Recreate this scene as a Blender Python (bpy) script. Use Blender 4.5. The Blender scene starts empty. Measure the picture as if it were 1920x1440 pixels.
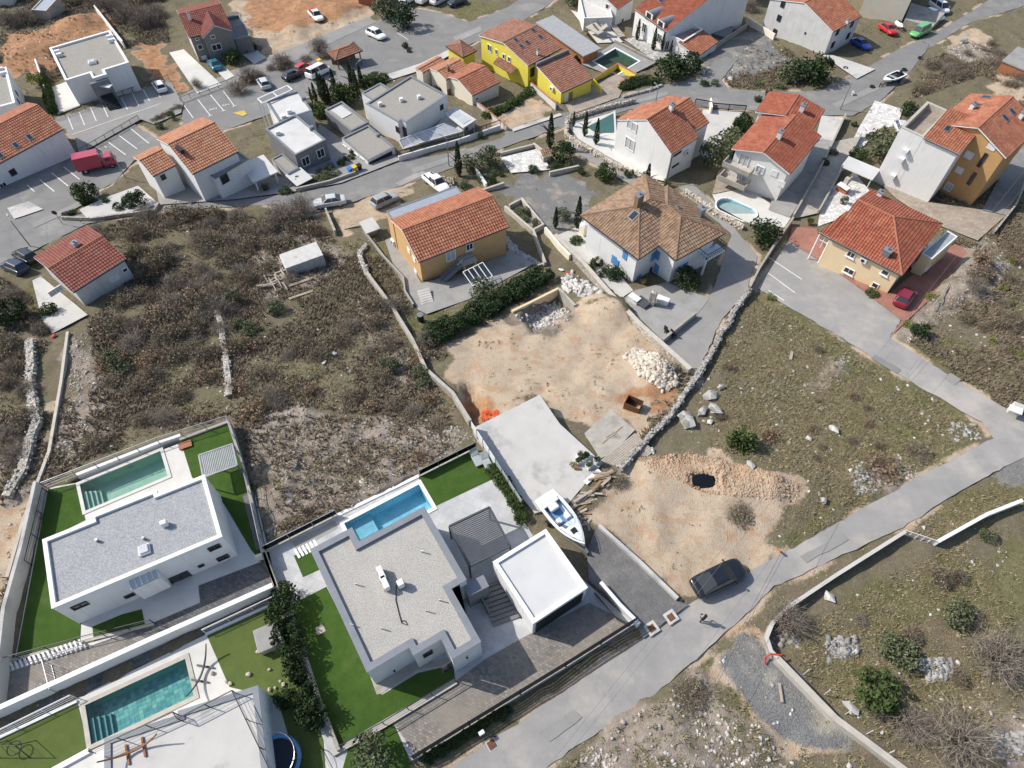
import bpy, bmesh, math, random
import numpy as np
from mathutils import Vector, Matrix
random.seed(7); RNG = np.random.default_rng(7)
SC = bpy.context.scene
COL = SC.collection
# ---------------------------------------------------------------- camera, sky, sun
DEP = math.radians(55.8); FPX = 1340.0; HC = 60.0          # drone camera: look-down angle, focal length in px of 1920, height
cam_d = bpy.data.cameras.new('camera'); cam = bpy.data.objects.new('camera', cam_d); COL.objects.link(cam)
cam.location = (0, 0, HC); cam.rotation_euler = (math.pi/2 - DEP, 0, 0)
cam_d.sensor_width = 36; cam_d.lens = 36*FPX/1920; cam_d.clip_end = 6000; cam_d.clip_start = 1
SC.camera = cam
SUN_EL = math.radians(42.5); SUN_DIR = Vector((-0.962, 0.272, 0)).normalized()   # horizontal direction towards the sun
w = bpy.data.worlds.new('World'); SC.world = w; w.use_nodes = True
nt = w.node_tree; bg = nt.nodes['Background']
sky = nt.nodes.new('ShaderNodeTexSky'); sky.sky_type = 'NISHITA'; sky.sun_disc = False
sky.sun_elevation = SUN_EL; sky.sun_rotation = math.atan2(SUN_DIR.x, SUN_DIR.y)
sky.air_density = 1.0; sky.dust_density = 1.5; sky.ozone_density = 1.0
nt.links.new(sky.outputs[0], bg.inputs[0]); bg.inputs[1].default_value = 0.13
sl = bpy.data.lights.new('sun', 'SUN'); sun = bpy.data.objects.new('sun', sl); COL.objects.link(sun)
sl.energy = 3.8; sl.angle = math.radians(0.5); sl.color = (1.0, 0.955, 0.88)
sdir = Vector((SUN_DIR.x*math.cos(SUN_EL), SUN_DIR.y*math.cos(SUN_EL), math.sin(SUN_EL)))
sun.rotation_euler = sdir.to_track_quat('Z', 'Y').to_euler(); sun.location = sdir*300
SC.view_settings.view_transform = 'Standard'; SC.view_settings.look = 'None'
SC.view_settings.exposure = 0.45; SC.view_settings.gamma = 1.0; SC.view_settings.use_curve_mapping = False
# ---------------------------------------------------------------- hillside and survey helpers
BRK = [(-2000.0, 0.0), (30.0, 0.0), (75.0, -9.0), (150.0, -20.0), (4000.0, -328.0)]
BX = np.array([b[0] for b in BRK]); BZ = np.array([b[1] for b in BRK])
def HZ(y): return float(np.interp(y, BX, BZ))              # height of the smooth hillside
_fw = np.array([0, math.cos(DEP), -math.sin(DEP)]); _up = np.array([0, math.sin(DEP), math.cos(DEP)])
def L(px, py, z):                                           # photo point -> place on the level z
    d = _fw*FPX + np.array([px-960.0, 0, 0]) + _up*(720.0-py)
    t = (z-HC)/d[2]
    return Vector((d[0]*t, d[1]*t, z))
def P(px, py, h=0.0):                                       # photo point -> place on the hillside (h above it)
    lo, hi = -400.0, 50.0
    for _ in range(42):
        m = (lo+hi)/2; p = L(px, py, m)
        if m > HZ(p.y)+h: hi = m
        else: lo = m
    return L(px, py, (lo+hi)/2)
def V(*a): return Vector(a)
# ---------------------------------------------------------------- materials
M = {}
def _n(nt, t, **k):
    n = nt.nodes.new(t)
    for a, b in k.items(): setattr(n, a, b)
    return n
def _noise(nt, vec, scale, detail=4, rough=0.6):
    n = _n(nt, 'ShaderNodeTexNoise'); n.inputs['Scale'].default_value = scale
    n.inputs['Detail'].default_value = detail; n.inputs['Roughness'].default_value = rough
    nt.links.new(vec, n.inputs['Vector']); return n
def _ramp(nt, fac, a, b, ca=(0,0,0,1), cb=(1,1,1,1)):
    r = _n(nt, 'ShaderNodeValToRGB'); r.color_ramp.elements[0].position = a; r.color_ramp.elements[1].position = b
    r.color_ramp.elements[0].color = ca; r.color_ramp.elements[1].color = cb
    nt.links.new(fac, r.inputs[0]); return r
def _mix(nt, fac, a, b, mode='MIX'):
    m = _n(nt, 'ShaderNodeMix', data_type='RGBA', blend_type=mode)
    for s, v in ((m.inputs[0], fac), (m.inputs[6], a), (m.inputs[7], b)):
        if hasattr(v, 'is_output'): nt.links.new(v, s)
        elif isinstance(v, (int, float)): s.default_value = v
        else: s.default_value = (*v[:3], 1)
    return m.outputs[2]
def _base(name):
    m = bpy.data.materials.new(name); m.use_nodes = True; nt = m.node_tree
    b = nt.nodes['Principled BSDF']; M[name] = m
    tc = _n(nt, 'ShaderNodeTexCoord'); return m, nt, b, tc.outputs['Object']
def mat(name, c, c2=None, sc=1.5, rough=0.8, bump=0.0, bsc=30, metal=0.0, spec=0.3, stain=None, st=(0.55, 0.7), ssc=0.35, grain=0.0, gsc=40, streak=None, crack=None):
    """plain surface: two tones blended by noise, optional blotchy stain, grain and fine relief"""
    m, nt, b, vec = _base(name)
    c2 = c2 or tuple(x*0.82 for x in c)
    n = _noise(nt, vec, sc, 5); col = _mix(nt, _ramp(nt, n.outputs[0], 0.32, 0.68).outputs[0], c, c2)
    if stain is not None:
        s = _noise(nt, vec, ssc, 6, 0.65); col = _mix(nt, _ramp(nt, s.outputs[0], st[0], st[1]).outputs[0], col, stain)
    if streak is not None:                                    # rain streaks running down a facade
        mp = _n(nt, 'ShaderNodeMapping'); mp.inputs['Scale'].default_value = (1.6, 1.6, 0.12); nt.links.new(vec, mp.inputs[0]); s = _noise(nt, mp.outputs[0], 1.6, 5, 0.7)
        col = _mix(nt, _ramp(nt, s.outputs[0], 0.52, 0.78).outputs[0], col, streak)
    if crack is not None:                                     # filled cracks and patch seams
        wv = _noise(nt, vec, 0.9, 4); dv = _n(nt, 'ShaderNodeVectorMath', operation='MULTIPLY_ADD'); nt.links.new(wv.outputs['Color'], dv.inputs[0]); dv.inputs[1].default_value = (1.6, 1.6, 0); nt.links.new(vec, dv.inputs[2])
        e = _n(nt, 'ShaderNodeTexVoronoi', feature='DISTANCE_TO_EDGE'); e.inputs['Scale'].default_value = 0.16; nt.links.new(dv.outputs[0], e.inputs['Vector'])
        col = _mix(nt, _ramp(nt, e.outputs['Distance'], 0.002, 0.012, (0.55,)*3+(1,), (0,0,0,1)).outputs[0], col, crack)
    if grain:
        g = _noise(nt, vec, gsc, 2, 0.7); r = _ramp(nt, g.outputs[0], 0.3, 0.7, (1-grain,)*3+(1,), (1+grain,)*3+(1,))
        col = _mix(nt, 1.0, col, r.outputs[0], 'MULTIPLY')
    nt.links.new(col, b.inputs['Base Color'])
    b.inputs['Roughness'].default_value = rough; b.inputs['Metallic'].default_value = metal
    b.inputs['Specular IOR Level'].default_value = spec
    if bump:
        g = _noise(nt, vec, bsc, 3); bp = _n(nt, 'ShaderNodeBump'); bp.inputs['Strength'].default_value = bump
        bp.inputs['Distance'].default_value = 0.05
        nt.links.new(g.outputs[0], bp.inputs['Height']); nt.links.new(bp.outputs[0], b.inputs['Normal'])
    return m
def vor_mat(name, cols, sc=6.0, rough=0.9, bump=0.4, joint=None, rnd=1.0):
    """pebbles / setts: voronoi cells each with a random tone between the given colours"""
    m, nt, b, vec = _base(name)
    v = _n(nt, 'ShaderNodeTexVoronoi'); v.inputs['Scale'].default_value = sc; v.inputs['Randomness'].default_value = rnd
    nt.links.new(vec, v.inputs['Vector'])
    sp = _n(nt, 'ShaderNodeSeparateColor'); nt.links.new(v.outputs['Color'], sp.inputs[0])
    r = _n(nt, 'ShaderNodeValToRGB'); r.color_ramp.interpolation = 'LINEAR'
    while len(r.color_ramp.elements) < len(cols): r.color_ramp.elements.new(0.5)
    for i, c in enumerate(cols):
        r.color_ramp.elements[i].position = i/(len(cols)-1); r.color_ramp.elements[i].color = (*c, 1)
    nt.links.new(sp.outputs[0], r.inputs[0]); col = r.outputs[0]
    big = _noise(nt, vec, 0.5, 4); rr = _ramp(nt, big.outputs[0], 0.3, 0.7, (0.86,)*3+(1,), (1.1,)*3+(1,))
    col = _mix(nt, 1.0, col, rr.outputs[0], 'MULTIPLY')
    e = _n(nt, 'ShaderNodeTexVoronoi', feature='DISTANCE_TO_EDGE'); e.inputs['Scale'].default_value = sc; e.inputs['Randomness'].default_value = rnd
    nt.links.new(vec, e.inputs['Vector']); er = _ramp(nt, e.outputs['Distance'], 0.0, 0.08)
    if joint: col = _mix(nt, er.outputs[0], joint, col)
    nt.links.new(col, b.inputs['Base Color']); b.inputs['Roughness'].default_value = rough; b.inputs['Specular IOR Level'].default_value = 0.2
    bp = _n(nt, 'ShaderNodeBump'); bp.inputs['Strength'].default_value = bump; bp.inputs['Distance'].default_value = 0.06
    nt.links.new(er.outputs[0], bp.inputs['Height']); nt.links.new(bp.outputs[0], b.inputs['Normal'])
    return m
def brick_mat(name, c1, c2, joint, bw=0.3, bh=0.15, rot=0.0, rough=0.9, bump=0.3, big=None):
    m, nt, b, vec = _base(name)
    mp = _n(nt, 'ShaderNodeMapping'); mp.inputs['Rotation'].default_value = (0, 0, rot); nt.links.new(vec, mp.inputs[0])
    t = _n(nt, 'ShaderNodeTexBrick'); t.inputs['Scale'].default_value = 1.0
    t.inputs['Brick Width'].default_value = bw; t.inputs['Row Height'].default_value = bh; t.inputs['Mortar Size'].default_value = 0.012
    t.inputs['Color1'].default_value = (*c1, 1); t.inputs['Color2'].default_value = (*c2, 1); t.inputs['Mortar'].default_value = (*joint, 1)
    t.inputs['Bias'].default_value = 0.0
    nt.links.new(mp.outputs[0], t.inputs['Vector'])
    n = _noise(nt, vec, 0.45, 5); rr = _ramp(nt, n.outputs[0], 0.3, 0.7, (0.8,)*3+(1,), (1.18,)*3+(1,))
    col = _mix(nt, 1.0, t.outputs['Color'], rr.outputs[0], 'MULTIPLY')
    if big: n2 = _noise(nt, vec, 0.25, 5); col = _mix(nt, _ramp(nt, n2.outputs[0], 0.45, 0.65).outputs[0], col, big)
    nt.links.new(col, b.inputs['Base Color']); b.inputs['Roughness'].default_value = rough; b.inputs['Specular IOR Level'].default_value = 0.25
    bp = _n(nt, 'ShaderNodeBump'); bp.inputs['Strength'].default_value = bump; bp.inputs['Distance'].default_value = 0.02; bp.invert = True
    nt.links.new(t.outputs['Fac'], bp.inputs['Height']); nt.links.new(bp.outputs[0], b.inputs['Normal'])
    return m
def tile_mat(name, c, c2, c3):
    """clay roof tiles: every tile a slightly different tone, weathering in patches; uses the uv laid in tile units"""
    m, nt, b, vec = _base(name)
    uv = _n(nt, 'ShaderNodeUVMap'); uv.uv_map = 'tile'
    fl = _n(nt, 'ShaderNodeVectorMath', operation='FLOOR'); nt.links.new(uv.outputs[0], fl.inputs[0])
    wn = _n(nt, 'ShaderNodeTexWhiteNoise', noise_dimensions='3D'); nt.links.new(fl.outputs[0], wn.inputs['Vector'])
    col = _mix(nt, _ramp(nt, wn.outputs['Value'], 0.1, 0.95).outputs[0], c, c2)
    n = _noise(nt, vec, 0.8, 6, 0.7); col = _mix(nt, _ramp(nt, n.outputs[0], 0.5, 0.72).outputs[0], col, c3)
    n2 = _noise(nt, vec, 14, 3); rr = _ramp(nt, n2.outputs[0], 0.3, 0.7, (0.85,)*3+(1,), (1.12,)*3+(1,))
    col = _mix(nt, 1.0, col, rr.outputs[0], 'MULTIPLY')
    nt.links.new(col, b.inputs['Base Color']); b.inputs['Roughness'].default_value = 0.78; b.inputs['Specular IOR Level'].default_value = 0.25
    return m
def leaf_mat(name, trans=0.25, rough=0.7):
    m, nt, b, vec = _base(name)
    a = _n(nt, 'ShaderNodeVertexColor'); a.layer_name = 'col'
    nt.links.new(a.outputs[0], b.inputs['Base Color']); b.inputs['Roughness'].default_value = rough; b.inputs['Specular IOR Level'].default_value = 0.15
    return m
def water_mat(name, c, rough=0.04, alpha=0.5):
    m, nt, b, vec = _base(name)
    g = _n(nt, 'ShaderNodeBsdfGlossy'); g.inputs['Roughness'].default_value = rough
    t = _n(nt, 'ShaderNodeBsdfTransparent'); t.inputs[0].default_value = (*c, 1)
    fr = _n(nt, 'ShaderNodeFresnel'); fr.inputs[0].default_value = 1.33
    n = _noise(nt, vec, 2.2, 3); bp = _n(nt, 'ShaderNodeBump'); bp.inputs['Strength'].default_value = 0.12; bp.inputs['Distance'].default_value = 0.05
    nt.links.new(n.outputs[0], bp.inputs['Height']); nt.links.new(bp.outputs[0], g.inputs['Normal']); nt.links.new(bp.outputs[0], fr.inputs['Normal'])
    mx = _n(nt, 'ShaderNodeMixShader'); nt.links.new(fr.outputs[0], mx.inputs[0]); nt.links.new(t.outputs[0], mx.inputs[1]); nt.links.new(g.outputs[0], mx.inputs[2])
    out = [n for n in nt.nodes if n.type == 'OUTPUT_MATERIAL'][0]; nt.links.new(mx.outputs[0], out.inputs[0])
    return m
def glass_mat(name, tint=(0.75, 0.85, 0.85)):
    m, nt, b, vec = _base(name)
    g = _n(nt, 'ShaderNodeBsdfGlossy'); g.inputs['Roughness'].default_value = 0.03
    t = _n(nt, 'ShaderNodeBsdfTransparent'); t.inputs[0].default_value = (*tint, 1)
    fr = _n(nt, 'ShaderNodeFresnel'); fr.inputs[0].default_value = 1.5
    mx = _n(nt, 'ShaderNodeMixShader'); nt.links.new(fr.outputs[0], mx.inputs[0]); nt.links.new(t.outputs[0], mx.inputs[1]); nt.links.new(g.outputs[0], mx.inputs[2])
    out = [n for n in nt.nodes if n.type == 'OUTPUT_MATERIAL'][0]; nt.links.new(mx.outputs[0], out.inputs[0])
    return m
# ---------------------------------------------------------------- mesh helpers
ORG = {}                                                     # world origin of a thing or part, by object name
class MB:
    def __init__(s): s.v = []; s.f = []; s.uv = None
    def add(s, vs, fs):
        o = len(s.v); s.v += [tuple(x) for x in vs]; s.f += [tuple(i+o for i in f) for f in fs]; return s
    def box(s, c, sz, rz=0.0, R=None):
        a, b, d = sz[0]/2, sz[1]/2, sz[2]/2
        pts = [V(x, y, z) for z in (-d, d) for x, y in ((-a, -b), (a, -b), (a, b), (-a, b))]
        R = R or Matrix.Rotation(rz, 3, 'Z'); c = Vector(c)
        return s.add([R @ p + c for p in pts], [(3,2,1,0), (4,5,6,7), (0,1,5,4), (1,2,6,5), (2,3,7,6), (3,0,4,7)])
    def bar(s, a, b, wd, ht=None, up=(0,0,1)):                # box beam between two points
        a = Vector(a); b = Vector(b); d = b-a; l = d.length
        if l < 1e-6: return s
        x = d/l; u = Vector(up); y = u.cross(x)
        if y.length < 1e-3: y = V(0, 1, 0).cross(x)
        y.normalize(); z = x.cross(y); R = Matrix((x, y, z)).transposed()
        return s.box((a+b)/2, (l, wd, ht or wd), R=R)
    def prism(s, pts, z0, z1):
        pts = [Vector((p[0], p[1], 0)) for p in pts]; n = len(pts)
        ar = sum(pts[i].x*pts[(i+1) % n].y-pts[(i+1) % n].x*pts[i].y for i in range(n))
        if ar < 0: pts.reverse()
        z0 = z0 if hasattr(z0, '__len__') else [z0]*n; z1 = z1 if hasattr(z1, '__len__') else [z1]*n
        if ar < 0: z0 = list(z0)[::-1]; z1 = list(z1)[::-1]
        vs = [(p.x, p.y, z0[i]) for i, p in enumerate(pts)]+[(p.x, p.y, z1[i]) for i, p in enumerate(pts)]
        fs = [tuple(range(n))[::-1], tuple(range(n, 2*n))]+[(i, (i+1) % n, n+(i+1) % n, n+i) for i in range(n)]
        return s.add(vs, fs)
    def tube(s, path, r, n=6, close=True):
        path = [Vector(p) for p in path]; rr = r if hasattr(r, '__len__') else [r]*len(path); rings = []
        for i, p in enumerate(path):
            d = (path[min(i+1, len(path)-1)]-path[max(i-1, 0)]).normalized()
            a = d.cross(V(0, 0, 1));  a = a if a.length > 1e-3 else d.cross(V(0, 1, 0)); a.normalize(); b = d.cross(a)
            rings.append([p+(a*math.cos(t)+b*math.sin(t))*rr[i] for t in [2*math.pi*k/n for k in range(n)]])
        vs = [q for r_ in rings for q in r_]; fs = []
        for i in range(len(path)-1):
            for k in range(n): fs.append((i*n+k, i*n+(k+1) % n, (i+1)*n+(k+1) % n, (i+1)*n+k))
        if close: fs += [tuple(range(n))[::-1], tuple(range((len(path)-1)*n, len(path)*n))]
        return s.add(vs, fs)
    def cyl(s, c, r, h, n=16, r2=None):
        c = Vector(c); return s.tube([c, c+V(0, 0, h)], [r, r if r2 is None else r2], n)
    def rock(s, c, sz, rz=None, seed=None):
        rd = random.Random(seed if seed is not None else random.random())
        rz = rd.uniform(0, 6.3) if rz is None else rz
        vs = []; R = Matrix.Rotation(rz, 3, 'Z') @ Matrix.Rotation(rd.uniform(-.3, .3), 3, 'X'); c = Vector(c)
        for a in (-1, 1):
            for k in range(5):
                t = 2*math.pi*(k+rd.uniform(-.25, .25))/5+a*.3; q = rd.uniform(.7, 1.05)
                vs.append(R @ V(math.cos(t)*q*sz[0]/2, math.sin(t)*q*sz[1]/2, a*sz[2]/2*rd.uniform(.5, 1))+c)
        vs.append(R @ V(rd.uniform(-.1, .1)*sz[0], 0, sz[2]*.62)+c)
        fs = [(4,3,2,1,0)]+[(k, (k+1) % 5, 5+(k+1) % 5, 5+k) for k in range(5)]+[(5+k, 5+(k+1) % 5, 10) for k in range(5)]
        return s.add(vs, fs)
    def build(s, name, m, parent=None, smooth=False, local=False, bevel=0):
        me = bpy.data.meshes.new(name)
        o_ = ORG.get(parent.name, V(0, 0, 0)) if (parent and not local) else V(0, 0, 0)
        me.from_pydata([(v[0]-o_[0], v[1]-o_[1], v[2]-o_[2]) for v in s.v], [], s.f)
        if s.uv is not None:
            ul = me.uv_layers.new(name='tile'); ul.data.foreach_set('uv', np.array(s.uv, 'f').ravel())
        if smooth: me.polygons.foreach_set('use_smooth', [True]*len(me.polygons))
        me.materials.append(M[m] if isinstance(m, str) else m); me.update()
        ob = bpy.data.objects.new(name, me); COL.objects.link(ob)
        if bevel: bv = ob.modifiers.new('bevel', 'BEVEL'); bv.width = bevel; bv.segments = 2; bv.limit_method = 'ANGLE'
        if parent: ob.parent = parent; ORG[ob.name] = o_
        return ob
def tag(o, label=None, cat=None, group=None, kind=None):
    if label: o['label'] = label
    if cat: o['category'] = cat
    if group: o['group'] = group
    if kind: o['kind'] = kind
    return o
def thing(name, label, cat, loc=(0, 0, 0), rz=0.0, group=None):
    o = bpy.data.objects.new(name, None); COL.objects.link(o); o.empty_display_size = 0.5
    o.location = loc; o.rotation_euler = (0, 0, rz); ORG[o.name] = Vector(loc)
    return tag(o, label, cat, group)
def copy_tree(o, parent=None, mats=None):
    c = o.copy(); COL.objects.link(c); c.parent = parent
    for ch in list(o.children): copy_tree(ch, c)
    return c
def solo(mb, name, m, label, cat, group=None, smooth=False, bevel=0):
    """a thing that is one mesh: origin moved to its base"""
    lo = [min(v[k] for v in mb.v) for k in range(3)]; hi = [max(v[k] for v in mb.v) for k in range(3)]
    c = V((lo[0]+hi[0])/2, (lo[1]+hi[1])/2, lo[2]); mb.v = [(v[0]-c.x, v[1]-c.y, v[2]-c.z) for v in mb.v]
    o = mb.build(name, m, None, smooth, bevel=bevel); o.location = c; ORG[o.name] = c
    return tag(o, label, cat, group)
def pip(poly, X, Y):
    """numpy point in polygon"""
    inside = np.zeros(X.shape, bool); n = len(poly)
    for i in range(n):
        x1, y1 = poly[i][0], poly[i][1]; x2, y2 = poly[(i+1) % n][0], poly[(i+1) % n][1]
        c = ((y1 > Y) != (y2 > Y)) & (X < (x2-x1)*(Y-y1)/(y2-y1+1e-12)+x1); inside ^= c
    return inside
def drape(name, m, pts, off=0.05, kind='structure', zfix=None, parent=None, world=False, jit=0.0):
    """a sheet that follows the hillside (or lies level at zfix); pts are photo points"""
    w_ = [Vector(p) for p in pts] if world else [(P(*p) if zfix is None else L(p[0], p[1], zfix)) for p in pts]
    if jit:                                                  # ragged edge: short steps, each a little off the line
        q = []
        for i in range(len(w_)):
            a, b = w_[i], w_[(i+1) % len(w_)]; k = max(1, int((b-a).length/.7)); q += [a+(b-a)*(j/k)+V(random.uniform(-jit, jit), random.uniform(-jit, jit), 0) for j in range(k)]
        w_ = q
    bm = bmesh.new(); vs = [bm.verts.new((p.x, p.y, 0)) for p in w_]; f = bm.faces.new(vs)
    bm.normal_update()
    if f.normal.z < 0: f.normal_flip()
    bmesh.ops.triangulate(bm, faces=bm.faces[:])
    for y, _ in BRK[1:4]:
        bmesh.ops.bisect_plane(bm, geom=bm.verts[:]+bm.edges[:]+bm.faces[:], plane_co=(0, y, 0), plane_no=(0, 1, 0))
    for v in bm.verts: v.co.z = (HZ(v.co.y)+off) if zfix is None else zfix
    me = bpy.data.meshes.new(name); bm.to_mesh(me); bm.free(); me.materials.append(M[m])
    o = bpy.data.objects.new(name, me); COL.objects.link(o)
    if parent: o.parent = parent; o.location = -ORG.get(parent.name, V(0, 0, 0)); 
    elif kind: o['kind'] = kind
    return o
# ---------------------------------------------------------------- material list
mat('asphalt_pale', (0.3,0.288,0.272), (0.25,0.241,0.229), 0.5, 0.9, 0.25, 60, grain=0.1, gsc=18, stain=(0.375,0.345,0.31), st=(0.48,0.66), ssc=0.22, crack=(0.285,0.275,0.262))
mat('asphalt', (0.175,0.171,0.166), (0.215,0.21,0.2), 0.35, 0.9, 0.25, 60, grain=0.1, gsc=18, stain=(0.27,0.255,0.235), st=(0.54,0.72), ssc=0.18, crack=(0.14,0.137,0.132))
mat('asphalt_lane', (0.225,0.218,0.207), (0.27,0.262,0.248), 0.4, 0.9, 0.2, 60, crack=(0.185,0.18,0.17), grain=0.08, gsc=25, stain=(0.28,0.26,0.23), st=(0.55,0.7), ssc=0.3)
mat('concrete', (0.5,0.48,0.445), (0.43,0.415,0.39), 0.5, 0.85, 0.15, 40, grain=0.05, gsc=18, stain=(0.33,0.325,0.31), st=(0.56,0.66), ssc=0.25)
mat('concrete_grey', (0.31,0.3,0.285), (0.25,0.243,0.23), 0.7, 0.88, 0.2, 40, grain=0.07, gsc=18, stain=(0.2,0.19,0.175), st=(0.58,0.75), ssc=0.4)
mat('concrete_old', (0.4,0.37,0.32), (0.3,0.28,0.245), 1.1, 0.9, 0.3, 25, grain=0.08, gsc=16, stain=(0.21,0.19,0.16), st=(0.55,0.75), ssc=0.6)
mat('paving_white', (0.58,0.56,0.52), (0.5,0.485,0.45), 0.8, 0.7, 0.05, 30, grain=0.03, gsc=15)
brick_mat('paving_slab', (0.4,0.4,0.4), (0.46,0.46,0.455), (0.33,0.33,0.33), 0.9, 0.9, 0.43)
brick_mat('paver_grey', (0.29,0.262,0.225), (0.17,0.16,0.148), (0.12,0.11,0.1), 0.3, 0.2, 0.43, big=(0.235,0.21,0.18))
brick_mat('paver_dark', (0.15,0.15,0.15), (0.09,0.09,0.093), (0.06,0.06,0.06), 0.32, 0.2, 0.4)
brick_mat('paver_brown', (0.36,0.3,0.24), (0.28,0.235,0.19), (0.2,0.17,0.14), 0.6, 0.3, -0.5)
brick_mat('paver_red', (0.36,0.17,0.125), (0.29,0.13,0.1), (0.22,0.12,0.1), 0.25, 0.12, -0.5)
mat('turf', (0.042,0.084,0.016), (0.06,0.108,0.022), 1.1, 0.95, 0.6, 80, grain=0.25, gsc=22, spec=0.1, stain=(0.078,0.115,0.034), st=(0.55,0.75), ssc=0.5)
mat('turf_dry', (0.085,0.12,0.033), (0.11,0.14,0.042), 1.1, 0.95, 0.6, 80, grain=0.2, gsc=50, spec=0.1)
mat('wall_white', (0.72,0.71,0.69), (0.67,0.665,0.65), 0.8, 0.75, 0.05, 30, stain=(0.6,0.59,0.56), st=(0.6,0.8), ssc=0.5, streak=(0.56,0.545,0.51))
mat('wall_cream', (0.74,0.68,0.56), (0.68,0.62,0.51), 0.8, 0.8, 0.05, 30)
mat('wall_pale', (0.58,0.575,0.56), (0.5,0.495,0.48), 0.5, 0.85, 0.1, 30, streak=(0.42,0.41,0.39), stain=(0.45,0.44,0.42), st=(0.55,0.75), ssc=0.5)
mat('wall_grey', (0.2,0.2,0.205), (0.165,0.165,0.17), 0.6, 0.85, 0.1, 30)
mat('wall_block', (0.23,0.22,0.2), (0.17,0.165,0.155), 3.0, 0.9, 0.2, 25)
mat('wall_yellow', (0.72,0.62,0.09), (0.66,0.56,0.08), 0.7, 0.8, 0.05, 30, streak=(0.6,0.5,0.12))
mat('wall_orange', (0.57,0.355,0.165), (0.51,0.315,0.145), 0.7, 0.8, 0.05, 30, stain=(0.66,0.4,0.15), st=(0.55,0.75), ssc=0.3)
mat('wall_tan', (0.74,0.58,0.36), (0.69,0.535,0.33), 0.7, 0.8, 0.05, 30)
mat('wall_ochre', (0.5,0.3,0.13), (0.45,0.26,0.11), 0.7, 0.8, 0.05, 30)
mat('wall_brick', (0.4,0.16,0.08), (0.33,0.13,0.07), 2.5, 0.9, 0.2, 20)
mat('trim_white', (0.8,0.8,0.79), None, 2, 0.5); mat('trim_dark', (0.05,0.05,0.055), None, 2, 0.5)
mat('coping_grey', (0.2,0.215,0.235), (0.17,0.18,0.2), 1.5, 0.45, spec=0.4); mat('coping_white', (0.76,0.755,0.74), (0.68,0.675,0.66), 1.2, 0.6)
mat('coping_stone', (0.47,0.43,0.37), (0.38,0.35,0.3), 1.5, 0.85, 0.2, 20)
mat('pane', (0.03,0.035,0.04), None, 1, 0.08, spec=0.6); mat('pane_pale', (0.5,0.51,0.52), None, 1, 0.2, spec=0.5)
mat('shutter_blue', (0.11,0.3,0.55), None, 2, 0.6); mat('shutter_white', (0.72,0.72,0.71), None, 2, 0.6)
mat('metal_dark', (0.035,0.037,0.042), None, 2, 0.45, metal=0.3); mat('metal_grey', (0.3,0.31,0.33), None, 2, 0.4, metal=0.6)
mat('metal_white', (0.72,0.72,0.72), None, 2, 0.4); mat('steel', (0.5,0.5,0.5), None, 2, 0.3, metal=0.9)
mat('slat_grey', (0.075,0.08,0.09), (0.06,0.065,0.075), 2, 0.45, spec=0.4)
mat('rust', (0.17,0.075,0.035), (0.1,0.05,0.03), 4, 0.9, 0.2, 20); mat('wood', (0.3,0.2,0.11), (0.22,0.145,0.08), 4, 0.8, 0.2, 20)
mat('wood_pale', (0.4,0.345,0.27), (0.31,0.265,0.205), 3, 0.85, 0.2, 20); mat('wood_grey', (0.42,0.37,0.31), (0.32,0.28,0.235), 3, 0.85, 0.2, 20)
mat('wood_red', (0.27,0.115,0.05), (0.2,0.08,0.035), 4, 0.6)
mat('gravel_beige', (0.32,0.3,0.265), (0.27,0.255,0.225), 2.5, 0.95, 0.5, 28, grain=0.22, gsc=15)
mat('gravel_roof', (0.4,0.38,0.345), (0.36,0.342,0.31), 0.9, 0.95, 0.6, 30, grain=0.32, gsc=11)
mat('gravel_blue', (0.335,0.337,0.345), (0.31,0.312,0.32), 0.9, 0.95, 0.6, 30, grain=0.32, gsc=10)
mat('membrane_white', (0.58,0.57,0.55), (0.5,0.49,0.47), 0.5, 0.6, stain=(0.5,0.4,0.31), st=(0.6,0.8), ssc=0.35)
mat('membrane_clean', (0.55,0.545,0.53), (0.49,0.485,0.475), 0.5, 0.55)
mat('metal_roof', (0.42,0.45,0.48), (0.36,0.39,0.42), 1, 0.4, metal=0.4)
mat('gravel_grey', (0.155,0.152,0.148), (0.12,0.118,0.115), 1.5, 0.95, 0.6, 30, grain=0.3, gsc=14, stain=(0.21,0.2,0.185), st=(0.5,0.7), ssc=0.35)
vor_mat('stone', [(0.4,0.385,0.36), (0.55,0.53,0.5), (0.3,0.29,0.275), (0.62,0.58,0.53)], 1.3, bump=0.05)
vor_mat('stone_warm', [(0.5,0.42,0.33), (0.62,0.54,0.44), (0.4,0.34,0.27), (0.66,0.6,0.52)], 1.3, bump=0.05)
vor_mat('stone_pink', [(0.36,0.315,0.275), (0.5,0.46,0.42), (0.27,0.23,0.2), (0.56,0.52,0.48)], 1.3, bump=0.05)
vor_mat('stone_grey', [(0.29,0.28,0.26), (0.4,0.385,0.365), (0.2,0.19,0.178), (0.47,0.455,0.43)], 1.3, bump=0.05)
vor_mat('stone_brown', [(0.25,0.215,0.18), (0.38,0.345,0.31), (0.18,0.155,0.13), (0.44,0.41,0.38)], 1.3, bump=0.05)
vor_mat('stone_red', [(0.4,0.26,0.165), (0.45,0.32,0.215), (0.31,0.195,0.12), (0.47,0.37,0.27)], 1.3, bump=0.05)
vor_mat('rubble_wall', [(0.4,0.365,0.31), (0.52,0.475,0.41), (0.3,0.27,0.23), (0.58,0.54,0.47)], 3.0, bump=0.8, joint=(0.2,0.18,0.15))
vor_mat('crazy_paving', [(0.36,0.345,0.32), (0.5,0.48,0.45), (0.25,0.24,0.225), (0.58,0.56,0.53)], 2.0, bump=0.3, joint=(0.22,0.21,0.19))
vor_mat('crazy_white', [(0.55,0.53,0.5), (0.7,0.68,0.65), (0.45,0.43,0.4)], 1.4, bump=0.2, joint=(0.36,0.34,0.31))
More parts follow.
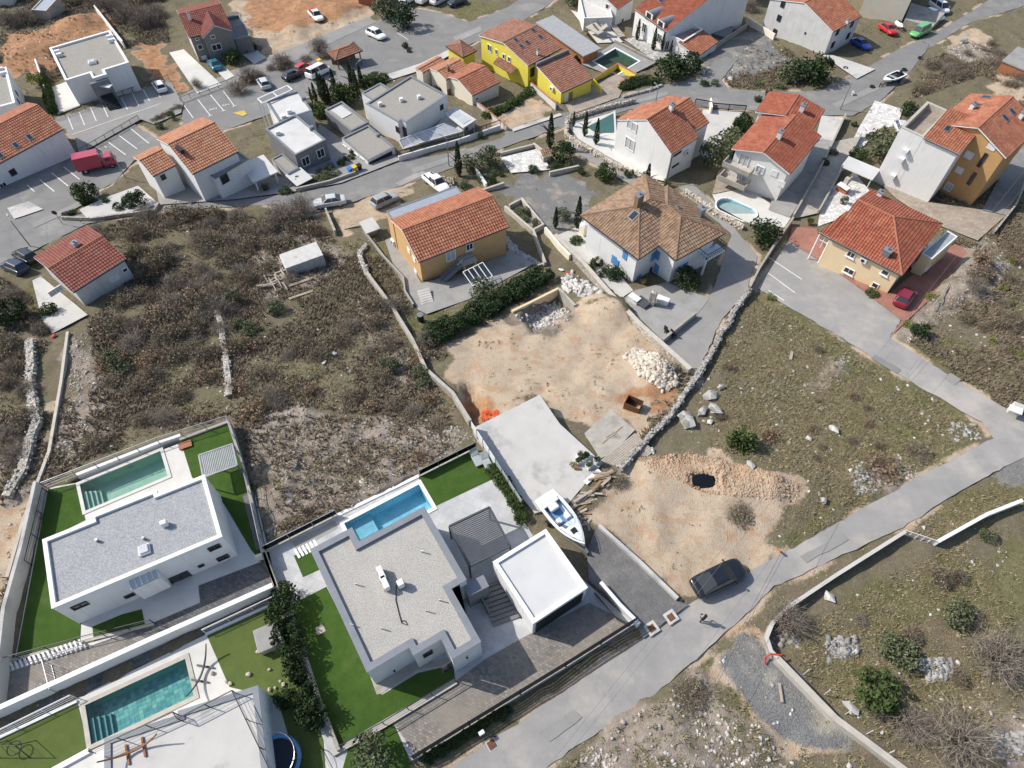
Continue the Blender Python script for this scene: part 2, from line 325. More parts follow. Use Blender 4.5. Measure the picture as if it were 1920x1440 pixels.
tile_mat('tile_orange', (0.35,0.138,0.08), (0.25,0.092,0.054), (0.42,0.2,0.12))
tile_mat('tile_red', (0.32,0.1,0.057), (0.235,0.07,0.041), (0.37,0.15,0.09))
tile_mat('tile_pale', (0.42,0.2,0.115), (0.31,0.13,0.075), (0.4,0.24,0.155))
tile_mat('tile_brown', (0.31,0.2,0.125), (0.17,0.11,0.073), (0.31,0.235,0.17))
tile_mat('tile_dull', (0.3,0.14,0.095), (0.2,0.09,0.06), (0.31,0.18,0.13))
tile_mat('tile_wine', (0.24,0.08,0.058), (0.165,0.052,0.04), (0.25,0.11,0.085))
leaf_mat('leaf'); leaf_mat('twig', rough=0.9)
mat('bark', (0.14,0.115,0.09), (0.09,0.075,0.06), 6, 0.95, 0.3, 20)
water_mat('water_green', (0.86,0.95,0.92)); water_mat('water_blue', (0.82,0.95,0.98)); water_mat('water_teal', (0.8,0.95,0.95)); water_mat('water_dark', (0.7,0.9,0.82))
mat('pool_green', (0.4,0.57,0.49), (0.33,0.5,0.425), 1.0, 0.5, stain=(0.16,0.24,0.19), st=(0.6,0.75), ssc=0.9)
brick_mat('pool_blue', (0.24,0.54,0.68), (0.33,0.63,0.75), (0.45,0.68,0.76), 0.16, 0.16)
mat('pool_dark', (0.13,0.26,0.19), (0.18,0.32,0.24), 0.8, 0.5); mat('pool_lining', (0.32,0.66,0.82), (0.42,0.75,0.88), 2, 0.4)
for i, c in enumerate([(0.1,0.31,0.32), (0.16,0.43,0.41), (0.22,0.5,0.45), (0.12,0.37,0.41), (0.3,0.54,0.48)]): mat('pool_tile_%d' % i, c, None, 3, 0.4)
glass_mat('glass'); glass_mat('glass_clear', (0.88,0.94,0.95))
mat('plastic_red', (0.55,0.05,0.03), None, 2, 0.5); mat('plastic_blue', (0.04,0.2,0.55), None, 2, 0.5); mat('plastic_yellow', (0.8,0.5,0.03), None, 2, 0.5)
mat('plastic_orange', (0.75,0.12,0.03), (0.6,0.09,0.02), 3, 0.6); mat('plastic_white', (0.75,0.75,0.74), None, 2, 0.4); mat('plastic_black', (0.02,0.02,0.022), None, 2, 0.5)
mat('tarp_blue', (0.1,0.22,0.4), (0.13,0.27,0.46), 1.5, 0.5); mat('tarp_grey', (0.34,0.37,0.37), (0.26,0.29,0.29), 1.5, 0.6); mat('cover_green', (0.045,0.105,0.1), (0.06,0.13,0.12), 1.2, 0.5)
mat('lens', (0.3,0.32,0.33), None, 1, 0.15, spec=0.6); mat('lens_red', (0.22,0.02,0.02), None, 1, 0.2, spec=0.6)
mat('paint_line', (0.72,0.72,0.7), (0.6,0.6,0.58), 2, 0.7); mat('paint_yellow', (0.6,0.42,0.08), (0.45,0.32,0.08), 2, 0.7)
mat('rubber', (0.02,0.02,0.02), None, 2, 0.8); mat('terracotta', (0.35,0.15,0.085), None, 3, 0.8); mat('cap_brown', (0.24,0.15,0.1), None, 3, 0.8); mat('fabric_dark', (0.03,0.035,0.05), None, 4, 0.9); mat('skin', (0.55,0.33,0.23), None, 4, 0.6); mat('hair', (0.03,0.02,0.015), None, 4, 0.7)
mat('sand_pile', (0.42,0.36,0.3), (0.36,0.31,0.26), 1.2, 0.95, 0.4, 30, grain=0.1, gsc=12)
def paint(name, c, metal=0.0, rough=0.25):
    m = mat(name, c, c, 1, rough, metal=metal, spec=0.5); b = m.node_tree.nodes['Principled BSDF']; b.inputs['Coat Weight'].default_value = 0.35; b.inputs['Coat Roughness'].default_value = 0.06
for n_, c in dict(white=(0.78,0.78,0.78), black=(0.012,0.014,0.02), silver=(0.5,0.51,0.52), red=(0.5,0.02,0.03), wine=(0.2,0.01,0.025), green=(0.12,0.4,0.14), blue=(0.015,0.06,0.35), teal=(0.02,0.16,0.22), navy=(0.015,0.03,0.06), truck=(0.4,0.035,0.06)).items(): paint('paint_'+n_, c)
# ---------------------------------------------------------------- hillside ground
ZONES = {   # photo outlines of what the bare ground is made of
 'earth': [
  [(835,645),(960,588),(1060,600),(1095,560),(1180,600),(1295,700),(1265,750),(1190,800),(1100,800),(1010,745),(900,790),(858,740)],
  [(1195,858),(1290,848),(1400,878),(1500,908),(1490,945),(1440,1010),(1470,1050),(1310,1110),(1265,1125),(1120,985),(1150,890)],
  [(400,-30),(640,-30),(700,10),(690,45),(560,95),(495,110),(470,60)],
  [(0,60),(60,62),(150,30),(200,10),(235,60),(180,72),(95,90),(112,130),(30,148),(0,125)],
  [(250,85),(300,88),(350,165),(345,182),(290,145)],
  [(100,770),(135,735),(20,1100),(-40,1150),(-40,960),(60,900)],
  [(905,235),(1000,172),(1042,205),(960,245)],
  [(605,405),(700,368),(790,345),(735,400),(640,435)],
  [(1195,780),(1260,735),(1290,720),(1240,780),(1190,830)],
  [(1270,1330),(1420,1160),(1440,1220),(1480,1310),(1580,1400),(1600,1460),(1480,1460),(1370,1300)],
  [(1770,70),(1830,55),(1870,80),(1850,110),(1790,110)], [(1860,150),(1920,130),(1920,190),(1870,200)]],
 'rubble': [
  [(440,795),(560,770),(700,782),(860,795),(885,820),(780,892),(640,962),(505,1012),(470,900)],
  [(130,640),(165,620),(190,720),(180,850),(110,890),(100,850),(130,760)],
  [(1690,600),(1760,520),(1850,440),(1900,480),(1870,540),(1790,590),(1700,650)],
  [(1180,1320),(1300,1280),(1360,1330),(1430,1370),(1480,1450),(1100,1460),(1090,1400)],
  [(1530,690),(1600,660),(1590,720),(1520,735)], [(1760,90),(1830,80),(1880,115),(1800,120)],
  [(1840,1330),(1930,1350),(1930,1450),(1860,1420)], [(1110,1360),(1200,1330),(1190,1450),(1060,1450)],
  [(480,420),(600,440),(640,510),(480,560)], [(690,560),(760,640),(800,740),(770,740),(700,650)], [(1590,870),(1700,850),(1730,890),(1600,935)],
  [(0,850),(60,830),(40,940),(0,960)], [(965,590),(1010,560),(1060,570),(1075,600),(1000,620)]],
 'green': [
  [(640,460),(720,460),(760,540),(850,590),(830,680),(780,650),(720,560)],
  [(1395,545),(1450,560),(1600,650),(1720,720),(1850,800),(1830,850),(1700,900),(1480,1030),(1440,1040),(1600,890),(1560,700),(1440,600)],
  [(1660,1000),(1770,935),(1920,870),(1920,960),(1760,990)], [(1600,1120),(1800,1040),(1940,1000),(1940,1150),(1700,1200),(1560,1180)],
  [(1230,1310),(1300,1270),(1420,1170),(1400,1250),(1300,1330),(1130,1390)], [(210,40),(300,20),(320,60),(270,85)],
  [(850,10),(930,0),(920,35),(850,45)], [(1340,150),(1420,140),(1460,165),(1370,172)], [(1440,70),(1500,110),(1440,120)],
  [(1700,640),(1760,690),(1880,760),(1920,790),(1920,720),(1800,640)], [(20,560),(60,520),(100,600),(60,640)], [(1500,1260),(1700,1250),(1830,1280),(1800,1330),(1600,1330)],
  [(1380,1200),(1420,1330),(1480,1440),(1360,1440),(1340,1350)]],
 'red': [[(440,-30),(640,-30),(700,10),(560,60),(480,60)], [(0,60),(60,62),(150,30),(200,10),(235,60),(180,72),(95,90),(112,130),(30,148),(0,125)], [(1195,780),(1260,735),(1290,720),(1240,780)], [(250,85),(300,88),(350,165),(345,182),(290,145)], [(868,720),(905,720),(920,780),(885,795)], [(1230,770),(1150,730),(1200,715),(1275,745)], [(1270,1330),(1420,1175),(1430,1190),(1290,1345)]],
 'gravel': [
  [(925,348),(1070,322),(1112,355),(1092,432),(1020,442),(962,392)], [(1335,80),(1430,55),(1482,112),(1430,132),(1330,152)],
  [(1355,1225),(1400,1205),(1520,1300),(1590,1400),(1580,1450),(1500,1440),(1400,1330)], [(1100,1005),(1200,1040),(1275,1120),(1210,1170),(1100,1080)],
  [(1870,890),(1930,860),(1930,920),(1890,915)]],
}
LOTS = [  # level building plots cut into the slope
 [(497,1035),(632,967),(785,893),(893,840),(1000,1005),(1195,1175),(740,1445),(625,1445),(515,1115)],
 [(88,915),(145,905),(345,828),(430,790),(475,915),(522,1108),(-60,1370),(-60,1290),(25,1250)],
 [(-60,1420),(390,1185),(520,1125),(640,1460),(-60,1500)],
 [(886,803),(1012,740),(1050,795),(1130,868),(1065,945),(1000,962)]]
DIGS = [([(978,592),(1045,545),(1078,575),(1003,622)], 1.6), ([(1298,893),(1318,889),(1338,894),(1342,906),(1330,914),(1306,913)], 1.6), ([(868,720),(892,722),(905,760),(885,790),(868,760)], 1.8)]
ROADS = {
 'road': ('asphalt_pale', [(815,1460),(1200,1200),(1290,1135),(1400,1076),(1560,986),(1700,906),(1862,822),(1840,792),(1700,712),(1590,641),(1420,541),(1445,500),(1478,452),(1540,490),(1600,532),(1690,600),(1668,633),(1760,692),(1880,762),(1990,815),(1990,825),(1920,857),(1780,932),(1692,990),(1450,1100),(1410,1140),(1230,1302),(990,1460)]),
 'street': ('asphalt', [(-60,520),(-60,350),(147,292),(250,232),(300,265),(345,250),(340,195),(430,160),(560,112),(640,72),(722,32),(760,12),(830,25),(880,42),(950,15),(1000,-20),(1070,-20),(960,52),(860,92),(790,132),(720,147),(620,167),(500,217),(440,238),(330,277),(250,302),(215,342),(150,377),(130,402),(160,422),(60,472)]),
 'main_street': ('asphalt', [(300,396),(440,388),(520,384),(590,400),(640,386),(740,353),(830,322),(900,296),(960,271),(1050,241),(1090,233),(1180,206),(1300,201),(1390,206),(1540,217),(1600,217),(1650,190),(1700,142),(1740,92),(1820,42),(1930,8),(1990,-30),(1900,-30),(1760,58),(1680,95),(1600,142),(1540,171),(1440,173),(1365,166),(1352,150),(1385,110),(1340,112),(1322,140),(1290,151),(1210,166),(1130,196),(1040,216),(960,241),(940,259),(860,285),(760,301),(690,326),(640,346),(560,362),(440,374),(300,386),(130,404),(160,420)]),
 'parking_lane': ('asphalt_lane', [(100,226),(318,150),(336,182),(142,262)]),
 'side_lane': ('asphalt_lane', [(1062,268),(1088,292),(1140,323),(1192,352),(1215,343),(1150,300),(1108,272),(1085,248)]),
 'driveway': ('asphalt_lane', [(1272,352),(1300,345),(1345,390),(1420,480),(1398,552),(1352,600),(1312,690),(1288,696),(1240,632),(1330,560),(1345,520),(1372,440)]),
 'lane': ('asphalt_lane', [(480,118),(690,32),(705,42),(640,72),(560,112),(430,160),(340,196),(335,182),(400,150)]),
}
def wpoly(pts): return [P(*p) for p in pts]
xs = np.arange(-140, 140.01, 0.5)
ys = np.concatenate([np.arange(-18, 72, 0.38), np.arange(72, 185, 0.6)])
X, Y = np.meshgrid(xs, ys); Zs = np.interp(Y, BX, BZ)
def vnoise(X, Y, s, seed):
    r = np.random.default_rng(seed).random((128, 128)); a = X/s; b = Y/s
    i = np.floor(a).astype(int); j = np.floor(b).astype(int); u = a-i; v = b-j; u = u*u*(3-2*u); v = v*v*(3-2*v)
    g = lambda p, q: r[p % 128, q % 128]
    return (g(i,j)*(1-u)+g(i+1,j)*u)*(1-v)+(g(i,j+1)*(1-u)+g(i+1,j+1)*u)*v
WX = X+(vnoise(X, Y, 2.2, 1)-.5)*3.2+(vnoise(X, Y, .8, 2)-.5)*1.2; WY = Y+(vnoise(X, Y, 2.2, 3)-.5)*3.2+(vnoise(X, Y, .8, 4)-.5)*1.2
def blur(a, n):
    a = a.astype(float)
    for _ in range(n):
        p = np.pad(a, 1, mode='edge'); a = (p[:-2, 1:-1]+p[2:, 1:-1]+p[1:-1, :-2]+p[1:-1, 2:]+2*a)/6
    return a
ZW = {}
for k, polys in ZONES.items():
    a = np.zeros(X.shape, bool)
    for p in polys: a |= pip(wpoly(p), WX, WY)
    ZW[k] = blur(a, 2)
hard = np.zeros(X.shape, bool)
for _, p in ROADS.values(): hard |= pip(wpoly(p), X, Y)
ZW['earth'] = np.maximum(ZW['earth'], np.clip(blur(hard, 5)*2.2, 0, .8)*np.clip((vnoise(X, Y, 2.6, 21)-.38)*4, 0, 1))   # gravelly verges
HARDW = []        # further hard outlines are appended below before the ground is made
def soft_at(x, y):
    return True
YARDS = [
 ('courtyard', 'paving_white', [(1065,236),(1148,212),(1180,265),(1248,341),(1205,332),(1085,262)]),
 ('courtyard', 'concrete', [(1318,206),(1392,211),(1366,262),(1322,302),(1300,262)]),
 ('patio', 'concrete', [(1045,442),(1085,425),(1115,465),(1187,545),(1162,562),(1085,486)]),
 ('patio', 'concrete_grey', [(1185,547),(1250,530),(1330,560),(1300,600),(1243,640),(1165,566)]),
 ('yard', 'concrete_grey', [(790,532),(870,512),(955,470),(1002,495),(920,540),(880,562),(800,590),(784,582),(740,505),(722,452),(738,440)]),
 ('forecourt', 'paver_red', [(1485,426),(1530,430),(1560,500),(1665,552),(1760,476),(1790,458),(1818,475),(1745,560),(1668,632),(1690,602),(1600,533),(1540,491),(1478,453)]),
 ('terrace', 'crazy_white', [(1545,360),(1605,328),(1645,378),(1600,402),(1532,426)]),
 ('forecourt', 'paver_brown', [(1640,335),(1745,380),(1850,395),(1885,405),(1832,452),(1760,424),(1680,374)]),
 ('pool_deck', 'paving_white', [(1335,366),(1400,352),(1482,410),(1470,428),(1412,424),(1345,388)]),
 ('courtyard', 'concrete', [(1540,218),(1582,222),(1562,268),(1528,262)]),
 ('terrace', 'crazy_white', [(1640,190),(1692,206),(1682,236),(1642,246),(1600,300),(1580,300),(1610,240)]),
 ('forecourt', 'paver_brown', [(1060,197),(1115,160),(1156,140),(1176,152),(1160,184),(1070,216)]),
 ('courtyard', 'crazy_paving', [(1170,75),(1235,62),(1302,110),(1290,126),(1222,112)]),
 ('courtyard', 'paving_white', [(1070,20),(1130,40),(1168,80),(1120,82)]),
 ('driveway', 'paving_white', [(318,100),(345,94),(416,160),(370,177)]),
 ('driveway', 'paving_white', [(390,118),(408,112),(440,144),(424,152)]),
 ('driveway', 'concrete', [(440,92),(470,85),(500,110),(478,122)]),
 ('yard', 'paving_white', [(95,166),(125,155),(152,200),(110,216)]),
 ('pavement', 'concrete', [(15,392),(55,379),(82,394),(28,412)]),
 ('patio', 'concrete', [(62,528),(78,520),(140,570),(166,592),(100,627),(80,600)]),
 ('courtyard', 'crazy_white', [(938,297),(1012,280),(1032,320),(958,326)]),
 ('yard', 'concrete', [(150,395),(200,372),(260,350),(300,385),(240,400),(165,412)]),
 ('pavement', 'concrete', [(700,150),(790,120),(855,88),(862,95),(800,130),(706,160)]),
 ('yard', 'concrete_grey', [(1462,330),(1540,262),(1570,268),(1480,410),(1440,395)]),
 ('pavement', 'concrete', [(960,243),(1050,214),(1054,218),(962,249)]),
 ('patch_of_concrete', 'concrete_old', [(1095,815),(1145,768),(1190,808),(1150,850),(1125,862)]),
 ('yard', 'concrete_grey', [(290,340),(300,386),(440,376),(560,360),(640,345),(690,326),(750,302),(690,240),(640,262),(600,235),(560,330),(450,340),(380,300)]),
 ('lane', 'asphalt_lane', [(142,262),(336,182),(345,196),(340,214),(290,235),(265,226),(150,291)]),
 ('yard', 'asphalt', [(1840,396),(1886,406),(1935,330),(1935,255),(1880,320)]),
 ('yard', 'paver_brown', [(1335,366),(1345,325),(1372,296),(1402,352)]),
 ('path', 'concrete_old', [(1562,268),(1612,258),(1532,402),(1484,413)]),
 ('track', 'gravel_grey', [(1100,1035),(1118,990),(1200,1062),(1266,1128),(1290,1135),(1205,1198),(1190,1168),(1104,1090)]),
 ('pavement', 'concrete', [(1540,105),(1562,106),(1640,132),(1605,150)]),
]
for _, _, p in YARDS: hard |= pip(wpoly(p), X, Y)
bump = (vnoise(X, Y, 3.0, 11)-.5)*.35+(vnoise(X, Y, 1.1, 12)-.5)*.28
rub = (vnoise(X, Y, .9, 13)-.35)*.5
soft = 1-blur(hard, 1); soft = np.clip(soft, 0, 1)
Zg = Zs+soft*(bump*(1-.45*ZW['earth'])*(1-.9*ZW['gravel'])+rub*ZW['rubble']+((vnoise(X, Y, 1.6, 17)-.5)*.4)*ZW['earth'])-0.06*blur(hard, 1)
lot = np.zeros(X.shape, bool)
for p in LOTS: lot |= pip(wpoly(p), X, Y)
Zg = np.where(lot, np.minimum(Zg, -0.2), Zg)
for p in ([(615,985),(786,890),(825,960),(672,1035)], [(130,905),(305,832),(325,900),(155,970)], [(135,1320),(345,1222),(385,1308),(168,1412)]): Zg = np.where(pip(wpoly(p), X, Y), Zs-3.2, Zg)
for p, d in DIGS: Zg = Zg-d*blur(pip(wpoly(p), X, Y), 1)
# spoil heaps and banks: (photo x, y, radius m, height m)
for px, py, r, h in [(1130,575,3.2,1.5),(1165,590,2.4,1.1),(1215,690,3.2,1.0),(1245,705,2.6,.8),(640,22,4,1.4),(555,55,4,1.2),(590,10,6,1.0),(150,48,5,2.0),(55,100,6,1.5),(1400,905,3.5,.7),(1460,915,3,.7),(1330,895,3.2,.6),(1240,880,3,.5),(1800,545,4,1.2),(1830,505,4,1.2),(1260,1400,4,.7),(1400,1400,3,.6)]:
    c = P(px, py); Zg += soft*h*np.exp(-((X-c.x)**2+(Y-c.y)**2)/(r*r)*1.6)
FREE = soft*(~lot)
def gz(x, y):                                               # height of the built ground at a place
    i = int(np.clip(np.searchsorted(ys, y), 1, len(ys)-1)); j = int(np.clip(round((x+140)/0.5), 0, len(xs)-1))
    t = (y-ys[i-1])/(ys[i]-ys[i-1]); return float(Zg[i-1, j]*(1-t)+Zg[i, j]*t)
def build_ground():
    ny, nx = X.shape
    co = np.stack([X, Y, Zg], -1).reshape(-1, 3)
    idx = np.arange(ny*nx).reshape(ny, nx)
    q = np.stack([idx[:-1, :-1], idx[:-1, 1:], idx[1:, 1:], idx[1:, :-1]], -1).reshape(-1, 4)
    # far skirt out to the distance, following the same slope
    ex = [-2000, -140, 140, 2000]; ey = [-2000, -18, float(ys[-1]), 3000]
    exv = []; n0 = len(co); lines_x = sorted(set(ex)); lines_y = sorted(set(ey+[30, 75, 150]))
    gi = {}
    for a, y in enumerate(lines_y):
        for b, x in enumerate(lines_x): gi[a, b] = n0+len(exv); exv.append((x, y, HZ(y)-0.15))
    fq = []
    for a in range(len(lines_y)-1):
        for b in range(len(lines_x)-1):
            if b == 1 and lines_y[a] >= -18 and lines_y[a+1] <= ys[-1]: continue
            fq.append((gi[a, b], gi[a, b+1], gi[a+1, b+1], gi[a+1, b]))
    co = np.concatenate([co, np.array(exv, float)]); q = np.concatenate([q, np.array(fq)])
    me = bpy.data.meshes.new('ground'); me.vertices.add(len(co)); me.vertices.foreach_set('co', co.ravel())
    me.loops.add(q.size); me.loops.foreach_set('vertex_index', q.ravel().astype('i')); me.polygons.add(len(q))
    me.polygons.foreach_set('loop_start', np.arange(0, q.size, 4, dtype='i')); me.polygons.foreach_set('loop_total', np.full(len(q), 4, 'i'))
    me.polygons.foreach_set('use_smooth', np.ones(len(q), bool)); me.update(calc_edges=True)
    at = me.attributes.new('zone', 'FLOAT_COLOR', 'POINT'); d = np.zeros((len(co), 4), 'f'); n = ny*nx
    for k, c in (('earth', 0), ('rubble', 1), ('green', 2), ('gravel', 3)): d[:n, c] = ZW[k].ravel()
    at.data.foreach_set('color', d.ravel())
    a2 = me.attributes.new('zone2', 'FLOAT_COLOR', 'POINT'); d2 = np.zeros((len(co), 4), 'f'); d2[:n, 0] = ZW['red'].ravel(); a2.data.foreach_set('color', d2.ravel())
    m, nt, b, vec = _base('hillside')
    a = _n(nt, 'ShaderNodeAttribute'); a.attribute_name = 'zone'; sp = _n(nt, 'ShaderNodeSeparateColor'); nt.links.new(a.outputs['Color'], sp.inputs[0])
    n1 = _noise(nt, vec, .35, 6, .65); n2 = _noise(nt, vec, 2.5, 5, .7); n3 = _noise(nt, vec, 9, 3, .7)
    col = _mix(nt, _ramp(nt, n1.outputs[0], .38, .62).outputs[0], (.165,.135,.095), (.145,.135,.075))
    col = _mix(nt, _ramp(nt, n2.outputs[0], .48, .68).outputs[0], col, (.215,.175,.125))
    grn = _mix(nt, _ramp(nt, n2.outputs[0], .35, .65).outputs[0], (.11,.11,.048), (.19,.165,.09))
    def edge(src, lo=.3, hi=.6):                              # break a zone's border up with noise
        ad = _n(nt, 'ShaderNodeMath', operation='ADD'); mu = _n(nt, 'ShaderNodeMath', operation='MULTIPLY_ADD')
        nt.links.new(n2.outputs[0], mu.inputs[0]); mu.inputs[1].default_value = .9; mu.inputs[2].default_value = -.45
        nt.links.new(src, ad.inputs[0]); nt.links.new(mu.outputs[0], ad.inputs[1]); return _ramp(nt, ad.outputs[0], lo, hi).outputs[0]
    col = _mix(nt, edge(sp.outputs[2], .3, .8), col, grn)
    er = _mix(nt, _ramp(nt, n1.outputs[0], .4, .6).outputs[0], (.45,.3,.19), (.42,.335,.245))
    n4 = _noise(nt, vec, .9, 6, .75); er = _mix(nt, _ramp(nt, n4.outputs[0], .5, .66).outputs[0], er, (.33,.215,.135)); er = _mix(nt, _ramp(nt, n4.outputs[0], .48, .3).outputs[0], er, (.47,.38,.28))
    mp = _n(nt, 'ShaderNodeMapping'); mp.inputs['Rotation'].default_value = (0, 0, .6); mp.inputs['Scale'].default_value = (.3, 1.1, 1); nt.links.new(vec, mp.inputs[0]); n5 = _noise(nt, mp.outputs[0], 1.0, 5, .65)
    er = _mix(nt, _ramp(nt, n5.outputs[0], .58, .8).outputs[0], er, (.37,.265,.18))            # drag marks of machines
    er = _mix(nt, _ramp(nt, n3.outputs[0], .52, .72).outputs[0], er, (.36,.265,.185))
    az = _n(nt, 'ShaderNodeAttribute'); az.attribute_name = 'zone2'; s2 = _n(nt, 'ShaderNodeSeparateColor'); nt.links.new(az.outputs['Color'], s2.inputs[0])
    er = _mix(nt, edge(s2.outputs[0], .3, .8), er, _mix(nt, _ramp(nt, n4.outputs[0], .4, .6).outputs[0], (.42,.235,.125), (.3,.16,.09)))
    col = _mix(nt, edge(sp.outputs[0]), col, er)
    v = _n(nt, 'ShaderNodeTexVoronoi'); v.inputs['Scale'].default_value = 3.2; nt.links.new(vec, v.inputs['Vector'])
    vs = _n(nt, 'ShaderNodeSeparateColor'); nt.links.new(v.outputs['Color'], vs.inputs[0])
    rk = _mix(nt, vs.outputs[0], (.25,.205,.165), (.38,.34,.3)); rk = _mix(nt, _ramp(nt, n3.outputs[0], .42, .62).outputs[0], rk, (.27,.215,.165))
    rk = _mix(nt, _ramp(nt, n1.outputs[0], .46, .62).outputs[0], rk, (.18,.145,.105))
    col = _mix(nt, edge(sp.outputs[1], .25, .6), col, rk)
    gv = _mix(nt, _ramp(nt, n3.outputs[0], .35, .65).outputs[0], (.15,.15,.147), (.23,.225,.215)); gv = _mix(nt, _ramp(nt, n1.outputs[0], .5, .68).outputs[0], gv, (.34,.31,.26))
    col = _mix(nt, edge(a.outputs['Alpha']), col, gv)
    v2 = _n(nt, 'ShaderNodeTexVoronoi'); v2.inputs['Scale'].default_value = 2.2; nt.links.new(vec, v2.inputs['Vector'])
    peb = _ramp(nt, v2.outputs['Distance'], .1, .16, (1,1,1,1), (0,0,0,1)); gate = _ramp(nt, n1.outputs[0], .5, .58)
    pf = _n(nt, 'ShaderNodeMath', operation='MULTIPLY'); nt.links.new(peb.outputs[0], pf.inputs[0]); nt.links.new(gate.outputs[0], pf.inputs[1])
    col = _mix(nt, pf.outputs[0], col, (.5,.47,.43))
    rr = _ramp(nt, n3.outputs[0], .25, .75, (.72,.72,.72,1), (1.25,1.25,1.25,1)); col = _mix(nt, 1.0, col, rr.outputs[0], 'MULTIPLY')
    nt.links.new(col, b.inputs['Base Color']); b.inputs['Roughness'].default_value = .95; b.inputs['Specular IOR Level'].default_value = .1
    bp = _n(nt, 'ShaderNodeBump'); bp.inputs['Strength'].default_value = .8; bp.inputs['Distance'].default_value = .15
    nt.links.new(n3.outputs[0], bp.inputs['Height']); nt.links.new(bp.outputs[0], b.inputs['Normal'])
    me.materials.append(m); o = bpy.data.objects.new('ground', me); COL.objects.link(o); o['kind'] = 'structure'
build_ground()
for k, (nm, (m_, p)) in enumerate(ROADS.items()): drape(nm, m_, p, 0.05+0.006*k, jit=.09)
for k, (m_, p) in enumerate((('asphalt_lane', [(1010,1375),(1075,1330),(1092,1346),(1030,1392)]), ('asphalt_lane', [(1500,1045),(1580,1000),(1590,1012),(1512,1056)]), ('asphalt', [(1640,665),(1690,694),(1682,702),(1632,673)]), ('asphalt_lane', [(770,318),(850,292),(854,300),(776,327)]), ('asphalt_lane', [(1150,200),(1250,172),(1255,178),(1156,206)]), ('asphalt_pale', [(740,345),(790,320),(800,326),(752,350)]), ('asphalt_lane', [(200,352),(60,420),(66,428),(210,358)]), ('asphalt_pale', [(850,70),(900,50),(905,58),(858,80)]), ('asphalt_lane', [(1560,196),(1640,160),(1648,168),(1570,204)]), ('asphalt_lane', [(1780,700),(1800,712),(1790,722),(1770,708)]))): drape('road_patch', m_, p, 0.098, jit=.06)
for k, (nm, m_, p) in enumerate(YARDS): drape(nm, m_, p, 0.10+0.005*k)
# ---------------------------------------------------------------- building kit
WALLS = {}; SLOPES = {}
class Rect: pass
def rect(A, B, C, z):
    """level rectangle: A-B is one eave (photo points seen at level z), C lies on the opposite eave"""
    a, b, c = L(*A, z), L(*B, z), L(*C, z); r = Rect(); r.O = a; d = b-a; r.LU = d.length; r.u = d/r.LU
    r.v = V(-r.u.y, r.u.x, 0); s = (c-a).dot(r.v)
    if s < 0: r.v = -r.v; s = -s
    r.LV = s; r.z = z; return r
def rp(r, s, t, z=None): p = r.O+r.u*s+r.v*t; return V(p.x, p.y, r.z if z is None else z)
def proj(p):
    d = np.array([p[0], p[1], p[2]-HC]); z = d @ _fw; return 960+FPX*d[0]/z, 720-FPX*(d @ _up)/z
def ray_plane(px, py, p0, n):
    d = _fw*FPX+np.array([px-960.0, 0, 0])+_up*(720.0-py); d = Vector(d); c = V(0, 0, HC)
    k = d.dot(n)
    if abs(k) < 1e-9: return None, 0
    t = (Vector(p0)-c).dot(n)/k; return c+d*t, t
def reg_walls(t, pts, z0, z1):
    n = len(pts); ar = sum(pts[i][0]*pts[(i+1) % n][1]-pts[(i+1) % n][0]*pts[i][1] for i in range(n))
    for i in range(n):
        a, b = V(pts[i][0], pts[i][1], 0), V(pts[(i+1) % n][0], pts[(i+1) % n][1], 0); d = b-a
        if d.length < .05: continue
        nn = V(d.y, -d.x, 0).normalized()*(1 if ar > 0 else -1)
        WALLS.setdefault(t.name, []).append((a, b, nn, z0, z1))
def hit_wall(t, px, py):
    best = None
    for a, b, n, z0, z1 in WALLS.get(t.name, []):
        p, k = ray_plane(px, py, a, n)
        if p is None or k <= 0: continue
        d = (b-a); s = (p-a).dot(d)/d.length_squared
        if n.dot(V(0, 0, HC)-p) <= 0: continue
        over = max(0, -s*d.length, (s-1)*d.length)+max(0, z0-1-p.z, p.z-z1-1.2)
        key = (round(over, 2), k)
        if best is None or key < best[0]: best = (key, p, d.normalized(), n)
    return best and best[1:]
def window(t, px, py, w=1.0, h=1.2, style='white', sill=False, name='window'):
    hw = hit_wall(t, px, py)
    if not hw: return
    p, d, n = hw; up = V(0, 0, 1)
    R = Matrix((d, n, up)).transposed()
    def bx(mb, s, z, ww, hh, dep, off): return mb.box(p+d*s+up*z+n*off, (ww, dep, hh), R=R)
    fm = {'white': 'trim_white', 'dark': 'trim_dark', 'shut': 'shutter_white', 'blue': 'shutter_blue', 'pale': 'trim_white', 'door': 'trim_dark', 'garage': 'metal_dark', 'wood': 'wood'}[style]
    mb = MB(); k = 0.09
    if style in ('shut', 'blue', 'garage', 'wood'):
        bx(mb, 0, 0, w, h, .05, .03)
        for q in range(max(2, int(h/.22))): bx(mb, 0, -h/2+h*(q+.5)/max(2, int(h/.22)), w-.08, h/max(2, int(h/.22))*.6, .03, .07)
        if style == 'blue': bx(mb, 0, 0, .05, h, .04, .075)
        o = mb.build(name, fm, t); return o
    for s in (-1, 1): bx(mb, s*(w-k)/2, 0, k, h, .1, .05)
    for s in (-1, 1): bx(mb, 0, s*(h-k)/2, w-2*k, k, .1, .05)
    if w > .9: bx(mb, 0, 0, k*.7, h-2*k, .08, .045)
    o = mb.build(name, fm, t)
    bx(MB(), 0, 0, w-2*k+.01, h-2*k+.01, .02, .015).build('pane', 'pane_pale' if style == 'pale' else 'pane', o)
    if sill: bx(MB(), 0, -h/2-.04, w+.2, .07, .2, .1).build('sill', 'coping_white', o)
    return o
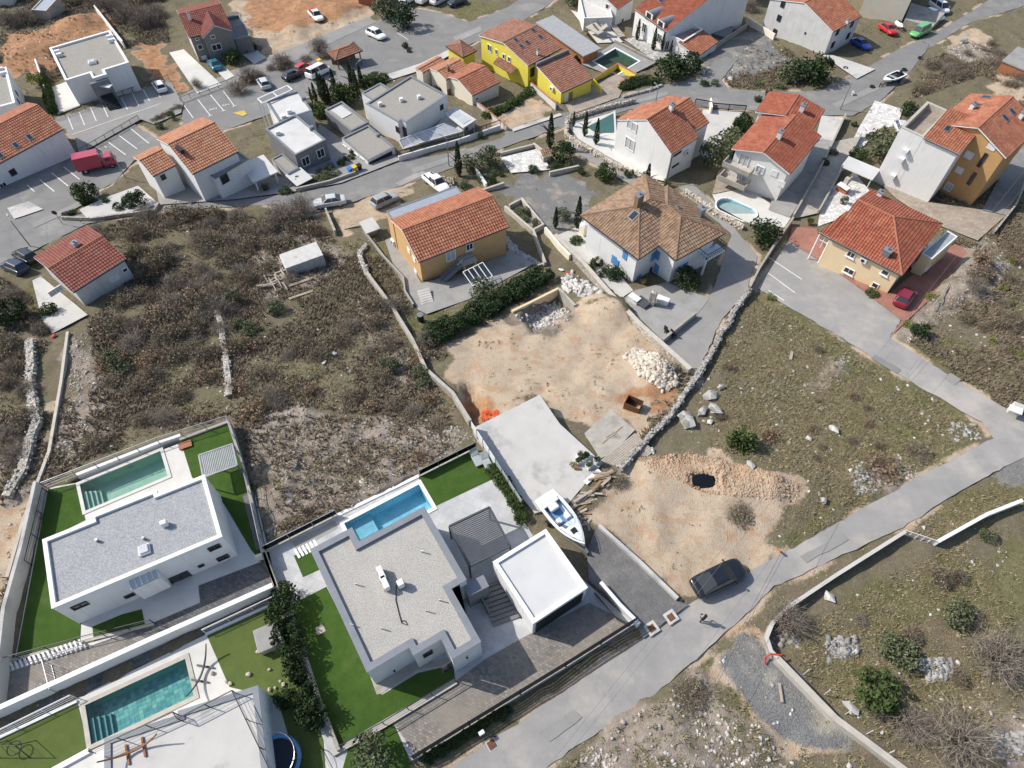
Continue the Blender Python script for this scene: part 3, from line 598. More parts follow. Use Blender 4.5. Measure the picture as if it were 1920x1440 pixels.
def unit_ac(t, px, py):
    hw = hit_wall(t, px, py)
    if not hw: return
    p, d, n = hw; R = Matrix((d, n, V(0, 0, 1))).transposed()
    o = MB().box(p+n*.2, (.85, .32, .6), R=R).build('air_conditioner', 'plastic_white', t); MB().tube([p+n*.37, p+n*.385], .22, 12).build('fan_grille', 'metal_dark', o)
PER = 0.34; COURSE = 0.42
def slope(t, pts, m, name='roof_slope', amp=0.075, thick=0.12, under=True):
    """tiled slope: pts = eave start, eave end, then the upper points in order; tiles are rolled and lapped in the mesh"""
    p = [Vector(q) for q in pts]; O = p[0]; u = (p[1]-p[0]).normalized()
    nrm = (p[1]-p[0]).cross(p[2]-p[0]).normalized(); nrm = nrm if nrm.z > 0 else -nrm
    v = nrm.cross(u).normalized()
    if (p[2]-p[0]).dot(v) < 0: v = -v
    q = [((a-O).dot(u), (a-O).dot(v)) for a in p]; n = len(q)
    u0, u1 = min(a[0] for a in q), max(a[0] for a in q); v1 = max(a[1] for a in q)
    us = list(np.arange(u0, u1, PER/4))+[u1]; crit = sorted(set([round(a[0], 4) for a in q])); us = sorted(set([round(x, 4) for x in us]+crit))
    def span(x):
        ys_ = []
        for i in range(n):
            (x1, y1), (x2, y2) = q[i], q[(i+1) % n]
            if abs(x2-x1) < 1e-6: continue
            tt = (x-x1)/(x2-x1)
            if -1e-6 <= tt <= 1+1e-6: ys_.append(y1+tt*(y2-y1))
        return (min(ys_), max(ys_)) if ys_ else (0, 0)
    vl = []
    k = 0
    while k*COURSE < v1: vl += [(k*COURSE, 0.055), (min((k+1)*COURSE, v1), 0.0)]; k += 1
    mb = MB(); rows = len(vl); uvs = []
    for x in us:
        x_ = min(max(x, u0+1e-5), u1-1e-5); lo, hi = span(x_); a = amp*(0.5+0.5*math.cos(2*math.pi*x/PER))
        for vv, off in vl: mb.v.append(tuple(O+u*x+v*min(max(vv, lo), hi)+nrm*(a+off+0.01)))
    for i in range(len(us)-1):
        um = (us[i]+us[i+1])/2
        for j in range(rows-1):
            mb.f.append((i*rows+j, (i+1)*rows+j, (i+1)*rows+j+1, i*rows+j+1)); uvs += [(math.floor(um/PER)+.5, j//2+.5)]*4
    if nrm.dot(u.cross(v)) < 0: mb.f = [f[::-1] for f in mb.f]
    mb.uv = uvs
    o = mb.build(name, m, t, smooth=False)
    if under:
        s = MB(); a = [x-nrm*0.0 for x in p]; b = [x-nrm*thick for x in p]; k = len(p)
        s.add(a+b, [tuple(range(k)), tuple(range(2*k-1, k-1, -1))]+[(i, (i+1) % k, k+(i+1) % k, k+i) for i in range(k)]); s.build('eaves', 'trim_dark' if under == 'dark' else 'coping_white', o)
    if under and (p[1]-p[0]).length > 2: MB().tube([p[0]-v*.04-nrm*.06, p[1]-v*.04-nrm*.06], .065, 6).build('gutter', 'metal_dark', o)
    SLOPES.setdefault(t.name, []).append((p, u, v, nrm, O, q))
    return o
def ridge(t, a, b, m, name='ridge_cap'):
    a, b = Vector(a), Vector(b); n = max(2, int((b-a).length/.4)); pts = []
    MB().tube([a+(b-a)*i/n+V(0, 0, .03) for i in range(n+1)], [.11+.02*(i % 2) for i in range(n+1)], 6).build(name, m, t)
def hit_slope(t, px, py):
    best = None
    for p, u, v, nrm, O, q in SLOPES.get(t.name, []):
        x, k = ray_plane(px, py, O, nrm)
        if x is None or k <= 0: continue
        a, b = (x-O).dot(u), (x-O).dot(v)
        cu = sum(z[0] for z in q)/len(q); cv = sum(z[1] for z in q)/len(q)
        ins = bool(pip([(z[0], z[1]) for z in q], np.array([a]), np.array([b]))[0])
        key = (not ins, k if ins else (a-cu)**2+(b-cv)**2)
        if best is None or key < best[0]: best = (key, x, u, v, nrm)
    return best[1:]
def skylight(t, px, py, w=.75, h=1.1):
    x, u, v, n = hit_slope(t, px, py); R = Matrix((u, v, n)).transposed()
    o = MB().box(x+n*.09, (w, h, .14), R=R).build('skylight', 'metal_grey', t); MB().box(x+n*.165, (w-.2, h-.2, .02), R=R).build('pane', 'pane', o)
def chimney(t, px, py, w=.6, d=.6, h=1.2, m='wall_white', cap='coping_grey'):
    x, u, v, n = hit_slope(t, px, py); c = V(x.x, x.y, x.z); uu = V(u.x, u.y, 0).normalized(); rz = math.atan2(uu.y, uu.x)
    o = MB().box(c+V(0, 0, h/2-.4), (w, d, h+.8), rz).build('chimney', m, t); MB().box(c+V(0, 0, h+.06), (w+.16, d+.16, .1), rz).build('cap', cap, o)
    MB().cyl(c+V(0, 0, h+.11), .12, .25, 8).build('flue', 'metal_grey', o)
def solve_ridge(r, fr, px_pt):
    best = (1e9, 1.0)
    for k in range(4, 60):
        rh = k*.1; q = proj(rp(r, 0, r.LV*fr, r.z+rh)); e = (q[0]-px_pt[0])**2+(q[1]-px_pt[1])**2
        if e < best[0]: best = (e, rh)
    return best[1]
def walls_rect(t, r, zb, m, ov, gable_h=0, fr=.5, name='wall'):
    s0, s1, t0, t1 = ov, r.LU-ov, ov, r.LV-ov
    pts = [rp(r, s0, t0), rp(r, s1, t0), rp(r, s1, t1), rp(r, s0, t1)]
    zt = r.z-.02; mb = MB()
    if gable_h:
        k = gable_h/(r.LV*fr); k2 = gable_h/(r.LV*(1-fr)); ze = r.z+ov*k-.12; ze2 = r.z+ov*k2-.12; zr = r.z+gable_h-.12; tm = r.LV*fr
        prof = [(t0, zb), (t1, zb), (t1, ze2), (tm, zr), (t0, ze)]
        vs = [rp(r, s, a, z) for s in (s0, s1) for a, z in prof]; fs = [(0,1,2,3,4)[::-1], (5,6,7,8,9)]+[(i, (i+1) % 5, 5+(i+1) % 5, 5+i) for i in range(5)]
        if r.u.cross(r.v).z < 0: fs = [f[::-1] for f in fs]
        mb.add(vs, fs)
    else: mb.prism(pts, zb, zt)
    o = mb.build(name, m, t); reg_walls(t, pts, zb, zt); return o
def gable(t, A, B, C, z, wm, tm, zb, rpx=None, pitch=21, fr=.5, ov=.35, rh=None, under=True, walls=True):
    r = rect(A, B, C, z)
    rh = rh or (solve_ridge(r, fr, rpx) if rpx else r.LV/2*math.tan(math.radians(pitch)))
    rh = min(rh, r.LV*.5*.75)
    if walls: walls_rect(t, r, zb, wm, ov, rh, fr)
    a, b, c, d = rp(r, 0, 0), rp(r, r.LU, 0), rp(r, r.LU, r.LV), rp(r, 0, r.LV); m1, m2 = rp(r, 0, r.LV*fr, z+rh), rp(r, r.LU, r.LV*fr, z+rh)
    slope(t, [a, b, m2, m1], tm, under=under); slope(t, [c, d, m1, m2], tm, under=under); ridge(t, m1, m2, tm_cap(tm)); r.rh = rh; return r
def tm_cap(tm): return 'cap_brown' if tm in ('tile_brown', 'tile_dull') else 'terracotta'
def hip(t, A, B, C, z, wm, tm, zb, rh=None, pitch=20, ov=.5, hipA=True, hipB=True, walls=True, under='dark', inset=None):
    r = rect(A, B, C, z); rh = rh or r.LV/2*math.tan(math.radians(pitch)); k = min(inset or r.LV/2, r.LU*.5)
    if walls: walls_rect(t, r, zb, wm, ov, 0)
    a, b, c, d = rp(r, 0, 0), rp(r, r.LU, 0), rp(r, r.LU, r.LV), rp(r, 0, r.LV)
    m1 = rp(r, k if hipA else 0, r.LV/2, z+rh); m2 = rp(r, r.LU-(k if hipB else 0), r.LV/2, z+rh); cp = tm_cap(tm)
    slope(t, [a, b, m2, m1], tm, under=under); slope(t, [c, d, m1, m2], tm, under=under); ridge(t, m1, m2, cp)
    if hipA: slope(t, [d, a, m1], tm, under=under); ridge(t, a, m1, cp); ridge(t, d, m1, cp)
    if hipB: slope(t, [b, c, m2], tm, under=under); ridge(t, b, m2, cp); ridge(t, c, m2, cp)
    return r
def shed(t, A, B, C, z, wm, tm, zb, rise=1.0, ov=.15, under=True, walls=True):
    r = rect(A, B, C, z)
    if walls:
        pts = [rp(r, ov, ov), rp(r, r.LU-ov, ov), rp(r, r.LU-ov, r.LV-ov), rp(r, ov, r.LV-ov)]; z1 = [z-.1, z-.1, z+rise-.15, z+rise-.15]
        mb = MB(); ar = r.u.cross(r.v).z
        vs = [V(p.x, p.y, zb) for p in pts]+[V(p.x, p.y, z1[i]) for i, p in enumerate(pts)]; fs = [(3,2,1,0), (4,5,6,7), (0,1,5,4), (1,2,6,5), (2,3,7,6), (3,0,4,7)]
        mb.add(vs, fs if ar > 0 else [f[::-1] for f in fs]); mb.build('wall', wm, t); reg_walls(t, pts, zb, z)
    slope(t, [rp(r, 0, 0), rp(r, r.LU, 0), rp(r, r.LU, r.LV, z+rise), rp(r, 0, r.LV, z+rise)], tm, under=under); return r
def ortho(pts, z):
    w_ = [L(p[0], p[1], z) for p in pts]; n = len(w_)
    e = [(w_[(i+1) % n]-w_[i]) for i in range(n)]; i0 = max(range(n), key=lambda i: e[i].length); th = math.atan2(e[i0].y, e[i0].x)
    c, s = math.cos(th), math.sin(th); q = [(p.x*c+p.y*s, -p.x*s+p.y*c) for p in w_]
    ty = [abs((q[(i+1) % n][0]-q[i][0])) >= abs((q[(i+1) % n][1]-q[i][1])) for i in range(n)]      # True: edge runs along u
    cst = [((q[i][1]+q[(i+1) % n][1])/2 if ty[i] else (q[i][0]+q[(i+1) % n][0])/2) for i in range(n)]
    out = []
    for i in range(n):
        j = (i-1) % n
        if ty[i] == ty[j]: u_, v_ = q[i]
        elif ty[i]: u_, v_ = cst[j], cst[i]
        else: u_, v_ = cst[i], cst[j]
        out.append(V(u_*c-v_*s, u_*s+v_*c, z))
    return out
def inset(pts, d):
    n = len(pts); ar = sum(pts[i].x*pts[(i+1) % n].y-pts[(i+1) % n].x*pts[i].y for i in range(n)); sg = 1 if ar > 0 else -1; out = []
    for i in range(n):
        a, b, c = pts[i-1], pts[i], pts[(i+1) % n]; e1 = (b-a).normalized(); e2 = (c-b).normalized()
        n1 = V(-e1.y, e1.x, 0)*sg; n2 = V(-e2.y, e2.x, 0)*sg; k = 1+n1.dot(n2); m = (n1+n2)/max(k, .2); out.append(b+m*d)
    return out
def flat(t, pts, zt, zb, wm, cm, rm, pw=.3, pd=.3, world=False, roofname='roof'):
    """flat-roofed block: walls, coping ring, sunken roof surface"""
    o = pts if world else ortho(pts, zt)
    n = len(o); ar = sum(o[i].x*o[(i+1) % n].y-o[(i+1) % n].x*o[i].y for i in range(n))
    if ar < 0: o = o[::-1]
    i_ = inset(o, pw); mb = MB(); vs = [V(p.x, p.y, zb) for p in o]+[V(p.x, p.y, zt-.06) for p in o]
    mb.add(vs, [(i, (i+1) % n, n+(i+1) % n, n+i) for i in range(n)]+[tuple(range(n))[::-1]]); mb.build('wall', wm, t); reg_walls(t, o, zb, zt)
    oo = inset(o, -.04)
    c = MB(); vs = [V(p.x, p.y, zt-.07) for p in oo]+[V(p.x, p.y, zt) for p in oo]+[V(p.x, p.y, zt) for p in i_]+[V(p.x, p.y, zt-pd-.05) for p in i_]
    c.add(vs, [(k*n+i, k*n+(i+1) % n, (k+1)*n+(i+1) % n, (k+1)*n+i) for k in range(3) for i in range(n)]); c.build('parapet', cm, t)
    bm = bmesh.new(); f = bm.faces.new([bm.verts.new((p.x, p.y, zt-pd)) for p in inset(o, pw-.02)]); bmesh.ops.triangulate(bm, faces=[f]); g = MB(); bm.verts.index_update()
    g.add([v.co.copy() for v in bm.verts], [tuple(v.index for v in f.verts) for f in bm.faces]); bm.free(); g.build(roofname, rm, t)
    return o
def zof(px, py): return P(px, py).z
def house(name, label, base, cat='house'):
    return thing(name, label, cat, P(*base))
def vent(t, px, py, z, r=.12, h=.4, m='metal_grey'): MB().cyl(L(px, py, z)-V(0, 0, .1), r, h+.1, 10).build('vent_pipe', m, t)
def roof_box(t, px, py, z, w, d, h, m, name='roof_hatch', rz=.43, dome=None):
    o = MB().box(L(px, py, z)+V(0, 0, h/2), (w, d, h), rz).build(name, m, t, bevel=.04)
    if dome: MB().box(L(px, py, z)+V(0, 0, h+.06), (w*.8, d*.8, .12), rz).build('dome', dome, o, bevel=.05)
# ---------------------------------------------------------------- houses up the slope
def bh(t, h): return ORG[t.name].z+h
# orange house with the outside stair
t = house('house', 'orange rendered house with red tiled roof and dark outside stair', (789,532)); z0 = ORG[t.name].z; zb = z0-2.5; z = z0+3.75
r = gable(t, (784,492), (955,425), (735,411), z, 'wall_orange', 'tile_orange', zb, rpx=(756,431), ov=.3)
window(t, 880, 462, 1.0, 1.1, 'white', True); window(t, 881, 489, 1.0, .9, 'shut'); window(t, 845, 478, 1.3, 1.9, 'pale', name='door')
for px, py in ((767,470),(777,486),(780,510)): window(t, px, py, .8, .9, 'shut')
unit_ac(t, 739, 452)
flat(t, [(722,397),(850,350),(872,362),(738,411)], z+.05, zb, 'wall_orange', 'coping_grey', 'metal_roof', .15, .05, roofname='lean_to_roof')
u = r.u; nrm = -r.v
st = MB(); base = rp(r, 2.0, 0, z0-.3)+nrm*.7; topp = rp(r, 5.2, 0, z0+1.7)+nrm*.7
for k in range(11):
    q = base+(topp-base)*(k/11); MB().box(V(q.x, q.y, q.z), (.34, 1.2, .12), math.atan2(u.y, u.x)).build('stair_step', 'coping_grey', t)
MB().box(topp+u*.9+V(0, 0, .05), (2.0, 1.5, .2), math.atan2(u.y, u.x)).build('landing', 'concrete_grey', t)
for s in (.2, 1.7): MB().box(topp+u*s+nrm*.55+V(0, 0, -1.2), (.2, .2, 2.4), math.atan2(u.y, u.x)).build('column', 'wall_orange', t)
MB().bar(base+nrm*.6+V(0, 0, .9), topp+nrm*.6+V(0, 0, 1.0), .05).bar(topp+nrm*.65+V(0, 0, 1), topp+u*1.9+nrm*.65+V(0, 0, 1), .05).build('handrail', 'metal_dark', t)
g = rect((868,510), (905,492), (912,518), z0+2.0); a, b, c, d = rp(g, 0, 0), rp(g, g.LU, 0), rp(g, g.LU, g.LV, z0+1.5), rp(g, 0, g.LV, z0+1.5)
fr_ = MB(); gl = MB().add([a, b, c, d], [(0,1,2,3)])
for k in range(5): fr_.bar(a+(b-a)*k/4, d+(c-d)*k/4, .08)
fr_.bar(a, b, .08).bar(d, c, .08).bar(d, V(d.x, d.y, z0-.3), .08).bar(c, V(c.x, c.y, z0-.3), .08); o = fr_.build('glass_canopy', 'trim_white', t); gl.build('canopy_glass', 'glass', o)
# white house in the walled garden
t = house('house', 'tall white gabled house with orange roof above a stone garden wall', (1250,339)); z0 = ORG[t.name].z; zb = z0-2.5; z = z0+4.65
gable(t, (1259,290), (1310,257), (1170,217), z, 'wall_white', 'tile_orange', zb, rpx=(1220,225), ov=.12)
gable(t, (1304,246), (1330,229), (1232,191), z+.1, 'wall_white', 'tile_orange', zb, rpx=(1266,200), ov=.12)
window(t, 1185, 236, 1.9, 1.5, 'pale'); window(t, 1181, 270, 1.8, 1.9, 'pale'); window(t, 1270, 288, 1.7, .35, 'dark'); window(t, 1266, 310, 1.5, .35, 'dark'); unit_ac(t, 1285, 285); chimney(t, 1258, 206, .55, .55, .9)
for a_, b_ in (((1259,292),(1250,338)),): MB().bar(L(*a_, z)+V(.1, -.1, 0), V(L(*a_, z).x+.1, L(*a_, z).y-.1, zb), .1).build('drainpipe', 'metal_dark', t)
# house with balconies
t = house('house', 'white house with stacked balconies and long red roof beside the oval pool', (1455,387)); z0 = ORG[t.name].z; zb = z0-2.5; z = z0+5.2
r = gable(t, (1481,327), (1540,255), (1366,285), z, 'wall_white', 'tile_red', zb, rpx=(1435,287), ov=.5)
gable(t, (1522,246), (1546,206), (1414,213), z+.35, 'wall_white', 'tile_red', zb, rpx=(1465,214), ov=.4)
for dz in (1.9, 4.3):
    a, b = rp(r, .2, r.LV*.55, z-dz), rp(r, .2, r.LV+.1, z-dz); out = -r.u*1.7
    mb = MB().prism([a, b, b+out, a+out], z-dz-.18, z-dz); o = mb.build('balcony', 'coping_stone', t)
    pr = MB(); e = [a, a+out, b+out, b]
    for k in range(3): pr.bar(e[k]+V(0, 0, .35), e[k+1]+V(0, 0, .35), .14, .7)
    pr.build('balcony_wall', 'concrete_old', o)
for px, py in ((1452,325),(1465,345)): window(t, px, py, 1.0, 1.0, 'shut')
window(t, 1395, 300, 1.5, 1.9, 'pale', name='door'); window(t, 1390, 335, 1.5, 1.9, 'pale', name='door'); window(t, 1425, 318, 1.2, 1.2, 'pale')
chimney(t, 1502, 209, .7, .6, 1.1, 'wall_white'); chimney(t, 1460, 259, .7, .6, 1.1, 'wall_white')
# tall white and ochre house
t = house('apartment_house', 'tall white and ochre house with roof terrace and red tiled roofs', (1739,381)); z0 = ORG[t.name].z; zb = z0-3; z = z0+8.5
r1 = rect((1690,238), (1797,287), (1836,246), z)
su = .4*r1.LU
flat(t, [rp(r1, 0, 0), rp(r1, su, 0), rp(r1, su, r1.LV*1.25), rp(r1, 0, r1.LV*1.25)], z, zb, 'wall_white', 'coping_stone', 'paver_brown', .35, 1.0, world=True, roofname='roof_terrace')
pts = [rp(r1, su+.01, .02), rp(r1, r1.LU, .02), rp(r1, r1.LU, r1.LV), rp(r1, su+.01, r1.LV)]; MB().prism(pts, zb, z-.05).build('wall', 'wall_white', t); reg_walls(t, pts, zb, z)
slope(t, [rp(r1, su, -.2), rp(r1, r1.LU+.2, -.2), rp(r1, r1.LU+.2, r1.LV, z+1.3), rp(r1, su, r1.LV, z+1.3)], 'tile_orange')
pts2 = [rp(r1, su, r1.LV-.05), rp(r1, r1.LU, r1.LV-.05), rp(r1, r1.LU, r1.LV*1.6), rp(r1, su, r1.LV*1.6)]; MB().prism(pts2, zb, z-.3).build('rear_wall', 'wall_ochre', t)
r2 = gable(t, (1887,297), (1950,236), (1792,200), z+.1, 'wall_ochre', 'tile_orange', zb, rpx=(1832,238), ov=.4)
skylight(t, 1776, 242); skylight(t, 1848, 183); skylight(t, 1832, 198); skylight(t, 1884, 222); skylight(t, 1897, 210); chimney(t, 1820, 205, .5, .5, .9); chimney(t, 1912, 222, .5, .5, .9)
for px, py in ((1700,281),(1692,297),(1676,328)):
    hw = hit_wall(t, px, py); MB().box(hw[0]+hw[2]*.3, (.7, .6, .45), math.atan2(hw[1].y, hw[1].x)).build('air_conditioner', 'plastic_white', t)
for px, py, w_, h_, s_ in ((1817,291,1.1,1.1,'shut'),(1799,319,1.0,1.0,'shut'),(1779,350,1.0,1.3,'pale'),(1842,300,.5,2.2,'dark'),(1822,335,.5,2.0,'dark'),(1860,275,1.1,1.0,'shut')): window(t, px, py, w_, h_, s_)
# tan house
t = house('house', 'tan house with red hipped roof beside the parking court', (1640,540)); z0 = zof(1640,540); zb = z0-2.5; z = z0+3.9
r = hip(t, (1553,446), (1691,517), (1770,421), z, 'wall_tan', 'tile_red', zb, pitch=21, ov=.35, hipA=False, under=True)
wl = MB().add([rp(r, .3, .3, z), rp(r, .3, r.LV-.3, z), rp(r, .3, r.LV/2, z+r.LV/2*math.tan(math.radians(21))-.2)], [(0,1,2), (2,1,0)]).build('gable_wall', 'wall_tan', t)
for px, py, w_, h_ in ((1596,477,1.0,.9),(1592,508,1.3,.9),(1660,511,.9,.8),(1641,535,.8,.8)): window(t, px, py, w_, h_, 'white', True)
unit_ac(t, 1620, 486); chimney(t, 1660, 478, .9, .7, .8, 'metal_grey'); chimney(t, 1648, 368, .6, .6, .7, 'wall_white')
pr = rect((1536,436), (1578,458), (1592,412), z-.4)
slope(t, [rp(pr, 0, 0), rp(pr, pr.LU, 0), rp(pr, pr.LU, pr.LV, z+.5), rp(pr, pr.LU*.3, pr.LV, z+.5)], 'tile_red', name='porch_roof')
for s in (.15, pr.LU*.5, pr.LU-.1): MB().bar(rp(pr, s, .2, z-.5), rp(pr, s, .2, zb), .16).build('porch_column', 'trim_white', t)
pw_ = MB()
for s in (.15, pr.LU*.5): pw_.bar(rp(pr, s, .22, z-1.5), rp(pr, s+pr.LU*.45, .22, z-1.5), .07).bar(rp(pr, s+.7, .22, z-.6), rp(pr, s+.7, .22, z-2.6), .06)
pw_.build('porch_railing', 'trim_white', t)
flat(t, [(1735,470),(1780,430),(1792,446),(1742,490)], z-1.2, zb, 'wall_tan', 'coping_white', 'tarp_grey', .1, .08, roofname='carport_roof')
# blue-shuttered house
t = house('house', 'white house with brown hipped roofs and blue shutters', (1182,539)); z0 = ORG[t.name].z; zb = z0-2.5; z = z0+4.75
hip(t, (1197,487), (1320,402), (1101,396), z, 'wall_white', 'tile_brown', zb, pitch=22, ov=.75)
r = hip(t, (1360,437), (1252,348), (1274,495), z, 'wall_white', 'tile_brown', zb, pitch=23, ov=.75)
for px, py in ((1172,478),(1151,487),(1233,478),(1224,481),(1231,503),(1284,500),(1333,468)): window(t, px, py, .75, 1.4, 'blue')
window(t, 1196, 526, .8, 1.9, 'blue', name='door'); window(t, 1221, 510, .9, 2.0, 'dark', name='door'); window(t, 1156, 493, .8, 1.3, 'blue'); window(t, 1276, 525, .8, 1.6, 'blue', name='door')
skylight(t, 1188, 405, .9, 1.3); skylight(t, 1272, 390, .6, .8); chimney(t, 1312, 405, .8, .7, 1.3, 'metal_grey'); chimney(t, 1196, 385, 1.0, .6, 1.6, 'cap_brown')
hw = hit_wall(t, 1315, 500); bz = z-2.4; dd = hw[1]; dd = dd if dd.x > 0 else -dd; on = hw[2]; a = V(hw[0].x, hw[0].y, bz)-dd*1.5; b = a+dd*3.2; o = MB().prism([a, b, b+on*1.4, a+on*1.4], bz-.2, bz).build('balcony', 'coping_white', t)
ra = MB(); e = [a, a+on*1.4, b+on*1.4, b]
for k in range(3):
    ra.bar(e[k]+V(0, 0, 1), e[k+1]+V(0, 0, 1), .06).bar(e[k]+V(0, 0, .5), e[k+1]+V(0, 0, .5), .03); n_ = max(2, int((e[k+1]-e[k]).length/.35))
    for j in range(n_+1): p = e[k]+(e[k+1]-e[k])*j/n_; ra.bar(p, p+V(0, 0, 1), .03)
ra.build('balcony_railing', 'metal_dark', o)
cl = MB(); cl.bar(e[1]-on*.2+dd*.3, V((e[1]-on*.2+dd*.3).x, (e[1]-on*.2+dd*.3).y, zb), .25); cl.build('column', 'wall_white', t)
# red roofed cottage at the edge of the scrub
t = house('house', 'low grey house with dark red tiled roof beside the overgrown field', (155,572)); z0 = ORG[t.name].z; zb = z0-2.5; z = z0+2.6
gable(t, (136,549), (237,485), (66,481), z, 'wall_pale', 'tile_wine', zb, rpx=(94,502), ov=.3)
chimney(t, 144, 462, .6, .5, .6, 'wall_pale'); window(t, 215, 522, 1.3, 1.0, 'shut'); window(t, 234, 506, .7, .6, 'white'); window(t, 104, 545, 1.6, .8, 'pale')
# twin gabled white house with building site terraces
t = house('house', 'white house with stepped orange roofs beside the red box truck', (303,372)); z0 = ORG[t.name].z; zb = z0-2.5; z = z0+4.4
gable(t, (360,327), (447,284), (291,261), z+.9, 'wall_white', 'tile_pale', zb, rpx=(315,272), ov=.2); gable(t, (286,331), (330,309), (250,295), z-.1, 'wall_white', 'tile_pale', zb, rpx=(266,300), ov=.2)
window(t, 306, 332, .7, .8, 'dark'); flat(t, [(385,319),(447,284),(467,298),(402,336)], z-.6, zb, 'wall_white', 'coping_grey', 'concrete_grey', .25, .15, roofname='terrace'); window(t, 421, 335, 1.2, 1.4, 'dark', name='door')
x, u_, v_, n_ = hit_slope(t, 338, 283); MB().box(x+n_*.35, (.5, 1.5, .5), math.atan2(u_.y, u_.x)).build('chimney', 'metal_dark', t)
sp = MB()
for k in range(9): sp.box(P(352,340)+V(k*.28, .1, 2.5-k*.28), (.3, 1.1, .12), -.4)
sp.build('outside_stair', 'concrete_grey', t)
# carport with flat white roof
t = house('carport', 'flat white carport roof on posts between the gabled and grey houses', (500,340), 'carport'); z0 = zof(490,335); flat_pts = ortho([(447,316),(490,285),(521,322),(480,340)], z0+2.6); pp = flat_pts
MB().prism(pp, z0+2.4, z0+2.62).build('roof', 'membrane_white', t)
for p in inset(pp, .4): MB().bar(V(p.x, p.y, z0+2.4), V(p.x, p.y, z0-1), .22).build('post', 'wall_white', t)
# grey flat house
t = house('house', 'dark grey cube house with stained white flat roofs', (562,322)); z0 = ORG[t.name].z; zb = z0-2.5; z = z0+3.4
flat(t, [(555,290),(610,261),(553,213),(497,243)], z, zb, 'wall_grey', 'coping_grey', 'membrane_white', .25, .25); flat(t, [(527,233),(588,198),(549,168),(501,192)], z+.02, zb, 'wall_white', 'coping_grey', 'membrane_white', .25, .25)
flat(t, [(540,326),(560,313),(528,288),(509,298)], z-1.5, zb, 'wall_pale', 'coping_grey', 'gravel_beige', .2, .15); window(t, 573, 302, 1.3, 1.5, 'white'); window(t, 601, 287, 1.3, 1.5, 'white')
for px, py in ((533,222),(543,212),(585,243),(570,188),(522,252)): roof_box(t, px, py, z-.25, .7, .6, .6, 'plastic_white' if px < 560 else 'metal_grey', 'air_conditioner')
pg = MB(); q = ortho([(484,185),(540,160),(546,168),(492,195)], z+.2); pg.bar(q[0], q[1], .15).bar(q[1], q[2], .15).bar(q[2], q[3], .15).bar(q[3], q[0], .15); pg.bar((q[0]+q[1])/2, (q[2]+q[3])/2, .12)
for p in q: pg.bar(p, V(p.x, p.y, zb), .15)
pg.build('pergola', 'trim_white', t)
wd = ortho([(536,330),(560,313),(585,330),(560,352)], z0+1.6); MB().prism(wd, z0+1.5, z0+1.62).build('canopy', 'membrane_clean', t)
# modern white house with conservatory
t = house('house', 'modern white house with grey-edged gravel roofs and glazed terrace', (697,242)); z0 = ORG[t.name].z; zb = z0-2.5; z = z0+4.6
flat(t, [(689,192),(774,139),(832,179),(762,232),(754,224),(742,230)], z, zb, 'wall_white', 'coping_grey', 'gravel_beige', .3, .2)
flat(t, [(682,172),(716,153),(730,170),(694,190)], z-.6, zb, 'wall_white', 'coping_grey', 'gravel_beige', .25, .15); flat(t, [(612,205),(640,189),(690,228),(656,247)], z-1.9, zb, 'wall_grey', 'coping_grey', 'gravel_beige', .25, .2)
o = ortho([(620,205),(638,195),(662,212),(640,222)], z-1.9); MB().prism(inset(o, .1), z-2.08, z-2.0).build('roof_panel', 'membrane_clean', t)
flat(t, [(637,260),(690,234),(746,281),(686,293)], z-2.0, zb, 'wall_white', 'coping_grey', 'gravel_beige', .25, .2)
window(t, 746, 243, .8, 1.1, 'dark'); window(t, 760, 249, .8, 2.0, 'dark', name='door'); window(t, 828, 201, .7, .9, 'dark'); window(t, 715, 302, 4.2, 1.7, 'garage', name='garage_front')
for k in range(4): window(t, 647+k*11, 277+k*8, 1.0, .9, 'white')
for px, py in ((753,190),(786,185),(713,198)): roof_box(t, px, py, z-.2, .55, .55, .6, 'plastic_white', 'vent_stack')
for px, py in ((709,255),): roof_box(t, px, py, z-2.2, .6, .5, .4, 'metal_grey', 'vent_stack')
tz = z-2.4; a, b, c, d = L(756,277,tz-.5), L(866,246,tz-.5), L(832,232,tz+.3), L(748,262,tz+.3)
o = MB().add([a, b, c, d], [(0,1,2,3)]).build('terrace_glazing', 'pane_pale', t); gb = MB()
for k in range(7): gb.bar(a+(b-a)*k/6+V(0, 0, .03), d+(c-d)*k/6+V(0, 0, .03), .07)
gb.bar(a, b, .08).bar(d, c, .08).build('glazing_bar', 'trim_white', o)
dk = ortho([(752,262),(822,236),(895,215),(905,228),(870,246),(760,278)], z0+1.0); q = [L(*p, z0+1.2) for p in ((748,264),(818,236),(838,210),(890,222),(866,246),(757,279))]; MB().prism(q, zb, z0+1.2).build('terrace', 'paving_white', t)
cz = z0+2.6; q = [L(*p, cz) for p in ((832,212),(855,200),(893,224),(868,240))]; o = MB().prism(q, cz-.1, cz).build('canopy', 'membrane_clean', t); MB().prism(inset([V(p.x, p.y, 0) for p in q], .6), cz+.01, cz+.06).build('canopy_glass', 'pane_pale', o)
for p in inset(q, .3): MB().bar(V(p.x, p.y, cz-.1), V(p.x, p.y, zb), .12).build('canopy_post', 'trim_white', t)
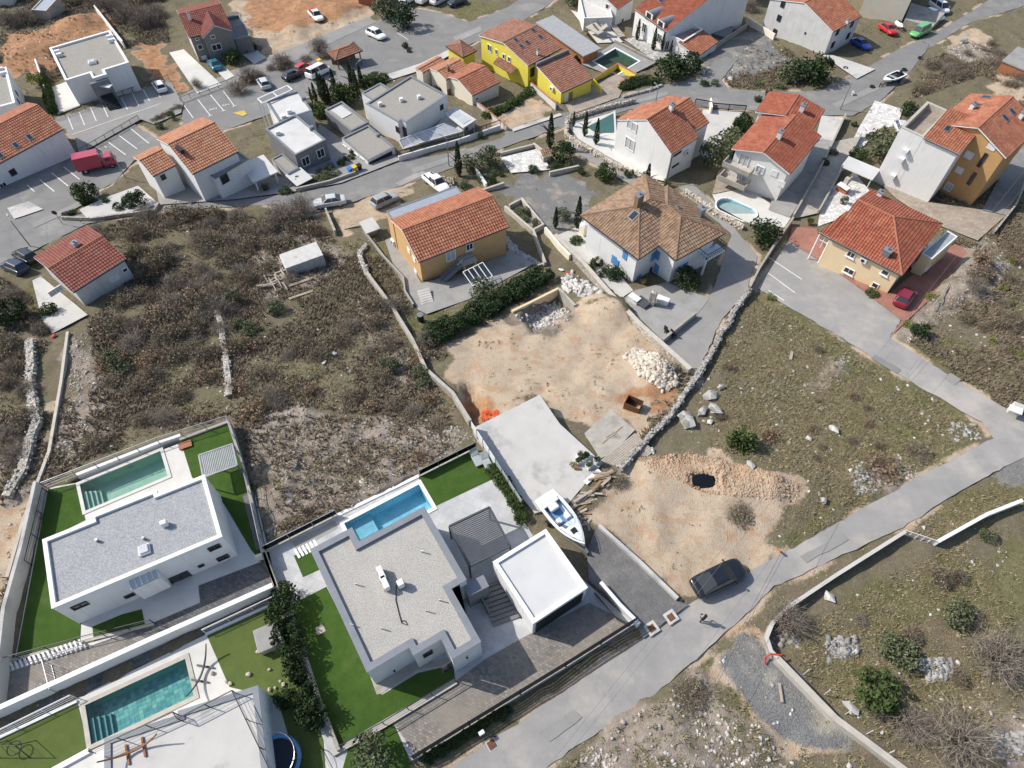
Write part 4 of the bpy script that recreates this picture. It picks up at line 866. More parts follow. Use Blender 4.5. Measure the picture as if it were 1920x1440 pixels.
# white cube house with car park
t = house('house', 'white cube house with gravel roof and dark outside stair above parking bays', (147,196)); z0 = ORG[t.name].z; zb = z0-2.5; z = z0+4.55
flat(t, [(92,89),(206,57),(241,116),(195,131),(200,139),(174,146),(168,137),(122,150)], z, zb, 'wall_white', 'coping_white', 'gravel_beige', .35, .3); roof_box(t, 174, 118, z-.3, 1.3, 1.1, .35, 'plastic_white', dome='pane_pale')
for px, py in ((109,100),(113,106),(207,72),(210,79)): roof_box(t, px, py, z-.3, .9, .5, .6, 'plastic_white', 'air_conditioner')
hw = hit_wall(t, 185, 150)
if hw: MB().box(V(hw[0].x, hw[0].y, z0+1.4)+hw[2]*.3, (3.0, .5, 5.2), math.atan2(hw[1].y, hw[1].x)).build('stair_tower', 'wall_grey', t)
a, b = L(193,168,z0+2.0), P(218,206); d_ = (b-a); side = V(-d_.y, d_.x, 0).normalized()
for k in range(14): q = a+d_*(k/13); MB().box(q, (.45, 2.0, .14), math.atan2(d_.y, d_.x)).build('stair_step', 'metal_dark', t)
q = L(197,160,z0+3.2); MB().box(q, (2.2, 1.0, .12), -.25).build('door_canopy', 'plastic_white', t); window(t, 199, 172, 1.0, 2.0, 'white', name='door')
t = house('house', 'white cube house with sunken court at the left of the parking bays', (56,222)); z0 = ORG[t.name].z; zb = z0-2.5; z = z0+4.0
flat(t, [(-75,150),(12,122),(25,187),(-62,222)], z, zb, 'wall_white', 'coping_white', 'gravel_beige', .35, .3)
for px, py in ((31,175),(34,190),(43,198),(45,215)): window(t, px, py, .6, .8, 'dark')
roof_box(t, 3, 133, z-.3, .9, .5, .6, 'plastic_white', 'air_conditioner'); roof_box(t, 7, 141, z-.3, .9, .5, .6, 'plastic_white', 'air_conditioner')
# long white building
t = house('house', 'long white building with orange roof and roof windows beside the car park', (147,291)); z0 = ORG[t.name].z; zb = z0-2.5; z = z0+4.7
gable(t, (-90,354), (119,242), (60,188), z, 'wall_white', 'tile_orange', zb, pitch=20, ov=.2); skylight(t, 56, 258); skylight(t, 30, 273); skylight(t, 1, 292); window(t, 24, 323, .9, 1.0, 'dark'); window(t, 9, 352, 1.0, 1.8, 'white', name='door')
# red roofed house with grey block front
t = house('house', 'grey block house with brick red cross-gabled roof beside the building site', (372,118)); z0 = ORG[t.name].z; zb = z0-2.5; z = z0+4.85
r = gable(t, (354,71), (434,51), (300,26), z, 'wall_block', 'tile_wine', zb, rpx=(318,34), ov=.3); wl = [rp(r, .25, .3), rp(r, .25, r.LV-.3), rp(r, .29, r.LV-.3), rp(r, .29, .3)]; MB().prism(wl, zb, z).build('side_wall', 'wall_pale', t)
s0 = r.LU*.28; s1 = r.LU*.98; sm = (s0+s1)/2; hh = (s1-s0)/2*.6
a, b, m1, m2 = rp(r, s0, -1.2), rp(r, s1, -1.2), rp(r, sm, -1.2, z+hh), rp(r, sm, r.LV*.42, z+hh); slope(t, [a, rp(r, s0, .5), m2, m1][::1], 'tile_wine', 'dormer_slope'); slope(t, [rp(r, s1, .5), b, m1, m2], 'tile_wine', 'dormer_slope')
vs = [rp(r, s0+.2, -.9, zb), rp(r, s1-.2, -.9, zb), rp(r, s1-.2, -.9, z), rp(r, sm, -.9, z+hh-.2), rp(r, s0+.2, -.9, z)]; ws = [v+r.v*1.5 for v in vs]
MB().add(vs+ws, [(0,1,2,3,4), (9,8,7,6,5)]+[(i, 5+i, 5+(i+1) % 5, (i+1) % 5) for i in range(5)]).build('bay_wall', 'wall_block', t); reg_walls(t, [vs[0], vs[1], ws[1], ws[0]], zb, z+1)
chimney(t, 357, 37, .45, .45, 1.3); window(t, 375, 88, .9, 1.0, 'white'); window(t, 406, 88, 1.7, 1.2, 'white'); window(t, 399, 69, .8, .7, 'white'); window(t, 383, 108, 1.0, .8, 'shut'); window(t, 370, 73, .7, .5, 'white')
flat(t, [(420,32),(448,27),(468,62),(442,78)], z-2.2, zb, 'wall_block', 'coping_grey', 'concrete_grey', .3, .6, roofname='terrace')
# cream bungalow with orange roofs
t = house('house', 'low cream bungalow with joined orange roofs next to the yellow house', (885,199)); z0 = ORG[t.name].z; zb = z0-2.5; z = z0+2.1
gable(t, (885,180), (937,154), (835,142), z, 'wall_cream', 'tile_orange', zb, rpx=(862,149), ov=.15); gable(t, (836,150), (880,128), (797,133), z+.2, 'wall_cream', 'tile_pale', zb, pitch=14, ov=.1); gable(t, (792,137), (834,114), (775,130), z-.1, 'wall_cream', 'tile_pale', zb, pitch=14, ov=.1)
chimney(t, 840, 132, .45, .45, .7, 'wall_brick'); window(t, 843, 175, .8, 1.7, 'wood', name='door'); window(t, 894, 185, .7, .5, 'white')
# yellow house
t = house('house', 'bright yellow two storey house with dull red roofs and roof windows', (960,150)); z0 = zof(985,160); zb = z0-3; z = z0+4.6
gable(t, (990,124), (1054,90), (891,70), z, 'wall_yellow', 'tile_dull', zb, rpx=(955,80), ov=.25); hip(t, (868,108), (894,95), (849,80), z0+2.6, 'wall_yellow', 'tile_dull', zb, ov=.3)
for px, py in ((1000,58),(1013,70),(988,80),(978,88),(967,76)): skylight(t, px, py, .7, .9)
for px, py, w_, h_ in ((918,90,1.1,1.3),(931,97,.6,1.0),(945,106,.7,1.0),(955,111,.7,1.0)): window(t, px, py, w_, h_, 'white')
shed(t, (925,118), (958,138), (935,112), z0+2.4, 'wall_yellow', 'tile_dull', z0+2.3, .6, walls=False); shed(t, (1008,128), (1040,115), (1000,112), z-.6, 'wall_yellow', 'tile_dull', zb, .6)
window(t, 998, 135, 1.0, 1.6, 'dark', name='door'); chimney(t, 1008, 103, .3, .3, .9)
# yellow garage
t = house('garage', 'small yellow garage with sloping dull red roof and dark rear parapet', (1051,196), 'garage'); z0 = ORG[t.name].z; zb = z0-2; z = z0+2.2
r = shed(t, (1052,175), (1112,147), (1020,134), z, 'wall_yellow', 'tile_dull', zb, 1.5); MB().bar(rp(r, 0, r.LV+.15, z+1.7), rp(r, r.LU, r.LV+.15, z+1.7), .35, .7).build('parapet', 'wall_grey', t); window(t, 1061, 184, .8, 1.7, 'shut', name='door'); window(t, 1070, 180, .8, 1.5, 'wood'); unit_ac(t, 1036, 165)
# long pale canopy
t = house('carport', 'long flat pale canopy between the yellow house and the pool', (1095,118), 'carport'); z0 = zof(1095,118); q = ortho([(1004,42),(1032,31),(1131,87),(1096,107)], z0+2.4); MB().prism(q, z0+2.2, z0+2.45).build('roof', 'gravel_blue', t); MB().prism(inset(q, .4), z0-2, z0+2.2).build('wall', 'wall_brick', t)
# white villa pair at the top
t = house('house', 'white terraced villa with outside stairs and red roof at the upper road', (1155,50)); z0 = ORG[t.name].z; zb = z0-2.5; z = z0+3.6
gable(t, (1157,18), (1192,-6), (1118,-22), z, 'wall_white', 'tile_red', zb, pitch=22, ov=.3); flat(t, [(1088,2),(1130,-20),(1150,20),(1098,46)], z-.6, zb, 'wall_white', 'coping_white', 'paving_white', .2, .5, roofname='terrace')
for px, py, w_, h_ in ((1139,12,.9,1.0),(1167,38,.9,.9)): window(t, px, py, w_, h_, 'white')
for fl, (a, b) in enumerate((((1120,22),(1139,38)),((1120,62),(1137,48)),((1150,48),(1166,68)))):
    a, b = P(*a, 2.4 if fl == 0 else .8), P(*b, .6 if fl != 1 else 2.2); d_ = b-a
    for k in range(9): MB().box(a+d_*(k/8), (.35, 1.2, .16), math.atan2(d_.y, d_.x)).build('stair_step', 'coping_stone', t)
for px, py in ((1100,62),(1112,45),(1140,68),(1119,40)): MB().bar(P(px, py, -.5), P(px, py, 2.6), .25).build('column', 'concrete_old', t)
q = [L(px, py, z0+2.2) for px, py in ((1098,50),(1118,40),(1142,54),(1122,64))]; MB().prism(q, q[0].z-.2, q[0].z).build('landing', 'coping_stone', t)
t = house('house', 'white house with barrel dormers and bright red roof above the crazy paving', (1240,105)); z0 = zof(1240,105); zb = z0-2.5; z = z0+3.6
r = gable(t, (1190,17), (1250,60), (1332,-45), z, 'wall_white', 'tile_red', zb, pitch=20, ov=.15)
for s in (.42, .78):
    p = rp(r, r.LU*s, .25, z+.2); pts = []
    mb = MB(); n_ = 9; ring = lambda off: [p+r.u*(math.cos(math.pi*k/n_)*1.0)+V(0, 0, math.sin(math.pi*k/n_)*1.0+.1)+r.v*off for k in range(n_+1)]
    A_, B_ = ring(0), ring(3.0); mb.add(A_+B_, [(k, k+1, n_+2+k, n_+1+k) for k in range(n_)]+[tuple(range(n_+1))]); o = mb.build('barrel_dormer', 'coping_grey', t, smooth=False)
    MB().prism([p+r.u*1.0-r.v*.1, p-r.u*1.0-r.v*.1, p-r.u*1.0+r.v*.06, p+r.u*1.0+r.v*.06], z-.6, z+1.0).build('dormer_front', 'wall_white', o); MB().box(p-r.v*.15+V(0, 0, .3), (1.1, .08, .9), math.atan2(r.u.y, r.u.x)).build('pane', 'pane', o)
skylight(t, 1240, 2, 1, 1)
for px, py in ((1208,52),(1236,72),(1250,85),(1265,92)): window(t, px, py, 1.1, 1.8, 'white', name='door')
flat(t, [(1252,62),(1286,40),(1318,54),(1281,78)], z-1.0, zb, 'wall_white', 'coping_white', 'concrete_grey', .25, .5, roofname='terrace'); shed(t, (1307,107), (1347,78), (1280,82), z-2.2, 'wall_white', 'tile_orange', zb, 1.0)
t = house('outdoor_oven', 'stone block oven tower with grey slab top beside the red roofed annexe', (1335,50), 'oven'); z0 = zof(1335,55); q = ortho([(1314,22),(1335,10),(1352,22),(1330,36)], z0+3); MB().prism(q, z0-1, z0+3).build('body', 'concrete_old', t); MB().prism(inset(q, -.2), z0+3, z0+3.15).build('slab', 'concrete_grey', t); q2 = ortho([(1330,60),(1345,38),(1378,54),(1362,72)], z0+1.2); MB().prism(q2, z0-1, z0+1.2).build('worktop', 'metal_grey', t)
# pale unfinished house upper right
t = house('house', 'pale unpainted house with orange roof by the blue parked car', (1544,104)); z0 = ORG[t.name].z; zb = z0-2.5; z = z0+4.6
gable(t, (1562,60), (1616,30), (1466,-14), z, 'wall_pale', 'tile_orange', zb, rpx=(1525,11), ov=.15)
for px, py, w_, h_ in ((1570,61,.9,1.0),(1597,46,.9,1.0),(1561,84,.9,1.2),(1590,67,.9,1.2)): window(t, px, py, w_, h_, 'dark')
for px, py in ((1468,8),(1461,34),(1453,60)): window(t, px, py, .9, 1.2, 'dark')
window(t, 1510, 62, .3, .4, 'dark'); chimney(t, 1588, 44, .5, .5, .7, 'wall_pale')
t = house('house', 'cream house with parking terrace behind the red car', (1690,43)); z0 = ORG[t.name].z; q = ortho([(1608,30),(1690,43),(1712,-20),(1640,-40)], z0); flat(t, [V(p.x, p.y, 0) for p in q], z0+7, z0-2, 'wall_cream', 'coping_white', 'gravel_beige', .3, .3, world=True); q = [P(*p) for p in ((1692,46),(1744,58),(1765,38),(1700,24))]; MB().prism(q, z0-1.5, z0+1.3).build('terrace', 'concrete_old', t)
t = house('shed', 'red brick shed with grey slab roof among thorny scrub', (1900,140), 'shed'); z0 = zof(1900,140); q = ortho([(1882,110),(1912,86),(1950,110),(1918,140)], z0+1.8); MB().prism(inset(q, .15), z0-1, z0+1.8).build('wall', 'wall_brick', t); MB().prism(q, z0+1.8, z0+2.0).build('roof', 'concrete_grey', t)
# shelter with tiled roof by the street
t = house('shelter', 'open timber shelter with dull tiled hipped roof by the street', (660,125), 'shelter'); z0 = zof(655,125); r = hip(t, (629,114), (680,95), (622,94), z0+2.3, 'wood', 'tile_dull', z0-1, pitch=22, walls=False)
for s in (.5, r.LU/2, r.LU-.5):
    for q in (.4, r.LV-.4): MB().bar(rp(r, s, q, z0+2.3), rp(r, s, q, z0-1), .2).build('post', 'wood', t)
MB().prism([rp(r, .5, r.LV-.5), rp(r, r.LU-.5, r.LV-.5), rp(r, r.LU-.5, r.LV-.3), rp(r, .5, r.LV-.3)], z0-1, z0+2.2).build('rear_wall', 'wood', t)
# buildings cut by the frame
for lab, base, pts, h, wm, rm in (('orange rendered building with open garage at the construction site', (715,16), [(676,4),(712,18),(735,-6),(695,-30)], 3.0, 'wall_brick', 'gravel_beige'), ('pink building behind bare trees on the upper road', (1385,8), [(1342,-6),(1400,8),(1430,-25),(1365,-40)], 4.0, 'wall_pale', 'gravel_beige'), ('grey roofed shed behind the bare orchard', (90,40), [(72,36),(94,42),(118,18),(98,8)], 2.2, 'concrete_old', 'metal_roof'), ('white workshop with grey roof beyond the orchard', (20,18), [(-30,10),(40,8),(30,-20),(-30,-20)], 2.5, 'wall_pale', 'metal_roof')):
    t = house('building', lab, base, 'building'); z0 = ORG[t.name].z; q = ortho(pts, z0); flat(t, [V(p.x, p.y, 0) for p in q], z0+h, z0-2, wm, 'coping_stone', rm, .2, .15, world=True)
# ---------------------------------------------------------------- walls, fences, pools
def path_world(pts, z=None): return [P(*p) if z is None else L(p[0], p[1], z) for p in pts]
def offset_path(w_, d):
    out = []
    for i, p in enumerate(w_):
        e1 = (w_[i]-w_[i-1]) if i else (w_[1]-w_[0]); e2 = (w_[i+1]-w_[i]) if i < len(w_)-1 else (w_[-1]-w_[-2])
        e1 = V(e1.x, e1.y, 0).normalized(); e2 = V(e2.x, e2.y, 0).normalized(); n1 = V(-e1.y, e1.x, 0); n2 = V(-e2.y, e2.x, 0)
        m = (n1+n2)/max(1+n1.dot(n2), .3); out.append(V(p.x, p.y, 0)+m*d)
    return out
def wall_mesh(w_, th, tops, bots):
    a, b = offset_path(w_, th/2), offset_path(w_, -th/2); n = len(w_); mb = MB(); vs = []
    for i in range(n): vs += [(a[i].x, a[i].y, bots[i]), (b[i].x, b[i].y, bots[i]), (b[i].x, b[i].y, tops[i]), (a[i].x, a[i].y, tops[i])]
    fs = [(0,1,2,3), (4*n-1, 4*n-2, 4*n-3, 4*n-4)]
    for i in range(n-1):
        o = 4*i
        for k in range(4): fs.append((o+k, o+4+k, o+4+(k+1) % 4, o+(k+1) % 4))
    return mb.add(vs, fs)
def bwall(label, pts, h, th=.25, m='concrete_old', z=None, cap=None, name='boundary_wall', deep=1.5, group=None, world=False):
    w_ = [Vector(p) for p in pts] if world else path_world(pts, z); t = thing(name, label, 'wall', w_[0], group=group)
    dense = []
    for i in range(len(w_)-1):
        k = max(1, int((w_[i+1]-w_[i]).length/4)) if z is None else 1
        for j in range(k):
            p = w_[i]+(w_[i+1]-w_[i])*j/k; dense.append(V(p.x, p.y, HZ(p.y) if (z is None and not world) else p.z))
    dense.append(w_[-1]); tops = [p.z+h for p in dense]
    wall_mesh(dense, th, tops, [p.z-deep for p in dense]).build('wall', m, t)
    if cap: wall_mesh(dense, th+.08, [x+.06 for x in tops], [x+.001 for x in tops]).build('coping', cap, t)
    return t
def stone_wall(label, pts, h=.9, th=.9, m='stone_grey', n_per=9, cat='wall', size=.28):
    w_ = path_world(pts); t = thing('dry_stone_wall', label, cat, w_[0]); dense = []
    for i in range(len(w_)-1):
        k = max(1, int((w_[i+1]-w_[i]).length/2))
        for j in range(k): p = w_[i]+(w_[i+1]-w_[i])*j/k; q = V(p.x+random.uniform(-.15, .15), p.y+random.uniform(-.15, .15), HZ(p.y)); dense.append(q)
    dense.append(w_[-1]); wall_mesh(dense, th*.75, [p.z+h*.85 for p in dense], [p.z-.6 for p in dense]).build('core', 'rubble_wall', t)
    mb = MB(); oa = offset_path(dense, 1)
    for i in range(len(dense)-1):
        d = dense[i+1]-dense[i]; nn = V(-d.y, d.x, 0).normalized()
        for _ in range(int(d.length*n_per)):
            s = random.random(); o = random.uniform(-.55, .55); zz = h*(1-abs(o)*.5)-.12 if random.random() < .7 else random.uniform(0, h)
            if zz < h*.6: o = random.choice((-.5, .5))
            p = dense[i]+d*s+nn*(o*th); g = random.uniform(.6, 1.3)*size; mb.rock((p.x, p.y, p.z+zz), (g*1.2, g, g*.7))
    o = mb.build('stones', m, t); o['kind'] = 'stuff'; return t
def railing(label, pts, h=1.0, z=None, m='metal_dark', step=1.8, wires=4, name='railing', group=None, glass=False, world=False, cat='railing', r=.035):
    w_ = [Vector(p) for p in pts] if world else path_world(pts, z); t = thing(name, label, cat, w_[0], group=group); U = V(0, 0, 1)
    for i in range(len(w_)-1):
        a, b = w_[i], w_[i+1]; n = max(1, int((b-a).length/step))
        for k in range(n+(1 if i == len(w_)-2 else 0)): p = a+(b-a)*k/n; MB().bar(p-U*.15, p+U*h, r*1.6).build('post', m, t)
        MB().bar(a+U*h, b+U*h, r*1.5).build('rail', m, t)
        if glass: MB().bar(a+U*(h*.5), b+U*(h*.5), .015, h*.85).build('glass_panel', 'glass_clear', t)
        elif wires:
            for j in range(wires): MB().bar(a+U*(h*(j+.4)/wires), b+U*(h*(j+.4)/wires), r*.55).build('wire', m, t)
    return t
def ring_sheet(name, m, outer, hole, z):
    """level sheet with a hole: the outline runs in to the hole and back"""
    o = [L(*p, z) for p in outer]; h = [L(*p, z) if not hasattr(p, 'x') else V(p.x, p.y, z) for p in hole]
    ar = lambda q: sum(q[i].x*q[(i+1) % len(q)].y-q[(i+1) % len(q)].x*q[i].y for i in range(len(q)))
    if ar(o) < 0: o.reverse()
    if ar(h) > 0: h.reverse()
    from mathutils.geometry import delaunay_2d_cdt
    no, nh = len(o), len(h); v2 = [V(p.x, p.y, 0).to_2d() for p in o+h]; ed = [(i, (i+1) % no) for i in range(no)]+[(no+i, no+(i+1) % nh) for i in range(nh)]
    vv, _, ff, _, _, _ = delaunay_2d_cdt(v2, ed, [], 0, 1e-4); vs = [V(p.x, p.y, z) for p in vv]; fs = []
    for a in ff:
        c = sum((vs[i] for i in a), V(0, 0, 0))/len(a); cx, cy = np.array([c.x]), np.array([c.y])
        if not pip(o, cx, cy)[0] or pip(h, cx, cy)[0]: continue
        n = (vs[a[1]]-vs[a[0]]).cross(vs[a[2]]-vs[a[0]]); fs.append(tuple(a) if n.z > 0 else tuple(a[::-1]))
    ob = MB().add(vs, fs).build(name, m); ob['kind'] = 'structure'; return ob
def pool(label, pts, z, depth, bm_, wm, cm, cw=.35, skirt=0, drop=.12, name='swimming_pool', orth=True):
    o = ortho(pts, z) if orth else [L(*p, z) for p in pts]; n = len(o)
    if sum(o[i].x*o[(i+1) % n].y-o[(i+1) % n].x*o[i].y for i in range(n)) < 0: o = o[::-1]
    c = sum(o, V(0, 0, 0))/n; t = thing(name, label, 'pool', (c.x, c.y, z-depth)); out = inset(o, -cw)
    vs = [V(p.x, p.y, z-.03) for p in o]+[V(p.x, p.y, z-depth) for p in o]
    MB().add(vs, [(i, n+i, n+(i+1) % n, (i+1) % n) for i in range(n)]+[tuple(range(n, 2*n))]).build('basin', bm_, t)
    vs = [V(p.x, p.y, z-.25-skirt) for p in out]+[V(p.x, p.y, z+.04) for p in out]+[V(p.x, p.y, z+.04) for p in o]+[V(p.x, p.y, z-.2) for p in o]
    MB().add(vs, [(k*n+i, k*n+(i+1) % n, (k+1)*n+(i+1) % n, (k+1)*n+i) for k in range(3) for i in range(n)]).build('coping', cm, t)
    MB().add([V(p.x, p.y, z-drop) for p in inset(o, .005)], [tuple(range(n))]).build('water', wm, t); t['px'] = 0; del t['px']
    return t, o
def pool_steps(t, o, i, z, m, n=4, length=1.0, wid=1.6, drop=.3):
    a, b, c = o[i-1], o[i], o[(i+1) % len(o)]; e1 = (a-b).normalized(); e2 = (c-b).normalized()
    for k in range(n):
        d = .32*(k+1); q = [b+e1*.01+e2*.01, b+e1*wid+e2*.01, b+e1*wid+e2*d*length, b+e1*.01+e2*d*length]; MB().prism(q, z-1.35, z-drop-.25*k).build('pool_step', m, t)
def sheet(name, m, pts, z): return drape(name, m, pts, zfix=z)
# ---------------------------------------------------------------- plot of the grey roofed villa
LOT1 = [(497,1035),(632,967),(785,893),(893,840),(945,920),(1002,1008),(1195,1175),(745,1442),(625,1442),(515,1115)]
t, po = pool('blue tiled swimming pool beside the gravel-roofed villa', [(640,984),(786,908),(812,955),(672,1022)], 0.06, 1.5, 'pool_blue', 'water_blue', 'coping_white', .35)
ring_sheet('villa_terrace', 'paving_slab', LOT1, inset(po, -.3), 0.02)
pool_i = min(range(4), key=lambda i: po[i].x)
b = po[pool_i]; nb = [po[pool_i-1], po[(pool_i+1) % 4]]; up_ = max(nb, key=lambda p: p.y); lng = max(nb, key=lambda p: (p-b).length); sh_ = min(nb, key=lambda p: (p-b).length)
e1 = (lng-b).normalized(); e2 = (sh_-b).normalized(); W_ = (sh_-b).length; LL = (lng-b).length
MB().prism([b+e1*.01+e2*.01, b+e1*2.4+e2*.01, b+e1*2.4+e2*(W_-.9), b+e1*.01+e2*(W_-.9)], -1.43, -.75).build('shallow_ledge', 'pool_blue', t)
MB().prism([sh_+e1*2.5-e2*.6, sh_+e1*(LL-.02)-e2*.6, sh_+e1*(LL-.02)-e2*.01, sh_+e1*2.5-e2*.01], -1.43, -.55).build('bench', 'pool_blue', t)
cr = MB(); lp = L(790,938,-.3)
sheet('lawn', 'turf', [(783,892),(892,842),(926,897),(812,951)], .045); sheet('lawn', 'turf', [(551,1042),(580,1028),(612,1062),(568,1082)], .045)
sheet('lawn', 'turf', [(546,1133),(612,1100),(705,1290),(716,1303),(783,1262),(850,1246),(853,1272),(655,1386),(634,1408)], .045); sheet('lawn', 'turf', [(655,1396),(735,1351),(772,1432),(758,1450),(640,1450)], .045)
sheet('driveway', 'paver_grey', [(735,1350),(855,1276),(909,1236),(990,1190),(1105,1130),(1192,1175),(782,1422)], .045); sheet('path', 'concrete_old', [(692,1262),(706,1302),(716,1300),(780,1256),(852,1244),(850,1232)], .06)
sheet('stepping_slab', 'concrete_old', [(590,1178),(605,1170),(611,1183),(596,1191)], .07)
t = thing('villa', 'single storey villa with beige gravel roof and wide grey parapet', 'house', L(750,1120,0)); z = 4.2
o = flat(t, [(582,1030),(661,989),(673,1020),(794,947),(875,1090),(841,1102),(905,1203),(846,1234),(828,1197),(773,1229),(768,1209),(690,1263)], z, -.5, 'wall_white', 'coping_grey', 'gravel_roof', .5, .28)
for px, py, w_, h_ in ((802,1225,.8,.9),(812,1242,.7,.9)): window(t, px, py, w_, h_, 'dark')
window(t, 838, 1250, .9, 2.0, 'dark', name='door')
for px, py in ((739,1257),(875,1232)):
    hw = hit_wall(t, px, py); MB().cyl(hw[0]+hw[2]*.1, .08, .25, 8).build('wall_lamp', 'metal_dark', t)
zr = z-.28
for px, py in ((667,1096),(824,1126),(799,1146),(715,1179),(791,1035),(658,1172)): 
    p = L(px, py, zr); MB().tube([p, p+V(0, 0, .35), p+V(.3, -.08, .42)], .05, 8).build('vent_pipe', 'steel', t)
for px, py, w_, d_ in ((717,1080,.45,1.1),(724,1098,.45,1.1),(753,1099,.5,.5)):
    q = thing('air_conditioner', ('white rooftop air conditioning unit at the end of the dark cable' if py == 1098 else 'white rooftop air conditioning unit, farther of the pair from the cable loop') if w_ < .5 else 'white satellite bracket unit on beige gravel roof', 'machine', L(px, py, zr), .5, group='rooftop units on the gravel roof')
    MB().box((0, 0, .55), (w_, d_, .8)).build('casing', 'plastic_white', q, local=True, bevel=.03); MB().tube([(w_/2, 0, .55), (w_/2+.03, 0, .55)], .28, 14).build('fan_grille', 'metal_grey', q, local=True)
    for s in (-1, 1): MB().box((0, s*d_*.35, .08), (w_+.1, .08, .16)).build('foot', 'metal_dark', q, local=True)
ca = [L(743,1097,zr+.05), L(742,1125,zr+.05), L(748,1150,zr+.05), L(753,1168,zr+.05), L(764,1172,zr+.05), L(760,1164,zr+.05), L(753,1164,zr+.05)]; solo(MB().tube(ca, .035, 5), 'cable', 'plastic_black', 'dark cable looping across the gravel roof', 'cable')
# garage and louvred pergola
t = thing('garage', 'white garage with smooth white flat roof beside the boat', 'garage', L(1010,1090,0)); flat(t, [(996,1163),(1104,1107),(1028,997),(921,1048)], 3.2, -.3, 'wall_white', 'coping_white', 'membrane_clean', .3, .22)
window(t, 1048, 1148, 4.6, 2.4, 'garage', name='garage_front'); window(t, 975, 1155, .5, 1.2, 'dark')  # near-black slatted panel stands for the shaded open garage front
t = thing('pergola', 'dark grey louvred pergola between villa and garage', 'pergola', L(890,1010,0)); r = rect((880,1062), (957,1024), (836,990), 2.7); fr_ = MB()
c4 = [rp(r, 0, 0), rp(r, r.LU, 0), rp(r, r.LU, r.LV), rp(r, 0, r.LV)]
for i in range(4): MB().bar(c4[i], c4[(i+1) % 4], .16, .22).build('beam', 'slat_grey', t)
for p in c4: MB().bar(V(p.x, p.y, 2.6), V(p.x, p.y, 0), .16).build('post', 'slat_grey', t)
ns = int(r.LV/.17)
for k in range(ns): MB().bar(rp(r, .1, (k+.5)*r.LV/ns, 2.72), rp(r, r.LU-.1, (k+.5)*r.LV/ns, 2.72), .135, .03).build('slat', 'slat_grey', t)
t = thing('entrance_block', 'dark grey entrance link between villa and garage', 'building', L(900,1100,0)); q = ortho([(868,1098),(905,1080),(916,1098),(880,1118)], 3.0); MB().prism(q, -.3, 3.0).build('wall', 'wall_grey', t); MB().prism(inset(q, -.05), 3.0, 3.08).build('roof', 'coping_grey', t)
for k in range(9): p0, p1 = L(905+k*6, 1092+k*7, .05), L(940+k*6, 1078+k*7, .05); 
st = thing('steps', 'paved steps beside the garage, darkened for shade', 'steps', L(935,1120,0))
for k in range(9): MB().bar(L(890+k*4.4, 1107+k*8, .08+.03*(9-k)), L(938+k*4.4, 1090+k*8, .08+.03*(9-k)), .3, .1).build('step', 'wall_grey', st)  # dark grey puts the shade on these steps into their colour
solo(MB().bar(L(895,1107,.5), L(918,1150,.5), .16, 1.0), 'low_wall', 'wall_grey', 'low dark wall beside the villa entrance steps', 'wall')
# edges of the plot
bwall('low concrete wall under the glass fence north of the blue pool', [(497,1035),(560,1003),(632,967)], .15, .25, 'coping_stone', z=0.0, deep=3.2); bwall('white raised pool wall north of the blue pool', [(632,967),(785,893)], .12, .3, 'wall_white', z=0.0, deep=3.2)
bwall('low concrete wall along the bright artificial lawn', [(785,893),(893,840)], .15, .25, 'coping_stone', z=0.0, deep=3.2)
railing('thin glass and steel railing over the pool stair', [(497,1033),(632,965)], 1.0, z=.15, m='steel', glass=True); railing('thin glass railing behind the bright artificial lawn', [(787,892),(893,839)], 1.0, z=.15, m='steel', glass=True)
bwall('long grey concrete wall left of the villa lawn', [(497,1038),(528,1118)], .9, .3, 'concrete_old', z=0.0, deep=3); bwall('low wall between hedge and villa lawn', [(528,1120),(590,1290),(637,1408)], .5, .3, 'concrete_old', z=0, deep=1)
bwall('stone-capped low wall between lawn and driveway', [(625,1415),(720,1362),(856,1280)], .25, .3, 'coping_stone', z=0, deep=1)
railing('dark wire railing on the stone-capped wall by the driveway', [(640,1402),(720,1358),(854,1277)], 1.0, z=.25, m='metal_dark', wires=3)
stp = thing('pool_stair', 'narrow stair well beside the blue pool', 'steps', L(585,1020,0))
for k in range(6): MB().bar(L(553+k*7, 1030-k*3.5, .1-.02*k), L(562+k*7, 1046-k*3.5, .1-.02*k), .22, .08).build('step', 'coping_white', stp)
sheet('stair_well', 'concrete_grey', [(548,1016),(628,976),(634,990),(556,1034)], .03)
# dark slatted fence along the road
fa = [(1190,1168),(1060,1250),(975,1302),(880,1360),(775,1424)]
t = thing('slatted_fence', 'long dark slatted metal fence between driveway and road', 'fence', L(1000,1290,0))
for i in range(len(fa)-1):
    a, b = L(*fa[i], .1), L(*fa[i+1], .1); n = max(1, int((b-a).length/2.4))
    for k in range(n):
        p, q = a+(b-a)*k/n, a+(b-a)*(k+1)/n; MB().bar(p-V(0, 0, .3), p+V(0, 0, 1.75), .09).build('post', 'metal_dark', t)
        for j in range(6): MB().bar(p+V(0, 0, .3+j*.27), q+V(0, 0, .3+j*.27), .03, .2).build('slat', 'metal_dark', t)
bwall('low white kerb wall under the dark slatted fence', fa, .2, .28, 'concrete_old', z=0.0, deep=.6)
bwall('white gate wall beside the garage', [(1124,1098),(1160,1140),(1196,1176)], .9, .22, 'wall_white', z=0, cap='coping_white')
t = thing('sliding_gate', 'folded dark sliding gate parked behind the gate wall', 'gate', L(1140,1135,0))
for j in range(5): MB().bar(L(1115,1112,.2+.3*j), L(1158,1162,.2+.3*j), .05, .22).build('slat', 'metal_dark', t)
for p in ((1115,1112),(1136,1137),(1158,1162)): MB().bar(L(*p, 0), L(*p, 1.6), .08).build('post', 'metal_dark', t)
